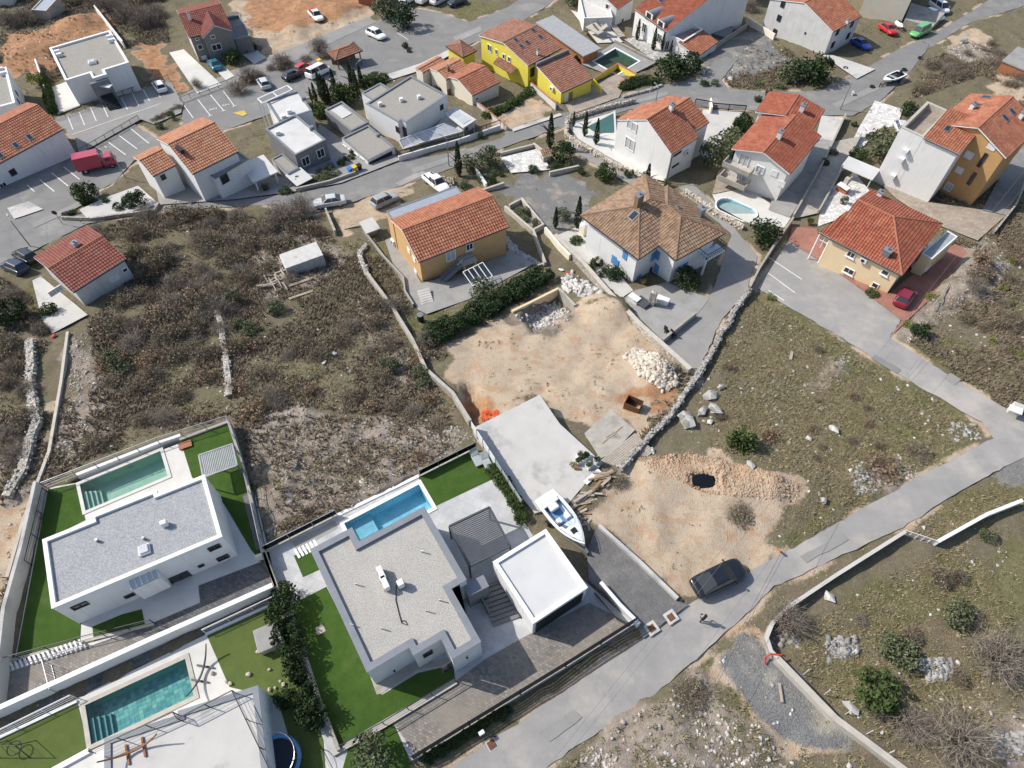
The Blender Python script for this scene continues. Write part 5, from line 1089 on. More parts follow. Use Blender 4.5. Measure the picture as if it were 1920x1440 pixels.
# ---------------------------------------------------------------- concrete slab platform
t = thing('concrete_platform', 'raised pale concrete slab with grey stains next to the boat', 'platform', L(1000,860,0)); q = [L(*p, .12) for p in ((886,803),(1012,740),(1050,795),(1130,868),(1065,945),(1003,962),(925,868))]; MB().prism(q, -3.2, .12).build('slab', 'concrete', t)
t = thing('panel_fence', 'white panel fence along the concrete slab', 'fence', L(930,880,0)); a, b = L(884,803,.1), L(978,950,.1)
for k in range(9):
    p, q = a+(b-a)*k/8, a+(b-a)*(k+1)/8; MB().bar(p-V(0, 0, .2), p+V(0, 0, 1.5), .1).build('post', 'metal_grey', t)
    if k < 8: MB().bar(p+V(0, 0, .8), q+V(0, 0, .8), .05, 1.2).build('panel', 'metal_white' if k < 4 else 'tarp_grey', t)
t = thing('timber_deck', 'weathered plank deck beside the concrete slab', 'deck', P(1165,845)); r = rect((1127,862), (1190,812), (1142,880), HZ(P(1150,850).y)+.35)
for k in range(13): MB().bar(rp(r, 0, (k+.5)*.2), rp(r, r.LU, (k+.5)*.2), .17, .05).build('plank', 'wood_grey', t)
# ---------------------------------------------------------------- plot of the blue-grey roofed villa
LOT2 = [(88,915),(145,905),(345,828),(430,790),(475,915),(522,1108),(-60,1375),(-60,1290),(25,1250)]
t, po = pool('pale green swimming pool with corner steps behind the white villa', [(150,908),(302,845),(313,893),(160,958)], .06, 1.37, 'pool_green', 'water_green', 'paving_white', .3, drop=.17)
i_ = min(range(4), key=lambda i: po[i].y+po[i].x*.6); pool_steps(t, po, i_, .06, 'pool_green', 4, 1.0, 2.2, .25)
ring_sheet('villa_terrace', 'paving_white', LOT2, inset(po, -.25), .02)
sheet('lawn', 'turf', [(90,918),(143,907),(160,975),(90,1010),(100,1137),(152,1160),(150,1205),(28,1243)], .045); sheet('lawn', 'turf', [(338,826),(429,793),(476,915),(495,1060),(470,1030),(420,945),(360,895)], .045)
sheet('lawn', 'turf', [(173,1175),(228,1152),(266,1142),(272,1172),(176,1203)], .045); sheet('driveway', 'paver_dark', [(372,1098),(498,1050),(522,1106),(300,1205),(232,1232),(-40,1345),(-40,1278),(140,1222),(272,1174),(375,1130)], .05)
sheet('ramp', 'paver_grey', [(-40,1345),(-40,1278),(140,1222),(250,1186),(290,1205),(232,1232)], .056); sheet('gravel_bed', 'gravel_grey', [(455,930),(475,918),(498,1030),(480,1030)], .05)
t = thing('villa', 'white villa with bluish gravel roof and dark ribbon windows', 'house', L(260,1040,0)); z = 4.3
flat(t, [(77,1012),(172,976),(170,966),(291,919),(296,927),(381,889),(417,1005),(100,1139)], z, -.5, 'wall_white', 'coping_white', 'gravel_blue', .3, .25)
for px, py, w_, h_, s_ in ((402,1026,1.0,.7,'dark'),(418,1045,1.0,.7,'dark'),(377,1060,.5,.4,'dark'),(150,1135,1.2,.7,'dark'),(243,1116,.8,.5,'dark')): window(t, px, py, w_, h_, s_)
window(t, 340, 1085, 1.7, 2.0, 'dark', name='door'); zr = z-.25
for px, py in ((184,1015),(271,1011)): vent(t, px, py, zr)
roof_box(t, 311, 985, zr, .5, .4, .7, 'plastic_white', 'vent_stack'); roof_box(t, 272, 1032, zr, .9, .9, .25, 'plastic_white', dome='pane_pale')
a, b = L(247,1106,3.3), L(299,1082,3.3); d_ = (b-a).normalized(); bk = V(-d_.y, d_.x, 0)*1.3; o = MB().prism([a, b, b+bk, a+bk], .9, 3.2).build('bay', 'wall_white', t)
MB().add([a+V(0, 0, .02), b+V(0, 0, .02), b+bk+V(0, 0, .35), a+bk+V(0, 0, .35)], [(0,1,2,3)]).build('bay_glazing', 'pane_pale', o); g_ = MB()
for k in range(6): g_.bar(a+(b-a)*k/5+V(0, 0, .06), a+bk+(b-a)*k/5+V(0, 0, .38), .06)
g_.build('glazing_bar', 'trim_white', o)
t = thing('pergola', 'small grey slatted pergola on the dark lawn behind the villa', 'pergola', L(405,870,0)); r = rect((381,895), (445,873), (369,855), 2.3); c4 = [rp(r, 0, 0), rp(r, r.LU, 0), rp(r, r.LU, r.LV), rp(r, 0, r.LV)]
for i in range(4): MB().bar(c4[i], c4[(i+1) % 4], .12, .16).build('beam', 'metal_grey', t); MB().bar(V(c4[i].x, c4[i].y, 2.2), V(c4[i].x, c4[i].y, 0), .12).build('post', 'metal_grey', t)
for k in range(20): MB().bar(rp(r, (k+.5)*r.LU/20, .05, 2.32), rp(r, (k+.5)*r.LU/20, r.LV-.05, 2.32), .1, .04).build('slat', 'metal_grey', t)
bwall('tall concrete retaining wall left of the white villa', [(84,918),(58,1040),(28,1150),(8,1330)], 1.7, .3, 'concrete', z=0, deep=2); bwall('concrete wall with spill ledge behind the green pool', [(145,893),(300,832),(340,818)], .3, .3, 'coping_white', z=0, deep=3.2)
bwall('low concrete wall behind the dark lawn', [(338,826),(430,792)], .25, .25, 'concrete_old', z=0, deep=3.2); bwall('concrete wall between the white villa and the rubble field', [(430,792),(462,890),(500,1050)], .55, .22, 'concrete_old', z=0, deep=3); bwall('short wall and bin niche beside the dark driveway', [(484,1050),(500,1045),(522,1106)], .9, .25, 'wall_cream', z=0, deep=2)
railing('thin wire fence behind the green pool', [(88,915),(145,893),(300,832),(430,791)], 1.1, z=.25, m='metal_grey', wires=3); railing('thin wire fence beside the white villa', [(430,791),(462,890),(498,1050)], 1.1, z=.5, m='metal_grey', wires=3)
railing('dark wire fence at the left lawn of the white villa', [(92,925),(72,1010),(60,1060)], 1.2, z=.05, m='metal_dark', wires=3)
bwall('long white parapet wall below the paved ramp', [(-40,1361),(120,1288),(300,1206),(520,1108)], 1.5, .32, 'wall_white', z=0, deep=2, cap='coping_white'); bwall('stone kerb wall between ramp and small lawn', [(-40,1255),(150,1205),(290,1170)], .15, .25, 'coping_stone', z=0, deep=1)
railing('thin dark railing along the paved ramp', [(-20,1250),(150,1204),(290,1169)], 1.1, z=.15, m='metal_dark', wires=2); 
stp = thing('ramp_steps', 'row of white steps beside the paved ramp', 'steps', L(100,1232,0))
for k in range(16): MB().bar(L(20+k*8.5, 1243-k*2.9, .12+.02*k), L(26+k*8.5, 1256-k*2.9, .12+.02*k), .16, .12).build('step', 'coping_white', stp)
t = thing('gate', 'leaning bar gate on the paved ramp', 'gate', L(85,1265,0)); a, b = L(78,1238,1.5), L(92,1292,1.5)
MB().bar(a, b, .05).build('top_rail', 'metal_grey', t); MB().bar(a-V(0, 0, 1.4), b-V(0, 0, 1.4), .05).build('bottom_rail', 'metal_grey', t)
for k in range(11): p = a+(b-a)*k/10; MB().bar(p, p-V(0, 0, 1.45), .03).build('bar', 'metal_grey', t)
# ---------------------------------------------------------------- plot with the teal tiled pool
LOT3 = [(-60,1410),(385,1190),(520,1128),(545,1140),(660,1470),(-60,1600)]
t, po = pool('teal mosaic swimming pool below the white parapet wall', [(157,1322),(345,1238),(366,1303),(174,1395)], .0, 1.3, 'pool_tile_1', 'water_teal', 'coping_stone', .35)
ring_sheet('villa_terrace', 'paving_white', LOT3, inset(po, -.3), -.03)
o0 = po[min(range(4), key=lambda i: po[i].x)]; ii = min(range(4), key=lambda i: po[i].x); n1, n2 = po[ii-1], po[(ii+1) % 4]; lg, sh2 = (n1, n2) if (n1-o0).length > (n2-o0).length else (n2, n1)
e1 = (lg-o0); e2 = (sh2-o0); nx, ny = 22, 10; du, dv = e1/nx, e2/ny; proto = []
for k in range(5):
    me_o = MB().add([V(0, 0, 0)+du*.02+dv*.02, du*.98+dv*.02, du*.98+dv*.98, du*.02+dv*.98], [(0,1,2,3) if du.cross(dv).z > 0 else (3,2,1,0)]).build('pool_tile', 'pool_tile_%d' % k, t, local=True); proto.append(me_o)
rr = random.Random(3); first = [True]*5
for i in range(nx):
    for j in range(ny):
        k = rr.choice((0, 1, 1, 2, 2, 3, 3, 4)); p = o0+du*i+dv*j-ORG[t.name]; ob = proto[k] if first[k] else proto[k].copy()
        if not first[k]: COL.objects.link(ob)
        first[k] = False; ob.parent = t; ob.location = (p.x, p.y, .02+rr.uniform(0, .01))
i_ = min(range(4), key=lambda i: po[i].y+po[i].x*.6); pool_steps(t, po, i_, 0, 'pool_tile_0', 4, 1.0, 2.0, .25)
sheet('lawn', 'turf_dry', [(-40,1400),(145,1318),(165,1400),(150,1412),(60,1460),(-40,1460)], .0); sheet('lawn', 'turf_dry', [(388,1192),(520,1132),(545,1145),(600,1300),(610,1445),(560,1445),(520,1310),(430,1288)], .0)
sheet('side_lane', 'paver_dark', [(-60,1372),(520,1112),(520,1126),(385,1188),(-60,1408)], -.02)  # dark pavers put the parapet wall's deep shade into the strip's colour
t = thing('villa', 'white villa with tiled roof terrace beside the teal pool', 'house', L(360,1420,0)); z = 3.4; o = flat(t, [(165,1408),(331,1330),(338,1342),(447,1288),(545,1490),(230,1600)], z, -.5, 'wall_white', 'coping_grey', 'concrete', .4, .12, roofname='roof_terrace')
railing('dark metal railing round the roof terrace', [(178,1412),(334,1340),(342,1352),(443,1300),(520,1460)], 1.05, z=z, m='metal_dark', wires=3); railing('white railing on the lane edge of the dry lawn', [(-30,1393),(143,1308)], 1.0, z=0, m='metal_white', wires=3); railing('white railing on the lane edge above the hot tub', [(386,1187),(520,1124)], 1.0, z=0, m='metal_white', wires=3)
bwall('white kerb along the dry lawn', [(-40,1402),(145,1315)], .15, .2, 'coping_white', z=0, deep=1); bwall('white kerb beside the hot tub lawn', [(386,1190),(520,1129)], .15, .2, 'coping_white', z=0, deep=1); bwall('white path edge below the dry lawn', [(100,1445),(168,1408)], .2, .4, 'coping_white', z=0, deep=1)
def hammock_frame(label, pts, z, wm='wood_red'):
    t = thing('hammock_stand', label, 'hammock stand', L(*pts[1], z)); p = [L(*q, z) for q in pts]; a, b = p[0], p[2]; d = (b-a)
    n = 12; arc = [a+d*(k/n)+V(0, 0, .25+1.2*((2*k/n-1)**2)) for k in range(n+1)]; MB().tube(arc, [.05+.04*math.sin(math.pi*k/n) for k in range(n+1)], 6).build('arched_beam', wm, t)
    s = V(-d.y, d.x, 0).normalized()
    for f in (.36, .64): c = a+d*f; MB().bar(c-s*.7+V(0, 0, .08), c+s*.7+V(0, 0, .08), .14, .12).build('foot', wm, t)
hammock_frame('curved wooden hammock stand on the roof terrace', [(200,1434),(270,1408),(309,1382)], z-.12); hammock_frame('curved grey hammock stand beside the teal pool', [(362,1313),(385,1270),(398,1216)], 0, 'slat_grey')
t = thing('hot_tub', 'square grey covered hot tub on the dry lawn', 'hot tub', L(508,1195,0)); MB().box(V(*L(508,1200,0))+V(0, 0, .42), (1.9, 1.9, .84), .43).build('tub', 'wood_grey', t, bevel=.12); MB().box(V(*L(508,1200,0))+V(0, 0, .9), (2.0, 2.0, .14), .43).build('cover', 'concrete_grey', t, bevel=.08)
t = thing('trampoline', 'round blue trampoline with net poles beside the villa', 'trampoline', L(520,1425,0)); c = L(520,1425,.9); MB().tube([c, c+V(0, 0, .03)], 1.5, 28).build('mat', 'fabric_dark', t)
MB().tube([c+V(math.cos(a)*1.6, math.sin(a)*1.6, .02) for a in np.linspace(0, 2*math.pi, 29)], .16, 6, False).build('pad', 'tarp_blue', t)
for k in range(6): a = k*math.pi/3; p = c+V(math.cos(a)*1.65, math.sin(a)*1.65, 0); MB().tube([V(p.x, p.y, 0), p+V(0, 0, 1.7)], .03, 6).build('pole', 'steel', t)
MB().tube([c+V(math.cos(a)*1.65, math.sin(a)*1.65, 1.65) for a in np.linspace(0, 2*math.pi, 29)], .025, 5, False).build('top_ring', 'steel', t)
t = thing('garden_swing', 'black wire basket swing with stand on the dry lawn', 'swing', L(40,1415,0)); c = L(35,1405,0)
for s in (-1, 1):
    for q in (-1, 1): MB().tube([c+V(s*1.1, q*.6, 0), c+V(s*.9, 0, 2.0)], .03, 6).build('leg', 'metal_dark', t)
MB().tube([c+V(-.9, 0, 2.0), c+V(.9, 0, 2.0)], .035, 6).build('crossbar', 'metal_dark', t); MB().tube([c+V(math.cos(a)*.5, math.sin(a)*.5, .6) for a in np.linspace(0, 2*math.pi, 17)], .04, 5, False).build('basket_ring', 'metal_dark', t)
for k in range(4): a = k*math.pi/2+.7; MB().tube([c+V(math.cos(a)*.5, math.sin(a)*.5, .6), c+V(math.cos(a)*.2, 0, 2.0)], .012, 4).build('rope', 'metal_dark', t)
for k, (px, py) in enumerate(((466,1265),(482,1222),(505,1255),(516,1290),(531,1283),(525,1277),(540,1272),(505,1293),(398,1262),(424,1278),(432,1281))): g = random.uniform(.3, .5); solo(MB().rock(L(px, py, .1), (g, g*.8, g*.6)), 'ornamental_stone', 'stone_warm', 'white ornamental stone set on the dry lawn', 'stone', 'ornamental stones on the lawn')
# ---------------------------------------------------------------- garden, field and street walls
bwall('long grey concrete wall between the scrub field and the building site', [(690,520),(735,580),(775,645),(800,700),(850,745),(882,797)], .9, .35, 'concrete_old', deep=1.5, name='concrete_wall')
bwall('low garden wall along the path of the orange house', [(687,442),(720,485),(757,525),(760,550),(776,576)], .6, .2, 'concrete_grey', name='garden_wall')
bwall('rough stone-topped wall between the building site and the blue-shuttered house', [(1040,452),(1090,502),(1140,560),(1200,622),(1290,704)], 1.2, .45, 'rubble_wall', cap='coping_stone', name='concrete_wall')
bwall('rendered pit wall at the rubble pit', [(960,588),(985,576),(1047,545)], .5, .3, 'wall_tan', deep=2.2, name='pit_wall'); bwall('short pit wall beside the sand heap', [(1047,545),(1078,577)], .5, .3, 'concrete_old', deep=2.2, name='pit_wall')
bwall('concrete wall between the shaded driveway and the parking court', [(1483,418),(1450,465),(1420,512),(1402,548)], 1.1, .25, 'concrete_old'); bwall('patio wall with shadow beside the shaded driveway', [(1240,645),(1270,620),(1302,594)], .9, .3, 'concrete_old'); bwall('white garden wall beside the brown roofed house', [(1022,436),(1050,470),(1068,488)], 1.0, .3, 'wall_cream')
bwall('thin pale wall running down the left field', [(130,626),(118,720),(96,850),(70,920),(45,990),(18,1085)], .45, .3, 'coping_stone', name='field_wall')
bwall('pale concrete wall between the boat track and the bare plot', [(1122,990),(1200,1060),(1268,1126)], .7, .3, 'concrete', name='boundary_wall')
bwall('curved white-capped wall beside the road bend', [(1690,1003),(1560,1085),(1470,1145),(1442,1175),(1432,1200),(1440,1225),(1452,1238)], .8, .22, 'concrete_old', cap='concrete', name='road_wall')
bwall('long concrete wall with iron stubs beside the grey gravel patch', [(1452,1238),(1560,1350),(1700,1455)], .8, .5, 'coping_stone', name='field_wall'); bwall('white wall above the grassy field', [(1750,1022),(1840,972),(1906,946)], .9, .22, 'wall_white', cap='coping_white')
t = railing('white metal gate at the corner of the white wall', [(1691,1002),(1750,1022)], .9, m='metal_white', step=.5, wires=3, name='field_gate', cat='gate')
stub = thing('iron_stubs', 'row of thin iron stubs on the long concrete wall', 'posts', P(1500,1290))
for k in range(8): p = P(1506+k*39, 1265+k*37.5); MB().bar(p, p+V(.05, .1, 1.3), .05).build('post', 'metal_white', stub)
bwall('white street wall with dark rail before the modern white house', [(748,302),(860,270),(938,243)], .9, .25, 'wall_white'); railing('dark panel rail on the white street wall', [(748,300),(860,268),(938,241)], 1.6, m='metal_dark', step=2, wires=5, r=.06)
bwall('yellow wall behind the green pool terrace', [(1112,157),(1157,129),(1192,149)], 1.0, .25, 'wall_yellow', cap='terracotta'); bwall('low yellow gate wall beside the brown forecourt', [(1161,162),(1192,149)], .8, .25, 'wall_yellow', cap='terracotta'); bwall('yellow wing wall at the small garage', [(1110,156),(1127,177)], 1.0, .25, 'wall_yellow')
bwall('pale wall with red coping beside the yellow house garden', [(965,140),(1042,206)], 1.2, .2, 'wall_pale', cap='terracotta'); bwall('pink-capped garden wall beside the dirt plot', [(895,200),(950,245)], .9, .2, 'wall_pale', cap='terracotta')
for lab, a in (('grey planter wall nearest the orange roof', [(947,394),(1000,440),(1022,500)]), ('square stone planter wall beside the gravel court', [(955,392),(978,380),(1018,428),(996,440)]), ('stone wall below the white crazy paving', [(900,365),(945,350)]), ('white L-shaped wall with pillar beside the cypress', [(890,320),(912,352)]), ('low wall around the white crazy paving', [(938,294),(1000,278)]), ('stone wall beside the gravel court entrance', [(1030,330),(1085,318)]), ('low wall above the gravel court', [(1000,276),(1032,300)])):
    bwall(lab, a, .8, .3, 'coping_stone' if 'white L' not in lab else 'wall_white', name='garden_wall')
for lab, a, h, m_ in (('stone street wall below the gabled white house', [(118,412),(175,414),(292,398),(300,385)], .6, 'rubble_wall'), ('garden wall before the grey cube house', [(556,360),(620,345),(668,328)], .7, 'concrete_old'), ('white wall beyond the orange spoil heap', [(183,24),(236,92)], 1.6, 'wall_white'), ('pale wall right of the long red roof', [(1582,222),(1560,270),(1530,332),(1484,412)], 1.0, 'concrete_old'), ('pale wall left of the tall ochre house', [(1612,258),(1572,330),(1532,402)], .9, 'concrete_old'), ('gate pillar wall at the beige courtyard', [(1330,196),(1332,214)], 1.3, 'wall_cream'), ('rough wall beside the brick paved forecourt', [(1925,330),(1900,390),(1860,440)], .9, 'rubble_wall'), ('concrete yard wall of the villa with stairs', [(1340,92),(1400,52)], 1.0, 'concrete_old'), ('white wall beside the gravel court at the upper road', [(1398,42),(1450,75)], 1.2, 'wall_cream'), ('white garden court wall behind the long white building', [(72,122),(92,180)], 1.2, 'wall_white'), ('stone wall along the dirt yard by the silver car', [(612,398),(630,440)], .8, 'rubble_wall'), ('white edge wall of the hedged garden', [(1290,122),(1320,140)], .8, 'wall_white')):
    bwall(lab, a, h, .25, m_)
stone_wall('tumbled dry stone wall in the scrub left of the concrete path', [(62,640),(60,720),(72,795),(45,885),(18,935)], .8, 1.0, n_per=14); stone_wall('low dry stone wall crossing the scrub field', [(408,565),(420,640),(432,745)], .6, .8, n_per=9)
stone_wall('dry stone wall between the building site and the grassy plot', [(1405,548),(1372,592),(1342,650),(1302,716),(1250,790),(1192,850),(1160,884)], .9, .55, n_per=14); stone_wall('honey-coloured stone garden wall below the white gabled house', [(1064,228),(1060,256),(1088,278),(1150,312),(1242,357)], 1.0, .5, 'stone_warm', 16, size=.3)
stone_wall('stone garden wall along the street before the white gabled house', [(1068,226),(1110,213),(1190,193)], .9, .45, 'stone_warm', 12, size=.3); stone_wall('stone wall below the oval pool', [(1282,362),(1338,402),(1392,432)], 1.0, .6, 'stone_warm', 16, size=.3); stone_wall('low stones edging the road at the green pool garden', [(1168,184),(1215,172),(1240,162)], .5, .5, n_per=8); stone_wall('old mossy stone wall at the corner of the dark scrub', [(690,462),(672,478),(690,520)], .6, .7, n_per=9)
# railings at the parking bays
railing('dark railing behind the upper parking bays', [(104,226),(318,150)], 1.0, m='metal_dark', step=1.6, wires=5); railing('dark railing beside the lettered parking bays', [(340,192),(428,160)], 1.0, m='metal_dark', step=1.6, wires=5); railing('dark railing behind the long white building parking', [(150,292),(262,226)], 1.0, m='metal_dark', step=1.6, wires=5)
railing('dark gate panels at the beige courtyard', [(1302,198),(1330,203),(1334,206),(1396,211)], 1.3, m='metal_dark', step=2, wires=7, r=.07, name='gate_fence')
LINES = [(510,875,550,975),(597,845,637,943),(682,812,725,912),(768,783,813,882),(910,730,958,825),(992,697,1042,795),(1072,670,1125,762),(1150,640,1205,735),(1380,790,1450,888),(1485,750,1580,872),(1580,715,1680,835),(1675,685,1760,800),(985,970,1120,1080),(895,1020,1030,1120),(815,1070,945,1165),(735,1115,870,1215),(650,1160,715,1210),(565,1205,610,1250),(480,1255,600,1350),(390,1300,515,1400),(300,1350,410,1440),(205,1390,260,1440),
 (5760,1932,6012,2100),(5760,2052,5960,2200),(5760,2180,5880,2260),(2740,640,2900,780),(2830,590,2980,740),(2900,560,2990,640),(2660,690,2800,820),(540,1015,1340,732),(2980,250,3060,300)]
for k, (a, b, c, d) in enumerate(LINES):
    p, q = P(a/4, b/4), P(c/4, d/4); e = (q-p); e = V(e.x, e.y, 0).normalized(); n_ = V(-e.y, e.x, 0)*.07; drape('parking_line', 'paint_line', [p+n_, q+n_, q-n_, p-n_], .105, world=True)
for k, (px, py) in enumerate(((1580,872),(1680,835),(1760,800))): p, q = P(px/4-4, py/4+1.5), P(px/4+4, py/4-1.5); e = (q-p).normalized(); n_ = V(-e.y, e.x, 0)*.07; drape('parking_line', 'paint_line', [p+n_, q+n_, q-n_, p-n_], .112, world=True)
def painted_text(s, px, py, size, rz):
    c = bpy.data.curves.new('txt', 'FONT'); c.body = s; c.size = size; c.align_x = 'CENTER'; c.align_y = 'CENTER'; o = bpy.data.objects.new('txt', c); COL.objects.link(o)
    bpy.context.view_layer.update(); me = bpy.data.meshes.new_from_object(o); bpy.data.objects.remove(o); me.materials.append(M['paint_line'])
    ob = bpy.data.objects.new('painted_marking', me); COL.objects.link(ob); p = P(px, py); ob.location = (p.x, p.y, p.z+.13); sl = (HZ(p.y+1)-HZ(p.y-1))/2
    ob.rotation_euler = (Matrix.Rotation(math.atan(sl), 3, 'X') @ Matrix.Rotation(rz, 3, 'Z')).to_euler(); ob['kind'] = 'structure'
painted_text('AP2', 400, 206, .85, .42); painted_text('AP1', 424, 198, .85, .42)
drape('painted_arrow', 'paint_yellow', [(436,213),(458,208),(464,215),(456,219)], .13)
# ---------------------------------------------------------------- pools up the slope
z = zof(1160,120)+.6; t, po = pool('dark green rectangular pool behind the yellow wall', [(1112,116),(1156,90),(1196,116),(1158,138)], z, 1.3, 'pool_dark', 'water_dark', 'coping_white', .3, skirt=2)
q = ortho([(1092,120),(1148,82),(1225,118),(1170,152)], z-.1); ob = MB(); 
ring_sheet('pool_deck', 'concrete_grey', [(1090,120),(1152,80),(1228,118),(1165,150)], inset(po, -.25), z-.02); bwall('low retaining wall of the dark green pool deck', [L(*p, z-.6) for p in ((1165,152),(1230,119),(1152,79))], .5, .25, 'concrete_old', deep=2, world=True)
def oval_pool():
    zc = zof(1383,392)+.45; a, b = L(1345,378,zc), L(1417,410,zc); c = (a+b)/2; u = (b-a); LL = u.length; u.normalize(); v = V(-u.y, u.x, 0); W = 1.55
    def ring(k, z): return [c+u*(LL/2-W+k-k*0)*(1 if math.cos(t) > 0 else -1)*(1 if abs(math.cos(t)) > 1e-6 else 0)*0+u*(math.copysign(max(LL/2-W, 0), math.cos(t))+math.cos(t)*(W+k))+v*(math.sin(t)*(W+k))+V(0, 0, z) for t in [2*math.pi*(i+.5)/40 for i in range(40)]]
    t = thing('swimming_pool', 'oval light blue above-ground pool with scalloped liner', 'pool', (c.x, c.y, zc-1)); n = 40
    A, B, C_, D_ = ring(.1, -1.2), ring(.1, .0), ring(-.02, .0), ring(-.02, -1.0); MB().add(A+B+C_+D_, [(k*n+i, k*n+(i+1) % n, (k+1)*n+(i+1) % n, (k+1)*n+i) for k in range(3) for i in range(n)]+[tuple(range(3*n, 4*n))]).build('liner', 'pool_lining', t)
    MB().add(ring(-.03, -.12), [tuple(range(n))]).build('water', 'water_blue', t); R_ = ring(.05, .03); R_.append(R_[0]); MB().tube(R_, [.1+.05*(i % 2) for i in range(n+1)], 6, False).build('rim', 'plastic_white', t)
oval_pool()
zc = zof(1125,240)+.3; t = thing('covered_pool', 'triangular pool under a dark green cover beside the white gabled house', 'pool', P(1125,240)); q = [L(*p, zc) for p in ((1100,238),(1150,212),(1152,250),(1128,256))]; MB().prism(inset(q, -.35), zc-2, zc-.02).build('surround', 'paving_white', t); MB().prism(q, zc-.4, zc+.06).build('cover', 'cover_green', t, bevel=.1)
# ---------------------------------------------------------------- little structures
t = thing('shipping_container', 'rust-streaked white metal container in the scrub field', 'container', P(570,490)); r = rect((536,503), (606,478), (528,476), zof(568,495)+2.1); r.LU = min(r.LU, 5.2); zb = r.z-2.4
mat('container_paint', (0.6,0.59,0.56), (0.5,0.48,0.45), 2, 0.6, stain=(0.36,0.2,0.11), st=(0.6,0.75), ssc=0.9)
MB().prism([rp(r, 0, 0), rp(r, r.LU, 0), rp(r, r.LU, r.LV), rp(r, 0, r.LV)], zb, r.z).build('body', 'container_paint', t); rb = MB()
for k in range(26): rb.bar(rp(r, (k+.5)*r.LU/26, -.02, r.z+.02), rp(r, (k+.5)*r.LU/26, r.LV+.02, r.z+.02), .09, .04).bar(rp(r, (k+.5)*r.LU/26, -.03, r.z), rp(r, (k+.5)*r.LU/26, -.03, zb), .09, .05)
rb.build('corrugation', 'container_paint', t); MB().box(rp(r, -.03, r.LV/2, r.z-1.1), (.05, r.LV*.9, 2.0), math.atan2(r.u.y, r.u.x)).build('door', 'container_paint', t)
t = thing('concrete_shelter', 'small flat concrete shelter left of the orange house', 'shelter', P(705,425)); r = rect((687,438), (713,428), (674,416), zof(700,430)+1.9); MB().prism([rp(r, 0, 0), rp(r, r.LU, 0), rp(r, r.LU, r.LV), rp(r, 0, r.LV)], r.z-.15, r.z).build('roof_slab', 'concrete', t); MB().prism([rp(r, .2, .8), rp(r, r.LU-.2, .8), rp(r, r.LU-.2, r.LV-.2), rp(r, .2, r.LV-.2)], r.z-2.5, r.z-.15).build('wall', 'concrete_grey', t)
t = thing('barbecue', 'stone barbecue chimney with white table on the patio', 'barbecue', P(1222,565)); p = P(1221,572); MB().box(p+V(0, 0, 1.1), (.7, .6, 2.4), -.5).build('chimney', 'rubble_wall', t); MB().box(p+V(1.3, .3, .4), (1.5, .8, .9), -.5).build('worktop', 'wall_white', t)
t = thing('sink_unit', 'white garden sink and counter beside the stone barbecue', 'sink', P(1190,560)); p = P(1188,566); MB().box(p+V(0, 0, .45), (1.4, .8, .9), -.8).build('counter', 'wall_white', t); MB().box(p+V(.9, -.6, .7), (1.6, 1.3, .08), -.8).build('slab', 'slat_grey', t)
t = thing('garden_oven', 'small white domed garden oven on the patio of the blue-shuttered house', 'oven', P(1093,440)); p = P(1094,440); MB().box(p+V(0, 0, .9), (1.0, .9, 1.8), .7).build('base', 'wall_cream', t); MB().tube([p+V(0, 0, 1.8), p+V(0, 0, 2.1), p+V(0, 0, 2.3)], [.6, .45, .05], 12).build('dome', 'wall_white', t)
t = thing('rusty_skip', 'open rusty metal box on the bare building site', 'skip', P(1185,762)); p = P(1186,764); mb = MB(); a = -.5
for s in ((-.8, 0, .06, 1.1), (.8, 0, .06, 1.1), (0, -.55, 1.66, .06), (0, .55, 1.66, .06)): q = Matrix.Rotation(a, 3, 'Z') @ V(s[0], s[1], .5); mb.box(p+q, (s[2], s[3], 1.1), a)
mb.box(p+V(0, 0, .05), (1.6, 1.1, .06), a); mb.build('box', 'rust', t)
q = P(1185,762); 
for i, (px, py) in enumerate(((1222,1178),(1258,1157))):
    t = thing('manhole', 'square rusty manhole in concrete frame %s' % ('near the gate wall end' if i == 0 else 'beside the pale boundary wall end'), 'manhole', L(px, py, 0)); MB().box(L(px, py, .2), (1.0, 1.0, .12), .55).build('frame', 'concrete', t); MB().box(L(px, py, .27), (.55, .55, .05), .55).build('cover', 'rust', t)
q = [(919,1398)]; t = thing('manhole', 'small rusty manhole in the road verge below the slatted fence', 'manhole', L(922,1396,0)); MB().box(L(922,1396,.07), (.6, .6, .06), .55).build('cover', 'rust', t); MB().box(L(922,1396,.03), (.75, .75, .06), .55).build('frame', 'concrete', t)
t = thing('post_box', 'small white letter box on the slatted fence', 'letter box', L(903,1372,0)); MB().box(L(903,1374,.9), (.45, .3, .35), .55).build('box', 'plastic_white', t, bevel=.03); MB().box(L(903,1374,.35), (.08, .08, .75), .55).build('post', 'metal_dark', t)
t = thing('meter_cabinet', 'white concrete meter cabinet beside the road junction', 'cabinet', P(1907,770)); MB().box(P(1905,768,.6), (1.1, .7, 1.4), -.5).build('cabinet', 'concrete', t, bevel=.03); MB().box(P(1905,768,1.33), (1.2, .8, .08), -.5).build('lid', 'wall_white', t)
sofa = thing('sunbed_pair', 'two grey wicker loungers on the artificial lawn', 'lounger', L(900,865,0)); 
for dx in (0, .95):
    p = L(893,862,.0)+V(dx, -dx*.35, 0); MB().box(p+V(0, 0, .28), (.75, 1.7, .14), .45).build('seat', 'tarp_grey', sofa, bevel=.04); MB().box(p+V(-.2, .55, .5), (.75, .7, .1), R=Matrix.Rotation(.45, 3, 'Z') @ Matrix.Rotation(.5, 3, 'X')).build('backrest', 'tarp_grey', sofa, bevel=.04); MB().box(p+V(0, 0, .1), (.65, 1.5, .2), .45).build('base', 'metal_dark', sofa)
t = thing('board_stack', 'stack of red boards on the pool terrace', 'boards', L(347,832,0))
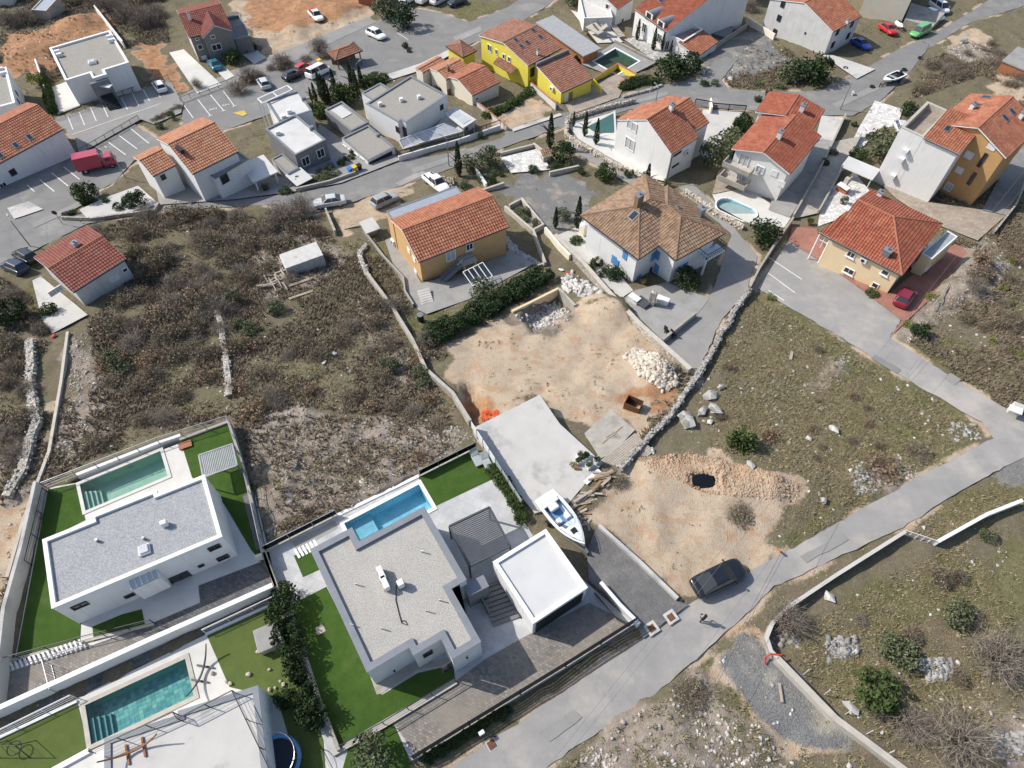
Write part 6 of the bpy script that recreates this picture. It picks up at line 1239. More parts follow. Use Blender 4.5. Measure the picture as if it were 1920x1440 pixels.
for k in range(3): MB().box(L(347,834,.06+.07*k), (1.2, .7, .06), .4).build('board', 'terracotta', t)
for lab, px, py, m_ in (('blue recycling bin by the grey cube house', 658, 326, 'plastic_blue'), ('yellow recycling bin by the grey cube house', 666, 323, 'plastic_yellow'), ('yellow recycling bin beside the street parking', 600, 122, 'plastic_yellow'), ('dark wheeled bin at the garden wall', 675, 320, 'plastic_black')):
    t = thing('wheelie_bin', lab, 'bin', P(px, py)); p = P(px, py); MB().tube([p, p+V(0, 0, 1.0)], [.32, .4], 4).build('body', m_, t); MB().box(p+V(0, 0, 1.05), (.7, .72, .1), .78).build('lid', m_, t)
t = thing('barrel', 'dark metal barrel on the garden lawn of the orange house', 'barrel', P(789,600)); p = P(789,600); MB().tube([p, p+V(0, 0, .5), p+V(0, 0, .95)], [.36, .4, .36], 16).build('drum', 'metal_dark', t); MB().tube([p+V(0, 0, .95), p+V(0, 0, .98)], .38, 16).build('rim', 'metal_grey', t)
stp = thing('garden_steps', 'concrete garden steps below the orange house stair', 'steps', P(795,558))
for k in range(6): a, b = P(783+k*1.5, 548+k*4.5, .5-.08*k), P(805+k*1.5, 542+k*4.5, .5-.08*k); MB().bar(a, b, .35, .16).build('step', 'concrete', stp)
t = thing('orange_netting', 'crumpled orange safety netting at the edge of the concrete slab', 'netting', P(915,780)); mb = MB()
for k in range(60): p = P(903+random.random()*32, 787-random.random()*18, random.uniform(.05, .35)); mb.box(p, (random.uniform(.2, .6), .12, .02), R=Matrix.Rotation(random.uniform(0, 6), 3, 'Z') @ Matrix.Rotation(random.uniform(-.6, .6), 3, 'X'))
mb.build('netting', 'plastic_orange', t)
solo(MB().tube([P(1165,1062,.1), P(1175,1070,.12), P(1190,1065,.1), P(1198,1070,.12), P(1185,1074,.1), P(1172,1068,.12), P(1180,1062,.1)], .06, 6), 'hose', 'wood_red', 'coiled red hose lying beside the pale boundary wall', 'hose'); solo(MB().tube([P(1434,1245,.2), P(1436,1232,.4), P(1445,1226,.9), P(1465,1228,.9), P(1472,1230,.5)], .07, 6), 'hose', 'plastic_red', 'red hose draped over the curved road wall', 'hose')
# ---------------------------------------------------------------- vehicles
def place(t, rear, front, off=.06):
    a, b = P(*rear), P(*front); c = (a+b)/2; s = (HZ(c.y+2)-HZ(c.y-2))/4; n = V(0, -s, 1).normalized(); f = (b-a); f = (f-n*f.dot(n)).normalized(); l = n.cross(f)
    t.rotation_euler = Matrix((f, l, n)).transposed().to_euler(); t.location = V(c.x, c.y, HZ(c.y)+off); ORG[t.name] = t.location.copy()
KINDS = {  # length, width, body stations (x, half width, low, belt), cabin: rear base, rear top, front top, front base, roof height, belt height
 'sedan': (4.5, 1.78, [(-2.25,.72,.35,.78),(-2.1,.84,.24,.95),(-1.2,.88,.2,.96),(0,.89,.2,.94),(1.0,.89,.2,.93),(1.9,.84,.22,.78),(2.2,.66,.32,.62)], (-1.75,-.95,.35,1.05,1.42,.92)),
 'hatch': (4.0, 1.72, [(-2.0,.74,.35,.85),(-1.9,.83,.24,.98),(-1.0,.86,.2,.97),(0,.86,.2,.95),(.9,.86,.2,.93),(1.75,.82,.22,.8),(2.0,.66,.32,.62)], (-1.95,-1.55,.3,1.05,1.48,.94)),
 'suv': (4.6, 1.88, [(-2.3,.78,.42,.95),(-2.15,.9,.3,1.08),(-1.2,.94,.26,1.06),(0,.94,.26,1.04),(1.0,.94,.26,1.02),(1.95,.89,.28,.9),(2.3,.7,.4,.7)], (-2.1,-1.5,.4,1.2,1.62,1.03)),
 'coupe': (4.85, 1.95, [(-2.42,.74,.42,.86),(-2.25,.92,.3,1.06),(-1.2,.97,.26,1.05),(0,.97,.26,1.02),(1.0,.97,.26,1.0),(2.0,.92,.28,.88),(2.42,.66,.4,.66)], (-2.15,-.9,.45,1.25,1.55,1.01)),
 'van': (4.9, 1.9, [(-2.45,.88,.35,1.2),(-2.4,.93,.28,1.25),(-1.2,.95,.26,1.22),(0,.95,.26,1.18),(1.2,.95,.26,1.1),(2.1,.9,.28,.95),(2.45,.72,.38,.7)], (-2.42,-2.3,1.0,1.75,1.95,1.1)),
 'pickup': (5.0, 1.85, [(-2.5,.88,.45,1.0),(-2.4,.91,.38,1.02),(-.8,.92,.34,1.02),(0,.92,.32,1.02),(1.1,.92,.32,1.04),(2.1,.88,.34,.95),(2.5,.72,.42,.75)], (-.75,-.6,.65,1.25,1.72,1.03)),
}
def make_car(label, kind, pm, rear, front, group=None, bars=False, bed=None, name=None):
    Ln, Wd, st, cab = KINDS[kind]; t = thing(name or {'van': 'parked_van', 'pickup': 'pickup_truck'}.get(kind, 'parked_car'), label, {'van': 'van', 'pickup': 'pickup'}.get(kind, 'car'), group=group); place(t, rear, front)
    mb = MB(); n = len(st)
    for x, w_, zl, zb in [(a*1.05, b*1.06, c-.03, d+.03) for a, b, c, d in st]: mb.v += [(x, -w_*.9, zl), (x, -w_, zl+.18), (x, -w_, zb-.14), (x, -w_*.9, zb), (x, w_*.9, zb), (x, w_, zb-.14), (x, w_, zl+.18), (x, w_*.9, zl)]
    for i in range(n-1):
        for k in range(8): mb.f.append((i*8+k, i*8+(k+1) % 8, (i+1)*8+(k+1) % 8, (i+1)*8+k))
    mb.f += [tuple(range(8))[::-1], tuple(range((n-1)*8, n*8))]; mb.f = [f[::-1] for f in mb.f]
    body = mb.build('body', pm, t, local=True, smooth=True); md = body.modifiers.new('smooth', 'SUBSURF'); md.levels = 2; md.render_levels = 2
    xr, xrt, xft, xf, zr, zb = cab; wb, wt = Wd/2*.88, Wd/2*.7
    lo = [(xr, -wb, zb-.05), (xf, -wb, zb-.05), (xf, wb, zb-.05), (xr, wb, zb-.05)]; hi = [(xrt, -wt, zr-.04), (xft, -wt, zr-.04), (xft, wt, zr-.04), (xrt, wt, zr-.04)]
    MB().add(lo+hi, [(0,1,5,4), (1,2,6,5), (2,3,7,6), (3,0,4,7), (4,5,6,7)]).build('cabin', pm, t, local=True, bevel=.09)
    MB().add([V(*h)*1 for h in [(xrt-.02, -wt*.96, zr-.02), (xft+.02, -wt*.96, zr-.02), (xft-.1, -wt*.8, zr+.03), (xrt+.1, -wt*.8, zr+.03), (xrt-.02, wt*.96, zr-.02), (xft+.02, wt*.96, zr-.02), (xft-.1, wt*.8, zr+.03), (xrt+.1, wt*.8, zr+.03)]], [(0,1,2,3), (5,4,7,6), (3,2,6,7), (1,5,6,2), (4,0,3,7)]).build('roof', pm, t, local=True, smooth=False)
    def pane(nm, q, ins=.1, off=.015):
        q = [Vector(x) for x in q]; c = sum(q, V(0, 0, 0))/4; nn = (q[1]-q[0]).cross(q[3]-q[0]).normalized(); r_ = [x+(c-x)*ins+nn*off for x in q]; MB().add(r_+[x-nn*off*1.5 for x in r_], [(0,1,2,3), (7,6,5,4)]+[(i, 4+i, 4+(i+1) % 4, (i+1) % 4) for i in range(4)]).build(nm, 'pane', t, local=True)
    pane('windscreen', [lo[1], lo[2], hi[2], hi[1]]); pane('rear_window', [lo[3], lo[0], hi[0], hi[3]])
    for s in (0, 1):
        A, B, C_, D_ = ([lo[0], lo[1], hi[1], hi[0]] if s == 0 else [lo[2], lo[3], hi[3], hi[2]]); A, B, C_, D_ = map(Vector, (A, B, C_, D_)); m1, m2 = (A+B)/2, (C_+D_)/2
        pane('side_window', [A, m1, m2, D_], .09); pane('side_window', [m1, B, C_, m2], .09)
    wb_ = Ln*.3
    for x in (-wb_, wb_):
        for s in (-1, 1):
            y = s*(Wd/2-.12); w_ = MB().tube([(x, y-.11, .32), (x, y+.11, .32)], .32, 16).build('wheel', 'rubber', t, local=True); MB().tube([(x, y+s*.08, .32), (x, y+s*.125, .32)], .2, 12).build('rim', 'steel', w_, local=True)
    zf = st[-2][3]; 
    for s in (-1, 1):
        MB().box((st[-2][0]+.06, s*Wd*.33, zf-.13), (.26, .26, .1)).build('headlight', 'lens', t, local=True, bevel=.03); MB().box((st[0][0]+.07, s*Wd*.33, st[0][3]-.12), (.1, .26, .12)).build('tail_light', 'lens_red', t, local=True)
        MB().box((xf-.25, s*(Wd/2+.08), zb+.06), (.12, .2, .14)).build('mirror', pm, t, local=True)
    for x in (st[0][0]*1.03, st[-1][0]*1.0): MB().box((x, 0, .55), (.04, .48, .11)).build('number_plate', 'plastic_white', t, local=True)
    if bars:
        for x in (xrt+.3, xft-.2): MB().box((x, 0, zr+.1), (.06, wt*2, .05)).build('roof_bar', 'steel', t, local=True)
    if kind == 'pickup': MB().box((-1.6, 0, 1.0), (1.6, 1.5, .06)).build('bed', 'metal_dark', t, local=True)
    if bed: MB().box((-1.5, 0, 1.25), (1.2, 1.3, .5)).build('load', bed, t, local=True, bevel=.1)
    return t
make_car('black coupe-backed car parked beside the road', 'coupe', 'paint_black', (1301,1110), (1387,1068)); make_car('silver saloon parked on the street by the dirt yard', 'sedan', 'paint_silver', (645,381), (593,389)); make_car('dark red hatchback at the red paved forecourt', 'hatch', 'paint_wine', (1680,584), (1707,546))
make_car('white hatchback in the upper parking bays', 'hatch', 'paint_white', (309,179), (294,158)); make_car('teal saloon beside the block house', 'sedan', 'paint_teal', (413,138), (395,116)); make_car('white estate car in the fenced street parking', 'suv', 'paint_white', (691,64), (722,78)); make_car('white pickup with red load on the building earth', 'pickup', 'paint_white', (582,24), (606,48), bed='plastic_red')
make_car('white van with roof rack in the cypress side street', 'van', 'paint_white', (578,152), (620,131), bars=True); make_car('red hatchback next to the roof rack van', 'hatch', 'paint_red', (558,141), (582,127)); make_car('black hatchback beside the red hatchback', 'hatch', 'paint_black', (540,152), (562,142)); make_car('silver hatchback by the white roof pergola', 'hatch', 'paint_silver', (503,173), (489,152))
make_car('white small van in the upper row beside the earth bank', 'van', 'paint_white', (757,10), (780,-4), 'vehicles parked at the top street'); make_car('white motor van next to the small white van', 'van', 'paint_white', (786,10), (810,-6), 'vehicles parked at the top street'); make_car('silver estate in the top street row', 'suv', 'paint_silver', (812,12), (838,-1), 'vehicles parked at the top street'); make_car('dark saloon at the end of the top street row', 'sedan', 'paint_navy', (842,15), (874,3), 'vehicles parked at the top street')
make_car('bright red saloon by the upper road', 'sedan', 'paint_red', (1649,51), (1677,70)); make_car('green small van by the upper road', 'van', 'paint_green', (1738,59), (1706,74)); make_car('blue saloon in the shade of the pale house', 'sedan', 'paint_blue', (1595,79), (1629,98)); make_car('white estate car on the parking terrace', 'suv', 'paint_white', (1730,28), (1764,41)); make_car('large white van behind the parking terrace', 'van', 'paint_white', (1740,7), (1779,33))
make_car('car wrapped in grey sheeting on the dirt yard', 'hatch', 'tarp_grey', (705,390), (740,374)); make_car('white pickup by the split log pile', 'pickup', 'paint_white', (808,342), (829,359)); make_car('black hatchback behind the red tiled cottage', 'hatch', 'paint_black', (63,494), (40,481)); make_car('navy hatchback at the wall behind the cottage', 'hatch', 'paint_navy', (44,513), (20,502)); make_car('pale blue car tucked beside the tall ochre house', 'hatch', 'paint_silver', (1690,256), (1681,231)); make_car('white van half under the tan house carport', 'van', 'paint_white', (1742,482), (1718,512))
t = thing('box_truck', 'red box truck in the shaded parking bays', 'truck'); place(t, (150,324), (217,309)); W_ = 2.0
MB().box((-.9, 0, 1.6), (3.5, 2.0, 2.0)).build('cargo_box', 'paint_truck', t, local=True, bevel=.04); MB().box((1.75, 0, 1.15), (1.5, 1.9, 1.4)).build('cab', 'paint_truck', t, local=True, bevel=.15); MB().box((2.6, 0, .8), (.7, 1.8, .7)).build('bonnet', 'paint_truck', t, local=True, bevel=.12); MB().box((2.36, 0, 1.5), (.35, 1.6, .55), R=Matrix.Rotation(-.5, 3, 'Y')).build('windscreen', 'pane', t, local=True); MB().box((0, 0, .5), (5.2, 1.4, .2)).build('chassis', 'metal_dark', t, local=True)
for x in (-1.6, 2.1):
    for s in (-1, 1): w_ = MB().tube([(x, s*.85-.13, .36), (x, s*.85+.13, .36)], .36, 16).build('wheel', 'rubber', t, local=True); MB().tube([(x, s*.95, .36), (x, s*.99, .36)], .2, 12).build('rim', 'steel', w_, local=True)
for s in (-1, 1): MB().box((1.8, s*.96, 1.5), (.7, .03, .5)).build('side_window', 'pane', t, local=True); MB().box((2.95, s*.65, .85), (.06, .3, .2)).build('headlight', 'pane_pale', t, local=True)
# boats
def make_boat(label, stern, bow, k=1.0, small=False):
    t = thing('motorboat', label, 'boat'); place(t, stern, bow); Ln = (P(*bow)-P(*stern)).length; B = Ln*.2; zk, zd = .55*k, 1.35*k; n = 14
    bt = lambda s: B*(1-max(0, (s-.35)/.65)**2.4)*(0.92+.08*min(1, s*4))
    X_ = lambda s: -Ln/2+Ln*s
    hull = MB(); 
    for i in range(n+1):
        s = i/n; b = max(bt(s), .02); zz = zk+max(0, s-.7)*1.2*k; zt = zd+.12*s*s*k; hull.v += [(X_(s), -b, zt), (X_(s), -b*.82, (zz+zt)/2-.05), (X_(s), 0, zz), (X_(s), b*.82, (zz+zt)/2-.05), (X_(s), b, zt)]
    for i in range(n):
        for q in range(4): hull.f.append((i*5+q, (i+1)*5+q, (i+1)*5+q+1, i*5+q+1))
    hull.f.append((0,1,2,3,4)); hull.build('hull', 'plastic_white', t, local=True, smooth=False)
    c0, c1 = (.12, .6) if not small else (.1, .7); dk = MB(); out = []; inn = []
    for i in range(n+1):
        s = i/n; b = max(bt(s), .02); zt = zd+.12*s*s*k+.02; out.append((s, b, zt))
    cb = lambda s: bt(s)*.74 if c0 <= s <= c1 else 0
    for i in range(n):
        s0, s1 = i/n, (i+1)/n; a, b = out[i], out[i+1]
        for sg in (-1, 1):
            mid0, mid1 = cb(s0), cb(s1)
            if (s0+s1)/2 < c0 or (s0+s1)/2 > c1: mid0 = mid1 = 0
            else: mid0, mid1 = bt(s0)*.74, bt(s1)*.74
            q = [(X_(s0), sg*a[1], a[2]), (X_(s1), sg*b[1], b[2]), (X_(s1), sg*mid1, b[2]+(.1*k if mid1 == 0 else 0)), (X_(s0), sg*mid0, a[2]+(.1*k if mid0 == 0 else 0))]; dk.add(q, [(0,1,2,3) if sg < 0 else (3,2,1,0)])
    dk.build('deck', 'plastic_white', t, local=True)
    xs0, xs1 = X_(round(c0*n)/n), X_(round(c1*n)/n); hb = B*.73; zf = zd-.6*k
    MB().add([(xs0, -hb, zf), (xs1, -hb, zf), (xs1, hb, zf), (xs0, hb, zf), (xs0, -hb, zd+.03), (xs1, -hb, zd+.03), (xs1, hb, zd+.03), (xs0, hb, zd+.03)], [(0,1,2,3), (4,5,1,0), (5,6,2,1), (6,7,3,2), (7,4,0,3)]).build('cockpit', 'tarp_blue' if not small else 'plastic_black', t, local=True)
    if not small:
        for x, y in ((-.3, -.45), (-.3, .45)): MB().box((x*k+.2, y*k, zf+.5), (.55, .5, .5)).build('seat', 'plastic_white', t, local=True, bevel=.1)
        MB().box((xs0+.55, 0, zf+.45), (.7, .9, .5)).build('engine_cover', 'plastic_white', t, local=True, bevel=.12); MB().box((xs0+.15, 0, zd), (.35, hb*1.9, .22)).build('rear_seat', 'plastic_white', t, local=True, bevel=.08)
        a, b = xs1-.05, xs1+.45; MB().add([(a-.5, -hb, zd+.05), (b, -hb*.55, zd+.12), (b, hb*.55, zd+.12), (a-.5, hb, zd+.05), (a-.65, -hb*.95, zd+.5), (a+.1, -hb*.5, zd+.55), (a+.1, hb*.5, zd+.55), (a-.65, hb*.95, zd+.5)], [(0,1,5,4), (1,2,6,5), (2,3,7,6)]).build('windscreen', 'glass', t, local=True)
        MB().box((X_(.74), 0, zd+.17), (.5, .5, .06)).build('hatch', 'plastic_black', t, local=True); MB().tube([(X_(.6), -bt(.6)*.9, zd+.3), (X_(.8), -bt(.8)*.85, zd+.35), (X_(.97), 0, zd+.4), (X_(.8), bt(.8)*.85, zd+.35), (X_(.6), bt(.6)*.9, zd+.3)], .025, 6).build('bow_rail', 'steel', t, local=True)
        MB().tube([(X_(s/8), (bt(s/8)+.02), zd-.1) for s in range(9)], .05, 6).build('rubbing_strake', 'plastic_red', t, local=True)
    else:
        MB().box((xs0+.2, 0, zd+.25), (.5, .4, .5)).build('outboard', 'plastic_black', t, local=True, bevel=.08); MB().box((0, 0, zf+.4), (.4, hb*1.8, .15)).build('seat', 'tarp_grey', t, local=True)
    tr = thing('boat_trailer', ('long' if not small else 'short')+' steel trailer under the '+('white cabin' if not small else 'small open')+' boat', 'trailer'); place(tr, stern, bow); m_ = 'metal_grey' if not small else 'rust'
    for s in (-1, 1):
        MB().bar((-Ln*.45, s*B*.6, .5*k), (Ln*.2, s*B*.6, .5*k), .1).build('chassis_beam', m_, tr, local=True); MB().bar((Ln*.2, s*B*.6, .5*k), (Ln*.6, 0, .5*k), .1).build('drawbar', m_, tr, local=True)
        w_ = MB().tube([(-Ln*.15, s*B*.95-.1, .3), (-Ln*.15, s*B*.95+.1, .3)], .3, 14).build('wheel', 'rubber', tr, local=True); MB().tube([(-Ln*.15, s*B*.95+s*.08, .3), (-Ln*.15, s*B*.95+s*.12, .3)], .16, 10).build('rim', 'steel', w_, local=True)
    for x in (-.4, -.1, .2): MB().bar((Ln*x, -B*.6, .5*k), (Ln*x, B*.6, .5*k), .08).build('cross_member', m_, tr, local=True)
    MB().box((Ln*.6, 0, .35), (.12, .12, .7)).build('jockey_wheel', 'metal_dark', tr, local=True)
make_boat('white cabin motorboat with blue cockpit on its trailer', (1019,940), (1094,1033)); make_boat('small white open boat with black seats by the road', (1688,146), (1652,162), .7, True)
t = thing('jet_ski', 'white jet ski on a small trailer between the red and green cars', 'jet ski'); place(t, (1672,42), (1696,66)); MB().tube([(-1.4, 0, .6), (-.5, 0, .7), (.6, 0, .75), (1.5, 0, .85)], [.4, .5, .45, .06], 10).build('hull', 'plastic_white', t, local=True); MB().box((-.4, 0, 1.2), (1.2, .35, .2)).build('seat', 'fabric_dark', t, local=True, bevel=.06); MB().bar((.4, -.35, 1.4), (.4, .35, 1.4), .06).build('handlebar', 'metal_dark', t, local=True); MB().bar((-1.2, 0, .3), (2.0, 0, .3), .1).build('trailer_beam', 'metal_grey', t, local=True)
for s in (-1, 1): MB().tube([(-.3, s*.6-.08, .25), (-.3, s*.6+.08, .25)], .25, 12).build('wheel', 'rubber', t, local=True)
for i, (px, py) in enumerate(((1585,129),(1635,164),(1695,132),(1725,110))):
    p = P(px, py, .06); lb = ('black tyre beside the concrete apron of the pale house', 'black tyre in front of the small open boat', 'black tyre lying at the scrub edge behind the small boat', 'black tyre by the thorny verge near the green van')[i]; t = thing('tyre', lb, 'tyre', p); MB().tube([p+V(math.cos(a)*.35, math.sin(a)*.35, .15) for a in np.linspace(0, 2*math.pi, 17)], .15, 8, False).build('tread', 'rubber', t, smooth=True)
# ---------------------------------------------------------------- person walking on the road
def person():
    p = P(1315,1166); t = thing('person', 'person in dark jacket and trousers standing on the road', 'person', p, 0.4)
    vs = [(0,0,.92), (0,.01,1.15), (0,.02,1.38), (0,.03,1.5), (0,.04,1.66), (-.1,0,.86), (-.12,.04,.47), (-.13,-.02,.08), (-.13,.13,.05), (.1,0,.86), (.12,.07,.47), (.13,0,.08), (.13,.15,.05), (-.19,.02,1.38), (-.27,.0,1.1), (-.2,.2,.98), (-.17,.27,.98), (.19,.02,1.38), (.27,0,1.1), (.2,.2,.98), (.17,.27,.98)]
    es = [(0,1),(1,2),(2,3),(3,4),(0,5),(5,6),(6,7),(7,8),(0,9),(9,10),(10,11),(11,12),(2,13),(13,14),(14,15),(15,16),(2,17),(17,18),(18,19),(19,20)]
    rs = [.15,.15,.17,.06,.1,.1,.075,.05,.045,.1,.075,.05,.045,.08,.055,.04,.03,.08,.055,.04,.03]
    me = bpy.data.meshes.new('body'); me.from_pydata(vs, es, []); o = bpy.data.objects.new('body', me); COL.objects.link(o); o.parent = t; o.modifiers.new("skin", "SKIN")
    for i, r_ in enumerate(rs): me.skin_vertices[0].data[i].radius = (r_, r_*.8)
    me.skin_vertices[0].data[0].use_root = True; s = o.modifiers.new('sub', 'SUBSURF'); s.levels = 2; s.render_levels = 2; me.materials.append(M['fabric_dark'])
    MB().tube([(0, .03, 1.5), (0, .04, 1.58), (0, .05, 1.68), (0, .04, 1.76), (0, .03, 1.79)], [.055, .09, .1, .07, .02], 12).build('face', 'skin', t, local=True, smooth=True); MB().tube([(0, 0, 1.62), (0, .015, 1.72), (0, .03, 1.8), (0, .03, 1.83)], [.105, .122, .1, .03], 12).build('hair', 'hair', t, local=True, smooth=True)
    for s in (-1, 1): MB().box((s*.035, .145, 1.67), (.025, .02, .015)).build('eye', 'plastic_black', t, local=True)
    MB().box((0, .155, 1.645), (.025, .03, .04)).build('nose', 'skin', t, local=True)
    for s in (-1, 1):
        h = MB().box((s*.165, .3, .98), (.05, .09, .08)); 
        for k in range(4): h.bar((s*.165+.0, .33, .95+.022*k), (s*.13, .38-.008*k, .95+.022*k), .018)
        h.bar((s*.15, .28, 1.02), (s*.12, .33, 1.04), .02); h.build('hand', 'skin', t, local=True)
    MB().box((0, .36, 1.0), (.2, .1, .06)).build('controller', 'plastic_black', t, local=True)
person()
# overhead wires
def wire(label, pts, h, r=.013):
    w_ = [P(px, py, h) for px, py in pts]; out = []
    a, b = w_[0], w_[-1]; n = 30
    for k in range(n+1): s = k/n; p = a+(b-a)*s; out.append(p-V(0, 0, 1.1*4*s*(1-s)))
    return solo(MB().tube(out, r, 5), 'power_line', 'metal_grey', label, 'wire', 'overhead power lines')
wire('overhead wire crossing the black car, upper of the parallel pair', [(985,1490), (1930,308)], 7.4); wire('overhead wire below its twin crossing the road and bare plot', [(1000,1495), (1945,318)], 7.0); wire('single overhead wire crossing the grassy plot', [(1120,1490), (1930,392)], 6.6)
# ---------------------------------------------------------------- plants and loose stone
def np_mesh(name, co, faces, col=None, mat_='leaf'):
    me = bpy.data.meshes.new(name); nv = len(co); k = faces.shape[1]; me.vertices.add(nv); me.vertices.foreach_set('co', co.astype('f').ravel()); me.loops.add(faces.size); me.loops.foreach_set('vertex_index', faces.astype('i').ravel())
    me.polygons.add(len(faces)); me.polygons.foreach_set('loop_start', np.arange(0, faces.size, k, dtype='i')); me.polygons.foreach_set('loop_total', np.full(len(faces), k, 'i')); me.update(calc_edges=True)
    if col is not None:
        a = me.color_attributes.new('col', 'FLOAT_COLOR', 'POINT'); a.data.foreach_set('color', np.concatenate([col, np.ones((nv, 1))], 1).astype('f').ravel())
    me.materials.append(M[mat_]); return me
def leaf_quads(pos, size, cols, rng, flat=0.0, asp=.55):
    n = len(pos); d = rng.normal(size=(n, 3)); d[:, 2] *= (1-flat); d /= np.linalg.norm(d, axis=1)[:, None]+1e-9; e = rng.normal(size=(n, 3)); e -= d*(e*d).sum(1)[:, None]; e /= np.linalg.norm(e, axis=1)[:, None]+1e-9
    s = (size*rng.uniform(.6, 1.3, n))[:, None]; a = d*s; b = e*s*asp
    co = np.stack([pos-a, pos+b, pos+a, pos-b], 1).reshape(-1, 3); f = np.arange(4*n).reshape(-1, 4); return co, f, np.repeat(cols, 4, 0)
def crown(seed, rad, n=900, size=.16, clumps=22, c0=(.06,.09,.03), c1=(.11,.14,.05), zc=0, spread=.28, hollow=.35, flat_bottom=-1.0):
    rng = np.random.default_rng(seed); cc = rng.normal(size=(clumps, 3)); cc /= np.linalg.norm(cc, axis=1)[:, None]; cc *= (rng.uniform(hollow, .92, clumps)**.6)[:, None]; cc[:, 2] = np.maximum(cc[:, 2], flat_bottom)
    w_ = rng.uniform(.6, 1.3, clumps); k = rng.choice(clumps, n, p=w_/w_.sum()); p = cc[k]+rng.normal(size=(n, 3))*spread*w_[k][:, None]*.75; r = np.linalg.norm(p, axis=1); p /= np.maximum(r/1.08, 1)[:, None]
    t = np.clip(rng.uniform(0, 1, clumps)[k]*.7+rng.uniform(0, .5, n), 0, 1)[:, None]; cols = np.array(c0)*(1-t)+np.array(c1)*t
    return leaf_quads(p*np.array(rad)+np.array([0, 0, zc]), np.full(n, size), cols, rng)
def twigs(seed, rad, n=160, c0=(.16,.13,.11), c1=(.26,.22,.19), zc=0, wid=.012, z0=0.0, up=.9):
    """bare branches: thin tapering slivers fanning out and forking"""
    rng = np.random.default_rng(seed); vs = []; fs = []; cs = []
    def sliver(a, b, w_):
        d = b-a; s = np.cross(d, rng.normal(size=3)); s = s/(np.linalg.norm(s)+1e-9)*w_; o = len(vs); vs.extend([a-s, a+s, b]); fs.append((o, o+1, o+2)); t = rng.uniform(); c = np.array(c0)*(1-t)+np.array(c1)*t; cs.extend([c, c, c])
    for _ in range(n):
        d = rng.normal(size=3); d[2] = abs(d[2])*up+.15; d /= np.linalg.norm(d); r = rng.uniform(.5, 1.0); tip = d*np.array(rad)*r+np.array([0, 0, zc]); root = np.array([0, 0, z0])+tip*np.array([.12, .12, .1])*rng.uniform(0, 1); mid = root+(tip-root)*rng.uniform(.35, .6)+rng.normal(size=3)*.06*rad[0]; mid[2] += .1*rad[2]
        sliver(root, mid, wid*1.6); sliver(mid, tip, wid)
        for _ in range(4): t = rng.uniform(.2, 1); q = mid+(tip-mid)*t; sliver(q, q+(rng.normal(size=3)*.28+d*.25)*np.array(rad)*.7, wid*.75)
    return np.array(vs), np.array(fs), np.array(cs)
def quads_from_tris(f): return np.concatenate([f, f[:, 2:3]], 1)
def trunk_mesh(h, r, lean=.1, seed=0, limbs=4, crown_r=1.0):
    rd = random.Random(seed); mb = MB(); mb.tube([V(0, 0, -.4), V(0, 0, 0), V(lean*.5, lean*.2, h*.5), V(lean, lean*.3, h)], [r*1.25, r*1.1, r*.85, r*.6], 7)
    for k in range(limbs): a = rd.uniform(0, 6.28); b = V(lean*.8, lean*.2, h*rd.uniform(.55, .95)); e = b+V(math.cos(a)*crown_r*.6, math.sin(a)*crown_r*.6, crown_r*rd.uniform(.3, .7)); mb.tube([b, b+(e-b)*.5+V(0, 0, .08), e], [r*.55, r*.35, r*.12], 5)
    me = bpy.data.meshes.new('trunk'); me.from_pydata(mb.v, [], mb.f); me.materials.append(M['bark']); return me
PROTO = {}
def proto(key, co, f, c, mat_='leaf'): PROTO[key] = np_mesh(key, co, f, c, mat_)
GREEN = dict(c0=(.028,.048,.016), c1=(.075,.105,.032)); OLIVE = dict(c0=(.06,.075,.035), c1=(.14,.155,.085)); DARK = dict(c0=(.018,.035,.014), c1=(.045,.07,.026)); YELL = dict(c0=(.1,.12,.025), c1=(.22,.23,.06)); RUST = dict(c0=(.15,.1,.062), c1=(.26,.18,.115))
for s in range(3):
    proto('g%d' % s, *crown(10+s, (1, 1, .85), 1100, .12, 24, zc=.75, **GREEN)); proto('o%d' % s, *crown(20+s, (1, 1, .85), 950, .11, 22, zc=.75, spread=.32, **OLIVE)); proto('d%d' % s, *crown(30+s, (1, 1, .9), 1200, .11, 26, zc=.75, **DARK)); proto('y%d' % s, *crown(40+s, (1, 1, .8), 420, .13, 16, zc=.6, **YELL))
    v, f, c = twigs(50+s, (1.05, 1.05, 1.15), 240, (.15,.125,.1), (.31,.262,.215), wid=.011); proto('b%d' % s, v, f, c, 'twig'); v, f, c = twigs(60+s, (1.05, 1.05, 1.0), 130, (.11,.075,.055), (.2,.145,.11), wid=.012)
    v2, f2, c2 = crown(70+s, (1, 1, .8), 320, .1, 18, zc=.6, spread=.35, **RUST); proto('r%d' % s, np.concatenate([v, v2]), np.concatenate([quads_from_tris(f), f2+len(v)]), np.concatenate([c, c2]))
    v, f, c = twigs(80+s, (1.05, 1.05, .95), 240, (.125,.098,.073), (.265,.208,.155), wid=.012); v2, f2, c2 = crown(90+s, (.95, .95, .7), 420, .075, 20, zc=.5, spread=.3, c0=(.115,.1,.063), c1=(.235,.2,.135)); proto('s%d' % s, np.concatenate([v, v2]), np.concatenate([quads_from_tris(f), f2+len(v)]), np.concatenate([c, c2]))
def cyp(seed):
    rng = np.random.default_rng(seed); n = 1300; z = rng.uniform(0.04, 1, n); prof = np.minimum(z*6, 1)*(1-z)**.62*.145+.01; a = rng.uniform(0, 6.283, n); r = prof*rng.uniform(.55, 1.08, n); p = np.stack([np.cos(a)*r, np.sin(a)*r, z], 1); t = rng.uniform(0, 1, n)[:, None]; co, f, c = leaf_quads(p, np.full(n, .028), np.array((.016,.032,.014))*(1-t)+np.array((.05,.07,.028))*t, rng)
    return co, f, c
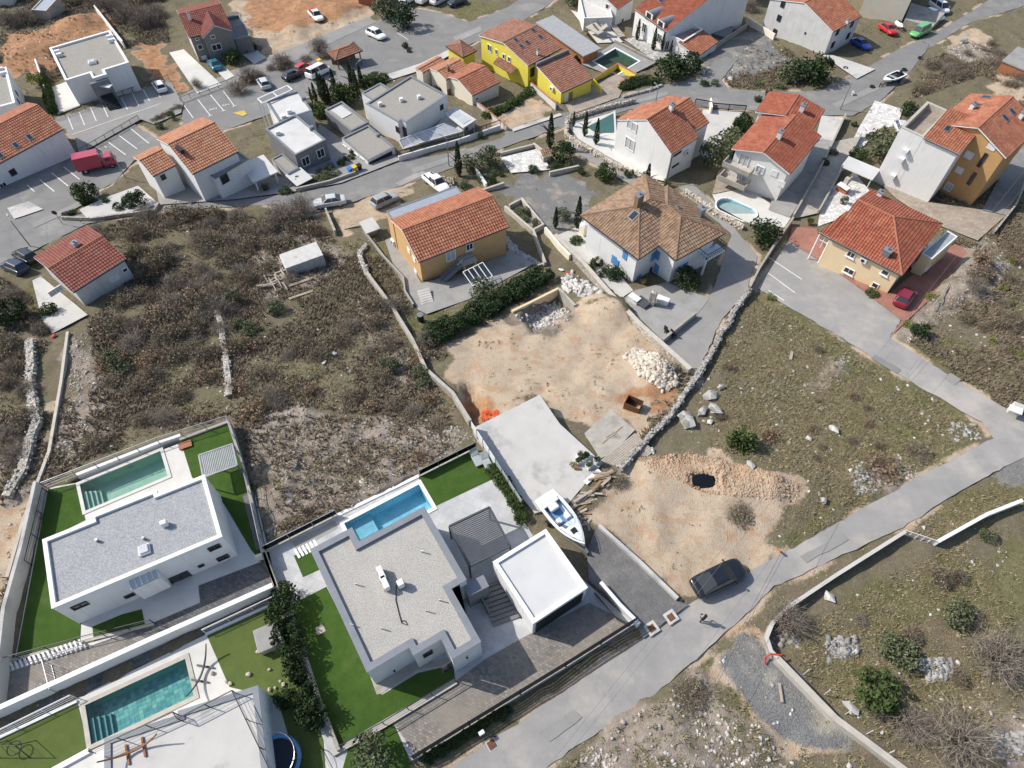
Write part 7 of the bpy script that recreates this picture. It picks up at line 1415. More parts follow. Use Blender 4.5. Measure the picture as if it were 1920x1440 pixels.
for s in range(2): proto('c%d' % s, *cyp(100+s))
# f2 quads with a repeated index are removed: turn doubled corners into clean triangles
TR = {k: trunk_mesh(1.0, .07, .08, i, 4, .8) for i, k in enumerate(('t0', 't1', 't2'))}
CNT = [0]
def plant(name, label, cat,  key, px, py, r, h=None, group=None, trunk=0.0, world=None, off=0):
    p = world if world is not None else P(px, py); zz = gz(p.x, p.y)+off if world is None or True else p.z; CNT[0] += 1; k = CNT[0]; rz = (k*2.399) % 6.283; h = h or r
    t = thing(name, label, cat, (p.x, p.y, zz), rz, group); o = bpy.data.objects.new({'b': 'branches', 's': 'branches'}.get(key, 'foliage' if cat != 'tree' else 'crown'), PROTO['%s%d' % (key, k % (2 if key == 'c' else 3))]); COL.objects.link(o); o.parent = t; o.scale = (r, r, h); o.location = (0, 0, trunk)
    if trunk: q = bpy.data.objects.new('trunk', TR['t%d' % (k % 3)]); COL.objects.link(q); q.parent = t; q.scale = (max(1, r*.8), max(1, r*.8), trunk+h*.5)
    elif key not in 'bs': q = bpy.data.objects.new('stem', TR['t%d' % (k % 3)]); COL.objects.link(q); q.parent = t; q.scale = (.5*r, .5*r, h*.7)
    return t
# cypresses
for lab, px, py, h in (('tall cypress at the entrance of the gravel court', 1031, 277, 4.3), ('slim cypress left of the orange roofed house garden', 861, 330, 4.2), ('cypress below the stone garden wall', 1208, 363, 3.6), ('slender cypress beside the gravel court edge', 1082, 428, 3.8), ('short cypress left of the slender one at the gravel court', 1041, 428, 2.6), ('dark cypress behind the covered pool', 1096, 256, 3.2), ('dark cypress in the white gabled house terrace', 1117, 271, 3.3), ('small cypress at the street corner of the stone wall', 1075, 238, 2.0), ('cypress in the crazy paved court beside the arcade', 1194, 76, 3.0), ('cypress before the white arcade door', 1214, 76, 2.2), ('tall cypress in the crazy paved court', 1224, 95, 3.2), ('broad cypress in the crazy paved court', 1241, 95, 2.8), ('last cypress of the crazy paved court row', 1256, 102, 2.0)): plant('cypress_tree', lab, 'tree', 'c', px, py, h*1.05, h*1.4, trunk=.15)
for k, (px, py, h) in enumerate(((606,190,5.2),(612,195,5.4),(618,196,4.8),(630,178,4.6),(594,194,3.6),(664,176,5.6),(672,182,5.0),(680,168,4.4),(586,192,2.6))): plant('cypress_tree', 'slim dark cypress in the street row behind the grey cube house', 'tree', 'c', px, py, h*.8, h, 'cypress row at the street', trunk=.15)
# green and olive trees: label, kind, x, y, radius, height, trunk
for lab, key, px, py, r, h, tr in (('silver olive tree below the villa driveway lawn', 'o', 705, 1420, 1.5, 1.5, .9), ('rounded olive tree in front of the tall ochre house', 'o', 1640, 290, 2.6, 2.3, .7), ('dark round fruit tree beside the shaded driveway', 'd', 1426, 455, 2.0, 2.0, .6), ('loose olive tree between the white and red roofed houses', 'o', 1335, 312, 2.2, 2.4, .8), ('second olive beside the hedge path of the red roofed house', 'o', 1360, 290, 2.0, 2.2, .8), ('large dark tree at the gravel corner of the pale house', 'd', 1518, 152, 3.2, 2.6, .6), ('olive-green tree beside the large dark tree', 'o', 1478, 150, 2.4, 2.0, .5), ('spreading pine bush at the green pool garden', 'd', 1255, 145, 3.0, 2.0, .4), ('dark leafy shrub tree by the green pool wall', 'd', 1290, 135, 2.4, 1.8, .4), ('big round tree in the street island', 'd', 757, 52, 2.8, 2.4, .8), ('grey-green tree next to the street island tree', 'o', 725, 35, 2.4, 2.2, .9), ('small olive in the lawn of the orange house', 'o', 905, 558, 1.5, 1.4, .6), ('green shrub tree among cypresses behind the grey house', 'g', 650, 195, 2.0, 1.8, .5), ('dark round shrub behind the white modern house', 'd', 640, 185, 1.7, 1.5, .3), ('green palm-like tree behind the white cube garden', 'y', 75, 162, 1.4, 1.2, .6), ('bushy tree at the left end of the street wall', 'g', 168, 372, 1.7, 1.5, .4), ('clipped dark shrub before the gabled white house', 'd', 257, 384, 1.5, 1.2, .2), ('garden tree with pale leaves behind the cypress', 'o', 888, 320, 1.7, 1.5, .4), ('olive tree in the walled garden bed', 'o', 918, 310, 1.6, 1.6, .5), ('dark shrub tree behind the stone-tiled lean-to', 'd', 1055, 300, 1.8, 1.6, .3), ('small bright tree beside the side lane', 'g', 1135, 335, 1.4, 1.4, .3), ('leafy tree beside the teal car', 'g', 437, 118, 1.7, 1.3, .3), ('dark shrub beside the blue-shuttered balcony', 'd', 1285, 535, 1.6, 1.3, .2), ('green shrub in the patio bed of the blue-shuttered house', 'd', 1150, 520, 1.2, 1.0, .15), ('small dark shrub by the white patio', 'd', 1118, 498, .8, .7, .1), ('large juniper bush in the grassy plot', 'g', 1385, 838, 1.4, 1.4, .1), ('green juniper bush in the lower right field', 'g', 1635, 1302, 1.7, 1.3, .1), ('dark tree at the bottom of the scrub beside the stone wall', 'd', 25, 600, 1.9, 1.5, .2), ('evergreen bush at the field corner below the cottage', 'g', 95, 588, 1.0, .9, .1), ('green tree beside the tall ochre house wall', 'g', 1605, 300, 1.3, 1.2, .3), ('green hedge tree at the beige courtyard', 'd', 1390, 245, 1.4, 1.6, .3), ('dark garden tree behind the crazy paving', 'd', 1700, 215, 1.3, 1.3, .3), ('olive tree beyond the villa stairs', 'o', 1075, 12, 2.0, 1.8, .5), ('bare-edged garden tree by the brown house oven', 'o', 1055, 412, 1.0, 1.0, .2)): plant('tree' if tr >= .3 else 'shrub', lab, 'tree' if tr >= .3 else 'shrub', key, px, py, r, h, trunk=tr)
# hedges: rows of clumps, one thing each
def hedge(label, pts, r, h, key='d', step=.8, z=None):
    w_ = [L(*p, z) if z is not None else P(*p) for p in pts]; t = thing('hedge', label, 'hedge', w_[0]); k = 0
    for i in range(len(w_)-1):
        n = max(1, int((w_[i+1]-w_[i]).length/(r*step)))
        for j in range(n):
            p = w_[i]+(w_[i+1]-w_[i])*j/n+V(random.uniform(-.2, .2), random.uniform(-.2, .2), 0); zz = z if z is not None else HZ(p.y); o = bpy.data.objects.new('foliage', PROTO['%s%d' % (key, k % 3)]); k += 1; COL.objects.link(o); o.parent = t; s = random.uniform(.85, 1.2); o.location = V(p.x, p.y, zz)-w_[0]; o.scale = (r*s, r*s, h*s*.6); o.rotation_euler = (0, 0, random.uniform(0, 6))
hedge('tall laurel hedge between the two villa gardens', [(533,1130),(548,1200),(560,1260),(585,1320),(600,1375)], 1.1, 2.2, 'd', step=1.0, z=0.0); hedge('hedge branch closing off the dry lawn', [(530,1318),(560,1310)], .8, 1.2, 'd', z=0.0); hedge('dense hedge between the orange house lawn and the building site', [(815,635),(860,610),(910,585),(960,555),(1005,530),(1035,515)], 1.35, 1.7, 'd')
hedge('clipped hedge behind the modern white house', [(680,160),(720,152),(740,150)], 1.4, 1.6, 'g'); hedge('low hedge under the cypress row', [(590,212),(615,222)], 1.3, 1.6, 'g'); hedge('low hedge on the street wall of the grey cube house', [(560,350),(600,338),(640,326)], .9, .9, 'o'); hedge('bright hedge in the bungalow garden', [(915,220),(960,198),(1000,172)], 1.0, 1.0, 'g'); hedge('shrubs along the road at the green pool garden', [(1170,165),(1205,155),(1240,158)], 1.2, 1.1, 'd'); hedge('narrow hedge beside the white garden court', [(85,150),(95,185),(103,215)], .7, 1.6, 'g'); hedge('green strip below the slatted road fence', [(800,1425),(870,1382),(960,1325)], .35, .4, 'd', z=0.0); hedge('dark hedge on the right of the beige courtyard', [(1388,232),(1372,262),(1355,285)], .9, 1.2, 'd'); hedge('tall grass hedge beside the lettered bays', [(292,228),(320,212),(340,200)], .8, 1.0, 's'); hedge('shrub bed beside the slab fence at the villa terrace', [(922,880),(940,905),(962,935),(985,985)], .65, .9, 'g', z=0.0); hedge('planting in the square stone planter', [(968,396),(990,420)], .6, .5, 'o'); hedge('garden bed by the crazy paved court', [(1040,318),(1075,310)], .9, .8, 'd'); hedge('verge shrubs before the gabled white house', [(130,405),(150,395)], .7, .6, 'd')
hedge('dry golden shrub row beside the covered boat yard', [(930,315),(905,345)], .8, .6, 'o')
# bare trees
for lab, px, py, r, h in (('bare grey tree leaning over the curved road wall', 1470, 1165, 1.9, 2.2), ('large bare tree in the lower right corner', 1860, 1240, 2.6, 2.6), ('wide bare tree at the bottom of the field', 1790, 1390, 3.0, 2.6), ('bare bramble tree below the green juniper', 1700, 1360, 1.9, 1.6), ('bare fruit tree with silver branches at the hedge end', 800, 645, 1.5, 1.5), ('bare fruit tree in the orange house garden', 735, 580, 1.6, 1.6), ('bare street tree by the timber shelter', 600, 100, 2.4, 3.0), ('bare tree at the left orchard edge', 240, 40, 2.6, 3.0), ('bare tree in the middle of the orchard', 265, 52, 2.4, 3.0), ('bare tree nearest the block house', 285, 48, 2.4, 3.0), ('bare tree behind the spoil heap', 205, 22, 2.6, 3.0), ('tall bare tree at the orchard shed', 50, 45, 2.6, 3.0), ('bare tree at the workshop', 20, 50, 2.4, 2.8), ('bare tree by the silver hatchback', 470, 150, 2.4, 2.4), ('bare shrub tree beside the lettered bays', 448, 175, 2.2, 2.0), ('bare tree overhanging the lane of the red hatchback', 530, 125, 2.4, 2.2), ('bare tree at the pink building', 1400, 20, 2.4, 2.4), ('bare tree behind the oven tower', 1375, 40, 2.0, 2.2), ('tall bare bush at the dirt yard corner', 570, 400, 2.4, 2.6), ('large bare bush beside the silver saloon', 535, 420, 2.8, 2.6), ('bare shrub at the white driveway end', 372, 165, 1.3, 1.6)): plant('bare_tree', lab, 'tree', 'b', px, py, r, h, trunk=.3)
# thorn shrubs that can be told apart in the scrub
def scatter_px(poly, n, rng):
    out = []; xs_ = [p[0] for p in poly]; ys_ = [p[1] for p in poly]
    while len(out) < n:
        x, y = rng.uniform(min(xs_), max(xs_)), rng.uniform(min(ys_), max(ys_))
        if pip(poly, np.array([x]), np.array([y]))[0]: out.append((x, y))
    return out
FIELD = [(165,430),(290,400),(500,392),(580,405),(620,440),(700,540),(770,650),(850,750),(850,790),(700,780),(560,765),(440,785),(430,780),(250,830),(140,870),(180,700),(165,600),(240,540)]
LEFTF = [(0,520),(60,560),(95,640),(60,700),(50,860),(0,900)]; RIGHTF = [(1800,520),(1920,420),(1920,700),(1800,640)]; TOPR = [(1700,190),(1740,110),(1860,80),(1920,160),(1900,170),(1840,140),(1760,170)]; GRASSP = [(1430,590),(1560,650),(1700,740),(1800,810),(1700,880),(1560,960),(1500,890),(1380,860),(1330,780),(1370,650)]; LOWR = [(1500,1180),(1700,1060),(1900,980),(1920,1430),(1700,1430),(1560,1320),(1480,1240)]; LANEV = [(440,150),(600,100),(620,115),(480,175)]
UPF = [(175,435),(290,402),(500,395),(580,408),(560,460),(470,480),(470,560),(400,640),(240,650),(170,610),(250,545)]; ORCH = [(60,-10),(330,-10),(310,50),(230,60),(190,12),(120,18)]
rng = np.random.default_rng(5)
for poly, n, keys, lab, grp, rr in ((UPF, 60, 'ssbsb', 'tall bare thorn thicket in the overgrown field along the street', 'thorn thickets along the street', (1.2, 2.1)), (FIELD, 56, 'sssb', 'bare grey-brown thorn shrub in the overgrown field below the street', 'thorn shrubs in the overgrown field', (1.0, 1.9)), (ORCH, 24, 'bbs', 'dark bare brushwood in the orchard behind the white cube house', 'brushwood in the orchard', (1.4, 2.4)), (FIELD, 18, 'r', 'rust-leaved shrub in the overgrown field below the street', 'rust-leaved shrubs in the overgrown field', (.8, 1.5)), (FIELD, 10, 'o', 'olive-green low bush in the overgrown field below the street', 'green bushes in the overgrown field', (.6, 1.1)), (LEFTF, 16, 'sbs', 'bare grey-brown thorn shrub left of the tumbled stone wall', 'thorn shrubs left of the stone wall', (.9, 1.7)), (RIGHTF, 18, 'ssbr', 'brown thorn shrub on the stony slope beside the junction', 'thorn shrubs on the stony slope', (.8, 1.6)), (RIGHTF, 8, 'y', 'small yellow-green spurge bush on the stony slope', 'spurge bushes on the stony slope', (.4, .6)), (TOPR, 22, 'sb', 'bare thorn shrub on the bank by the small open boat', 'thorn shrubs on the upper bank', (1.0, 1.8)), (GRASSP, 12, 'sr', 'low brown bush in the grassy plot', 'low bushes in the grassy plot', (.4, .8)), (LOWR, 16, 'sbo', 'low thorn bush in the field behind the curved wall', 'thorn bushes behind the curved wall', (.6, 1.3)), (LANEV, 12, 'bs', 'bare bramble bush on the verge of the pale lane', 'brambles on the pale lane verge', (.9, 1.5))):
    for k, (x, y) in enumerate(scatter_px(poly, n, rng)): r = rng.uniform(*rr); plant('thorn_thicket' if 'thicket' in lab else ('brushwood' if 'brush' in lab or 'bramble' in lab else 'thorn_shrub'), lab, 'shrub', keys[k % len(keys)], x, y, r, r*rng.uniform(.7, 1.0), grp)
for lab, key, px, py, r, h in (('reddish bramble mound beside the road', 'r', 1650, 880, 1.8, .8), ('grey bramble mound above the road verge', 's', 1720, 850, 1.5, .8), ('rust bush beside the juniper', 'r', 1440, 820, .9, .9), ('round grey thistle bush in the grass', 's', 1648, 838, .7, .7), ('dark bramble on the rubble bank beside the road', 's', 1290, 1305, 1.6, .9), ('bramble clump in the bare plot', 's', 1385, 965, 1.4, .6), ('dark pool-side bramble by the road wall', 'o', 1850, 1005, .7, .5), ('yellow-green spurge at the red forecourt end', 'y', 1700, 612, .6, .6), ('dark evergreen bush at the red forecourt end', 'd', 1718, 628, 1.0, .9), ('green climbing bush at the parking corner', 'y', 1445, 560, .6, .5), ('bright bush along the shaded parking edge', 'y', 1745, 560, .8, .5), ('flowering rosemary bed by the tan house', 'g', 1634, 553, .8, .5), ('purple bramble patch at the slab corner', 'r', 790, 860, 1.0, .5), ('brown bramble patch above the concrete slab wall', 's', 820, 800, 1.3, .6), ('tangled bramble near the timber pile', 's', 1160, 905, 1.0, .5)): plant('shrub', lab, 'shrub', key, px, py, r, h)
for k, (px, py) in enumerate(((60,150),(100,205),(300,240),(325,225),(655,300),(665,290),(560,345),(605,325),(620,318),(640,310),(790,205),(820,170),(870,248),(900,258),(1000,150),(1010,160),(1080,120),(1060,110),(1065,315),(1090,325),(1120,330),(1180,330),(1210,335),(1250,348),(1330,280),(1345,300),(1375,300),(1385,280),(1560,290),(1545,310),(1600,235),(1630,262),(1662,312),(1580,382),(1500,200),(1420,190),(1440,180),(1460,165),(870,350),(925,345),(940,330),(1000,322),(985,402),(1005,425),(1080,455),(1105,507),(1130,517),(1420,160),(1340,160),(160,382),(200,380),(225,392),(240,377),(500,357),(535,362),(460,100),(478,95),(850,110),(870,118),(760,90),(768,98),(1320,160),(1505,135))): plant('garden_shrub', 'small green garden shrub beside a village house or street', 'shrub', 'gdoog'[k % 5], px, py, .5+.45*((k*37) % 10)/10, .5+.4*((k*53) % 10)/10, 'small garden shrubs in the village')
# ground cover: dry grass, tufts and low twigs merged into single sheets of plants
def tufts(name, n, polys, size, c0, c1, seed, up=.8, blades=7, dens_mask=None, wid=.16):
    rng = np.random.default_rng(seed); pts = []
    wp = [wpoly(p) for p in polys]; ar = [abs(sum(p[i].x*p[(i+1) % len(p)].y-p[(i+1) % len(p)].x*p[i].y for i in range(len(p))))/2 for p in wp]
    for p, a in zip(wp, ar):
        m = int(n*a/sum(ar)); xs_ = [q.x for q in p]; ys_ = [q.y for q in p]; bx = (max(xs_)-min(xs_))*(max(ys_)-min(ys_)); k = int(m*bx/max(a, 1))
        x = rng.uniform(min(xs_), max(xs_), k); y = rng.uniform(min(ys_), max(ys_), k); ok = pip(p, x, y); pts.append(np.stack([x[ok], y[ok]], 1))
    pts = np.concatenate(pts); i = np.clip(np.searchsorted(ys, pts[:, 1]), 1, len(ys)-1); j = np.clip(np.round((pts[:, 0]+140)/.5).astype(int), 0, len(xs)-1)
    keep = FREE[i, j] > .9
    if dens_mask is not None: keep &= rng.uniform(0, 1, len(pts)) < dens_mask(i, j, pts)
    pts = pts[keep]; i = i[keep]; j = j[keep]; t = (pts[:, 1]-ys[i-1])/(ys[i]-ys[i-1]); z = Zg[i-1, j]*(1-t)+Zg[i, j]*t; m = len(pts); b = blades
    sz = rng.uniform(.5, 1.4, m)*size; ang = rng.uniform(0, 6.283, (m, b)); tilt = rng.uniform(.25, 1.0, (m, b)); d = np.stack([np.cos(ang)*tilt, np.sin(ang)*tilt, np.full((m, b), up)*rng.uniform(.5, 1.1, (m, b))], -1); base = np.stack([pts[:, 0], pts[:, 1], z-.03], 1)[:, None, :]+rng.normal(size=(m, b, 3))*np.array([1, 1, 0])*(sz*.22)[:, None, None]
    tip = base+d*sz[:, None, None]; sd = np.stack([-np.sin(ang), np.cos(ang), np.zeros((m, b))], -1)*(sz*wid)[:, None, None]; co = np.stack([base-sd, base+sd, tip], 2).reshape(-1, 3); f = np.arange(len(co)).reshape(-1, 3); tt = np.clip(rng.uniform(0, 1, m)[:, None]*.75+rng.uniform(0, .3, (m, b)), 0, 1); c = np.array(c0)*(1-tt[..., None])+np.array(c1)*tt[..., None]; c = np.repeat(c.reshape(-1, 3), 3, 0)
    o = bpy.data.objects.new(name, np_mesh(name, co, f, c, 'leaf')); COL.objects.link(o); return o
ALLF = [FIELD, LEFTF, RIGHTF, TOPR, GRASSP, LOWR, [(1395,545),(1600,660),(1850,800),(1700,900),(1480,1030),(1440,1010),(1500,900),(1330,850),(1300,740)], [(1660,1000),(1920,865),(1930,945),(1750,1015)], [(1230,1310),(1430,1160),(1440,1240),(1600,1400),(1640,1450),(1040,1450)], [(440,780),(860,790),(880,820),(640,960),(500,1010)], [(640,450),(690,450),(860,600),(830,680),(780,650),(700,560)], [(0,0),(300,0),(320,80),(240,90),(90,160),(0,120)], [(0,880),(130,740),(180,850),(100,900),(20,1150),(0,1150)], [(1430,60),(1500,110),(1560,160),(1330,172),(1330,150)], [(1700,640),(1920,790),(1920,640),(1800,560)], [(1640,300),(1920,180),(1920,500),(1800,480)], [(1260,690),(1330,690),(1200,860),(1160,880)]]
zn = lambda k: (lambda i, j, p: ZW[k][i, j])
noi = lambda sc, sd, lo: (lambda i, j, p: np.clip((vnoise(p[:, 0], p[:, 1], sc, sd)-lo)*4, 0, 1)*(1-.98*ZW['earth'][i, j])*(1-.9*ZW['gravel'][i, j])*(1-.6*ZW['rubble'][i, j]))
for nm, n, sz, c0, c1, sd, dm, up, lab in (('dry_grass', 46000, .32, (.15,.128,.075), (.31,.262,.155), 201, noi(3.5, 31, .3), .7, 'dry straw-brown grass covering the open fields'), ('scrub_cover', 56000, .42, (.12,.092,.064), (.24,.19,.135), 202, noi(4.5, 32, .25), .9, 'low dark brown thorny growth matting the fields'), ('green_grass', 30000, .24, (.075,.088,.032), (.17,.175,.07), 203, lambda i, j, p: np.clip(ZW['green'][i, j]*.9+np.clip((vnoise(p[:, 0], p[:, 1], 2.5, 33)-.55)*4, 0, 1)*.5, 0, 1)*(1-.9*ZW['earth'][i, j])*(1-.95*ZW['gravel'][i, j]), .6, 'short green grass growing along verges and plots'), ('garden_grass', 22000, .26, (.09,.095,.04), (.21,.19,.1), 208, noi(2.5, 39, .3), .6, 'rough grass and weeds between the village houses'), ('meadow_grass', 42000, .2, (.16,.128,.07), (.3,.25,.145), 207, noi(3.0, 38, .2), .6, 'tan and olive meadow grass on the open plots beside the road'), ('dry_weeds', 15000, .26, (.14,.12,.075), (.24,.21,.14), 204, lambda i, j, p: np.clip((vnoise(p[:, 0], p[:, 1], 1.8, 34)-.55)*4, 0, 1)*(ZW['earth'][i, j]*.5+ZW['rubble'][i, j]), .5, 'thin dry weeds on the bare earth and rubble')):
    o = tufts(nm, n, {'dry_weeds': ZONES['earth']+ZONES['rubble'], 'scrub_cover': [FIELD, LEFTF, RIGHTF, TOPR]+ALLF[9:], 'garden_grass': [[(0,0),(1920,0),(1920,430),(1420,440),(1000,430),(600,400),(0,500)]], 'meadow_grass': [LOWR, GRASSP, ALLF[6], ALLF[7]]}.get(nm, ALLF), sz, c0, c1, sd, up, 7, dm); tag(o, lab, 'grass', kind='stuff')
# loose stones
def stones(name, label, n, polys, size, m, seed, mask=None, zo=0.0):
    rng = np.random.default_rng(seed); wp = [wpoly(p) for p in polys]; ar = [abs(sum(p[i].x*p[(i+1) % len(p)].y-p[(i+1) % len(p)].x*p[i].y for i in range(len(p))))/2 for p in wp]; pts = []
    for p, a in zip(wp, ar):
        xs_ = [q.x for q in p]; ys_ = [q.y for q in p]; bx = (max(xs_)-min(xs_))*(max(ys_)-min(ys_)); k = int(n*a/sum(ar)*bx/max(a, 1)); x = rng.uniform(min(xs_), max(xs_), k); y = rng.uniform(min(ys_), max(ys_), k); ok = pip(p, x, y); pts.append(np.stack([x[ok], y[ok]], 1))
    pts = np.concatenate(pts); i = np.clip(np.searchsorted(ys, pts[:, 1]), 1, len(ys)-1); j = np.clip(np.round((pts[:, 0]+140)/.5).astype(int), 0, len(xs)-1); keep = FREE[i, j] > .9
    if mask is not None: keep &= rng.uniform(0, 1, len(pts)) < mask(i, j, pts)
    pts, i, j = pts[keep], i[keep], j[keep]; t = (pts[:, 1]-ys[i-1])/(ys[i]-ys[i-1]); z = Zg[i-1, j]*(1-t)+Zg[i, j]*t+zo; m_ = len(pts)
    base = np.array([(-1,-1,-.6),(1,-1,-.6),(1,1,-.6),(-1,1,-.6),(-.7,-.75,.6),(.75,-.6,.7),(.6,.7,.55),(-.75,.65,.65)])*.5; f0 = np.array([(4,5,6,7),(0,1,5,4),(1,2,6,5),(2,3,7,6),(3,0,4,7)])
    v = base[None]+rng.normal(size=(m_, 8, 3))*.13; s = (rng.uniform(.35, 1, m_)**1.6*1.35*size)[:, None]*rng.uniform(.7, 1.3, (m_, 3))*np.array([1, 1, .7]); v = v*s[:, None, :]; a = rng.uniform(0, 6.283, m_); ca, sa = np.cos(a)[:, None], np.sin(a)[:, None]; v = np.stack([v[..., 0]*ca-v[..., 1]*sa, v[..., 0]*sa+v[..., 1]*ca, v[..., 2]], -1)+np.stack([pts[:, 0], pts[:, 1], z], 1)[:, None, :]
    f = (f0[None]+8*np.arange(m_)[:, None, None]).reshape(-1, 4); o = bpy.data.objects.new(name, np_mesh(name, v.reshape(-1, 3), f, None, m)); COL.objects.link(o); return tag(o, label, 'stones', kind='stuff')
stones('rubble_field', 'pale broken rock strewn over the rubble fields', 6500, [ZONES['rubble'][k] for k in (0, 1, 2, 4, 8, 9, 11)], .2, 'stone_brown', 301, lambda i, j, p: np.clip((vnoise(p[:, 0], p[:, 1], 3, 35)-.25)*3, .1, 1))
stones('rubble_bank', 'white broken limestone on the banks and heaps', 1900, [ZONES['rubble'][k] for k in (3, 5, 6, 7, 10, 12)], .25, 'stone_pink', 321, lambda i, j, p: np.clip((vnoise(p[:, 0], p[:, 1], 2.2, 36)-.3)*3, .05, 1))
stones('stone_heap', 'heap of pale building stones at the site wall', 900, [[(1168,672),(1190,655),(1222,668),(1258,700),(1268,728),(1240,736),(1200,712)]], .36, 'stone_warm', 302, zo=.12); stones('pit_rubble', 'grey rubble filling the walled pit', 900, [[(985,588),(1045,550),(1070,574),(1003,615)]], .3, 'stone', 303)
stones('spoil_stones', 'reddish stones on the spoil bank in the bare plot', 4200, [[(1195,862),(1290,850),(1400,880),(1500,912),(1488,945),(1420,940),(1330,930),(1210,880)]], .14, 'stone_red', 304); stones('field_stones', 'scattered white stones in the grass', 1500, ALLF, .26, 'stone', 305); stones('site_gravel', 'small stones on the building site earth', 1800, ZONES['earth'], .12, 'stone_red', 306)
stones('debris_stones', 'white rubble heap beside the pit wall', 160, [[(1050,520),(1075,510),(1120,545),(1130,560),(1090,560),(1060,545)]], .5, 'stone', 307, zo=.1); stones('yard_stones', 'grey cobbles in the garden strip beside the orange house', 700, [[(945,440),(975,470),(1018,495),(985,505),(955,470)]], .3, 'stone', 308, zo=.05)
for px, py, n in ((1575,1215,150),(1757,1255,120),(1890,1395,260),(1465,45+1160,40),(1805,808,60),(1625,905,60)): stones('stone_pile', 'loose pile of grey field stones %s' % {1575: 'beside the bare leaning tree', 1757: 'in the open grass behind the curved wall', 1890: 'among brambles at the field bottom', 1465: 'under the leaning bare tree', 1805: 'at the road junction corner', 1625: 'on the verge below the reddish bramble'}[px], n, [[(px-32, py-18), (px+28, py-20), (px+34, py+14), (px-20, py+22)]], .4, 'stone_grey', 310+px)
# big boulders, one by one
for lab, px, py, sx, sy, sz_ in (('flat pale boulder slab leaning on the stone wall', 1332, 746, 1.5, 1.1, .5), ('long grey boulder beside the flat slab', 1338, 772, 1.5, .9, .8), ('pale twin boulder against the wall foot', 1282, 785, 1.3, 1.2, .8), ('large pale boulder overlapping its twin', 1290, 797, 1.4, 1.2, .7), ('narrow grey boulder between the slabs', 1315, 775, .7, 1.2, .6), ('small white block in the grass below the slabs', 1330, 793, .5, .6, .4), ('square boulder at the top of the slab group', 1350, 728, .7, .6, .5), ('white boulder lying in the grassy plot', 1562, 806, 1.0, .6, .5), ('small white stone near the wires in the grassy plot', 1517, 823, .6, .5, .3), ('round boulder at the road verge', 1542, 941, .6, .6, .5), ('pale limestone slab behind the lower juniper', 1592, 1327, 1.4, .6, .4), ('white limestone tooth beside the leaning tree', 1553, 1122, .7, 1.0, .5), ('orange boulder on the spoil bank crest', 1403, 880, .8, .6, .5), ('white stones block at the gravel corner', 1368, 152, 1.4, .9, .6), ('white flat block at the deck edge', 1222, 848, .5, .8, .3), ('pale block at the street bend by the boat', 1598, 178, .5, 1.0, .8), ('white boulder on the stone bank in the scrub', 1806, 80, 1.8, .9, .8)): p = P(px, py); solo(MB().rock((p.x, p.y, gz(p.x, p.y)+sz_*.3), (sx*1.3, sy*1.3, sz_*1.2), seed=px), 'boulder', 'stone_grey' if 'white' not in lab else 'stone', lab, 'boulder')
# ---------------------------------------------------------------- loose things and small fittings
for k, (px, py) in enumerate(((1087,857),(1099,858),(1092,863),(1084,867),(1119,866),(1104,876))):
    p = L(px, py, .12); lb = ('white square planter with tall dry stalks on the concrete slab', 'white square planter with dark low plant, beside the tall dry stalks', 'white square planter wedged between three others', 'white square planter beside the fallen terracotta pot', 'white square planter standing alone near the plank deck', 'white square planter nearest the timber scraps')[k]
    t = thing('planter', lb, 'planter', p); mb = MB()
    for a in range(4): c = Matrix.Rotation(a*math.pi/2+.6, 3, 'Z') @ V(.26, 0, .28); mb.box(p+c, (.05, .52, .56), a*math.pi/2+.6)
    mb.build('pot', 'plastic_white', t); MB().box(p+V(0, 0, .42), (.46, .46, .04), .6).build('soil', 'bark', t); o = bpy.data.objects.new('foliage', PROTO[('b0', 'd1', 'g2', 'g0', 'g1', 'o2')[k]]); COL.objects.link(o); o.parent = t; o.location = (0, 0, .35); o.scale = (.33, .33, .3 if k else .9)
t = thing('flower_pot', 'tipped terracotta pot with yellow-green plant on the slab', 'pot', L(1080,874,.12)); p = L(1086,878,.3); MB().tube([p, p+V(-.45, .12, .02)], [.14, .22], 12).build('pot', 'terracotta', t); o = bpy.data.objects.new('foliage', PROTO['y0']); COL.objects.link(o); o.parent = t; o.location = L(1075,873,.15)-ORG[t.name]; o.scale = (.35, .35, .4)
rd = random.Random(11)
for k in range(34):
    s = rd.random(); px = 1072+s*66+rd.uniform(-9, 9); py = 968-s*78+rd.uniform(-9, 9); p = P(px, py); ln = rd.uniform(.9, 2.6); a = math.radians(rd.choice((42, 35, 50, -10, 5, 20)))+rd.uniform(-.2, .2); solo(MB().box((p.x, p.y, .1+HZ(p.y)+rd.uniform(0, .45)), (ln, rd.uniform(.1, .24), rd.uniform(.04, .12)), R=Matrix.Rotation(a, 3, 'Z') @ Matrix.Rotation(rd.uniform(-.12, .12), 3, 'Y')), 'timber_scrap', rd.choice(('wood_pale', 'wood_grey', 'wood')), 'weathered board in the scrap heap between slab and bare plot', 'board', 'timber scraps beside the slab')
for k in range(9): p = P(1090+rd.uniform(-14, 16), 985+rd.uniform(-14, 14)); a = rd.uniform(0, 3); solo(MB().tube([p+V(0, 0, .15), p+V(math.cos(a)*.5, math.sin(a)*.5, .2)], .13, 8), 'log', 'wood_pale', 'short sawn log in the heap beside the boat', 'log', 'sawn logs beside the boat')
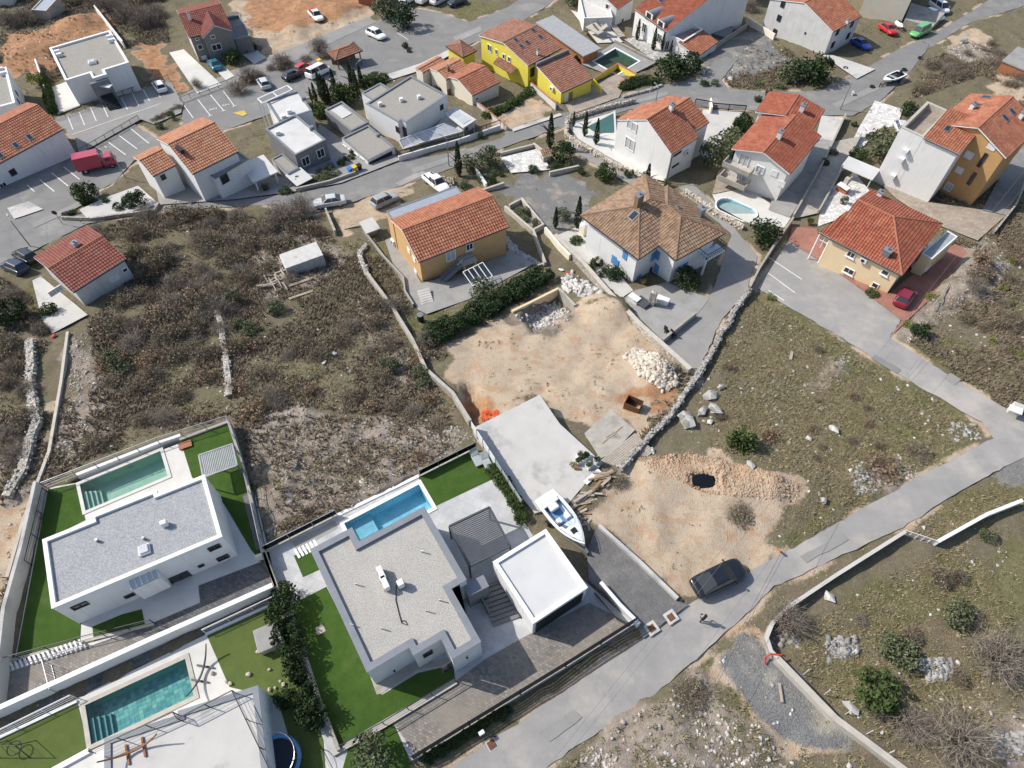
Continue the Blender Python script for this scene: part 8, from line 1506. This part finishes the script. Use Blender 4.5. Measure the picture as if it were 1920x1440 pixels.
for k in range(26):
    px = rd.uniform(494, 540); py = rd.uniform(492, 542); p = P(px, py); a = rd.choice((-1.05, -.95, .35, .5))+rd.uniform(-.15, .15); solo(MB().box((p.x, p.y, gz(p.x, p.y)+.1+rd.uniform(0, .3)), (rd.uniform(.9, 2.4), rd.uniform(.1, .2), .1), a), 'timber_beam', rd.choice(('wood_pale', 'wood_grey')), 'pale timber beam stacked beside the white container', 'beam', 'timber beams beside the container')
for lab, px, py, ln, w_, a in (('long plank lying below the timber stack', 560, 532, 3.6, .35, .5), ('pale plank alone in the scrub below the timber stack', 565, 555, 3.0, .3, .5), ('reddish plank standing in the grassy plot', 1483, 668, 1.2, .3, 1.2), ('grey plank beside the rubble pit', 1080, 578, 2.4, .25, 1.1), ('dark plank in the grey gravel corner', 1462, 1300, 1.4, .2, 1.5), ('white panel leaning on the slab edge', 1110, 897, 2.0, .5, .75), ('long board across the dirt yard wall', 665, 425, 3.0, .3, .4), ('rusty sheet beside the white container', 590, 505, 1.0, .8, .3)): p = P(px, py); solo(MB().box((p.x, p.y, gz(p.x, p.y)+.2), (ln, w_, .06), R=Matrix.Rotation(a, 3, 'Z') @ Matrix.Rotation(.05, 3, 'Y')), 'plank', 'rust' if 'rusty' in lab else ('plastic_white' if 'white panel' in lab else 'wood_pale'), lab, 'plank')
mb = MB()
for k in range(120): p = P(rd.uniform(826, 852), rd.uniform(338, 358)); a = rd.uniform(0, 3); q = V(p.x, p.y, HZ(p.y)+rd.uniform(.05, .7)); mb.tube([q, q+V(math.cos(a)*.4, math.sin(a)*.4, .05)], .09, 5)
tag(solo(mb, 'log_pile', 'wood_pale', 'heap of split firewood beside the white pickup', 'firewood'), kind='stuff')
t = thing('pallet', 'timber pallet on the concrete patch', 'pallet', P(1150,822)); p = P(1150,822,.15)
for k in range(6): MB().box(p+Matrix.Rotation(.6, 3, 'Z') @ V(0, -.5+k*.2, .1), (1.2, .12, .03), .6).build('slat', 'wood_grey', t)
for k in range(3): MB().box(p+Matrix.Rotation(.6, 3, 'Z') @ V(-.5+k*.5, 0, .03), (.1, 1.1, .1), .6).build('bearer', 'wood_grey', t)
solo(MB().bar(P(1130,832,.2), P(1168,800,.2), .15, .08), 'plank', 'wood', 'brown beam crossing the concrete patch', 'plank')
t = thing('pole_rack', 'rack of crossed timber poles on the stone bank', 'timber rack', P(1800,500))
for k in range(11): a, b = P(1772+k*5, 540-k*6, .9+.05*(k % 3)), P(1800+k*5, 536-k*5.4, .9+.05*(k % 2)); MB().tube([a, b], .05, 5).build('pole', 'wood_grey', t)
for a, b in (((1770,545),(1830,475)), ((1798,542),(1855,478)), ((1748,575),(1850,455))): MB().tube([P(*a, 1.0), P(*b, 1.0)], .06, 5).build('beam', 'wood_grey', t)
def lamp(label, px, py, h, a):
    p = P(px, py); t = thing('street_lamp', label, 'street lamp', p); d = V(math.cos(a), math.sin(a), 0); MB().tube([p-V(0, 0, .3), p+V(0, 0, h)], [.09, .05], 8).build('pole', 'metal_grey', t); MB().tube([p+V(0, 0, h), p+V(0, 0, h+.15)+d*.9], .035, 6).build('arm', 'metal_grey', t); MB().box(p+V(0, 0, h+.14)+d*1.1, (.6, .22, .1), a).build('lamp_head', 'metal_grey', t, bevel=.03)
for lab, px, py, h, a in (('street lamp at the courtyard wall by the red roofed house', 1575, 206, 5, 1.8), ('street lamp before the modern white house wall', 842, 312, 5, 2.5), ('street lamp by the green pool garden road', 1229, 194, 3, 2), ('street lamp at the scrub bank of the upper road', 1723, 122, 4, 2.6), ('street lamp behind the shelter', 676, 165, 4.5, 1), ('street lamp at the cottage junction', 57, 462, 4.5, 2.2), ('street lamp beside the box truck', 237, 336, 5, 2.4)): lamp(lab, px, py, h, a)
t = thing('road_sign', 'round road sign at the street wall corner', 'sign', P(118,421)); p = P(118,421); MB().tube([p, p+V(0, 0, 2.4)], .04, 6).build('post', 'metal_grey', t); MB().tube([p+V(0, -.06, 2.2), p+V(0, -.09, 2.2)], .35, 18).build('disc', 'metal_dark', t)
t = thing('marker_post', 'short orange marker post on the road verge', 'post', P(1461,1032)); MB().tube([P(1461,1032), P(1461,1032, .7)], .1, 8).build('post', 'plastic_orange', t); MB().tube([P(1461,1032,.7), P(1461,1032, .78)], .13, 8).build('cap', 'plastic_orange', t)
t = thing('lean_to', 'small stone lean-to with pale tiled roof by the cypress', 'shed', P(1025,300)); z0 = zof(1025,300); shed(t, (1018,296), (1036,292), (1016,284), z0+1.3, 'rubble_wall', 'tile_brown', z0-1, .4)
for lab, px, py, s in (('dark rattan chairs on the slab patio of the blue-shuttered house', 1262, 632, .6), ('black garden chair by the patio wall', 1250, 625, .5)): t = thing('garden_chair', lab, 'chair', P(px, py)); p = P(px, py, .1); MB().box(p+V(0, 0, .35), (s, s, .12), .6).build('seat', 'plastic_black', t, bevel=.03); MB().box(p+V(-.2, .15, .7), (.1, s, .7), .6).build('backrest', 'plastic_black', t); [MB().box(p+Matrix.Rotation(.6, 3, 'Z') @ V(x*s*.4, y*s*.4, .15), (.05, .05, .35), .6).build('leg', 'plastic_black', t) for x in (-1, 1) for y in (-1, 1)]
t = thing('garden_table', 'white plastic garden table at the crazy paved court', 'table', P(1280,115)); p = P(1280,115, .15); MB().box(p+V(0, 0, .72), (1.6, .9, .05), .3).build('table_top', 'plastic_white', t); [MB().box(p+V(x*.6, y*.3, .35), (.06, .06, .7)).build('leg', 'plastic_white', t) for x in (-1, 1) for y in (-1, 1)]
for k, (px, py) in enumerate(((1270,110),(1290,112),(1275,121),(1287,120))): t = thing('garden_chair', 'white plastic chair around the garden table in the crazy paved court', 'chair', P(px, py), group='white chairs around the garden table'); p = P(px, py, .15); MB().box(p+V(0, 0, .42), (.5, .5, .05), k).build('seat', 'plastic_white', t); MB().box(p+Matrix.Rotation(k, 3, 'Z') @ V(-.24, 0, .7), (.04, .5, .5), k).build('backrest', 'plastic_white', t); [MB().box(p+Matrix.Rotation(k, 3, 'Z') @ V(x*.2, y*.2, .2), (.04, .04, .42), k).build('leg', 'plastic_white', t) for x in (-1, 1) for y in (-1, 1)]
t = thing('grill_hut', 'brick garden grill at the corner of the white canopy', 'grill', P(1578,360)); p = P(1578,360, 0); MB().box(p+V(0, 0, .6), (1.6, .8, 1.2), -.9).build('base', 'wall_brick', t); MB().box(p+V(.2, .4, 1.6), (.6, .5, 1.2), -.9).build('chimney', 'coping_stone', t); MB().box(p+V(-.2, -.2, 1.22), (1.7, .9, .08), -.9).build('worktop', 'coping_white', t)
t = thing('canopy', 'white flat awning beside the tall ochre house', 'awning', P(1615,325)); z0 = zof(1615,330); q = ortho([(1590,292),(1652,318),(1634,338),(1578,312)], z0+2.2); MB().prism(q, z0+2.1, z0+2.2).build('roof', 'membrane_clean', t); [MB().bar(V(p.x, p.y, z0+2.1), V(p.x, p.y, z0-1), .1).build('post', 'trim_white', t) for p in inset(q, .2)]
for lab, px, py, r, m_ in (('terracotta pot by the tan house porch', 1517, 420, .35, 'terracotta'), ('terracotta pot at the corner of the tan house', 1546, 497, .3, 'terracotta'), ('dark pot at the blue door', 1207, 530, .35, 'wood')): p = P(px, py, .1); t = thing('flower_pot', lab, 'pot', p); MB().tube([p, p+V(0, 0, .5)], [r*.7, r], 12).build('pot', m_, t); o = bpy.data.objects.new('foliage', PROTO['g1']); COL.objects.link(o); o.parent = t; o.location = (0, 0, .4); o.scale = (r*1.3, r*1.3, r)
for lab, px, py, m_ in (('scrap of white foil in the scrub field', 627, 663, 'plastic_white'), ('white plastic scrap in the scrub field', 609, 683, 'plastic_white'), ('white sheet in the scrub field', 507, 584, 'plastic_white'), ('red plastic scrap at the pit debris', 1065, 515, 'plastic_red'), ('white scrap near the site debris', 1052, 510, 'plastic_white'), ('red buoy at the path end below the cottage', 102, 632, 'plastic_red')): p = P(px, py); solo(MB().rock((p.x, p.y, gz(p.x, p.y)+.2), (.8, .4, .15), seed=px), 'litter', m_, lab, 'litter')
c = P(1318,902); zz = gz(c.x, c.y)+.25; q = [L(px, py, c.z+.25) for px, py in ((1297,898),(1304,891),(1318,888),(1331,891),(1341,893),(1343,901),(1338,909),(1326,914),(1312,913),(1302,909))]
mat('pit_black', (0.006,0.007,0.008), None, 2, 0.06, spec=0.5); solo(MB().prism(q, c.z-1.2, c.z+.25), 'black_pit', 'pit_black', 'flat black surface filling the pit of the spoil bank', 'pit')  # near-black slab added so the dug hole reads black
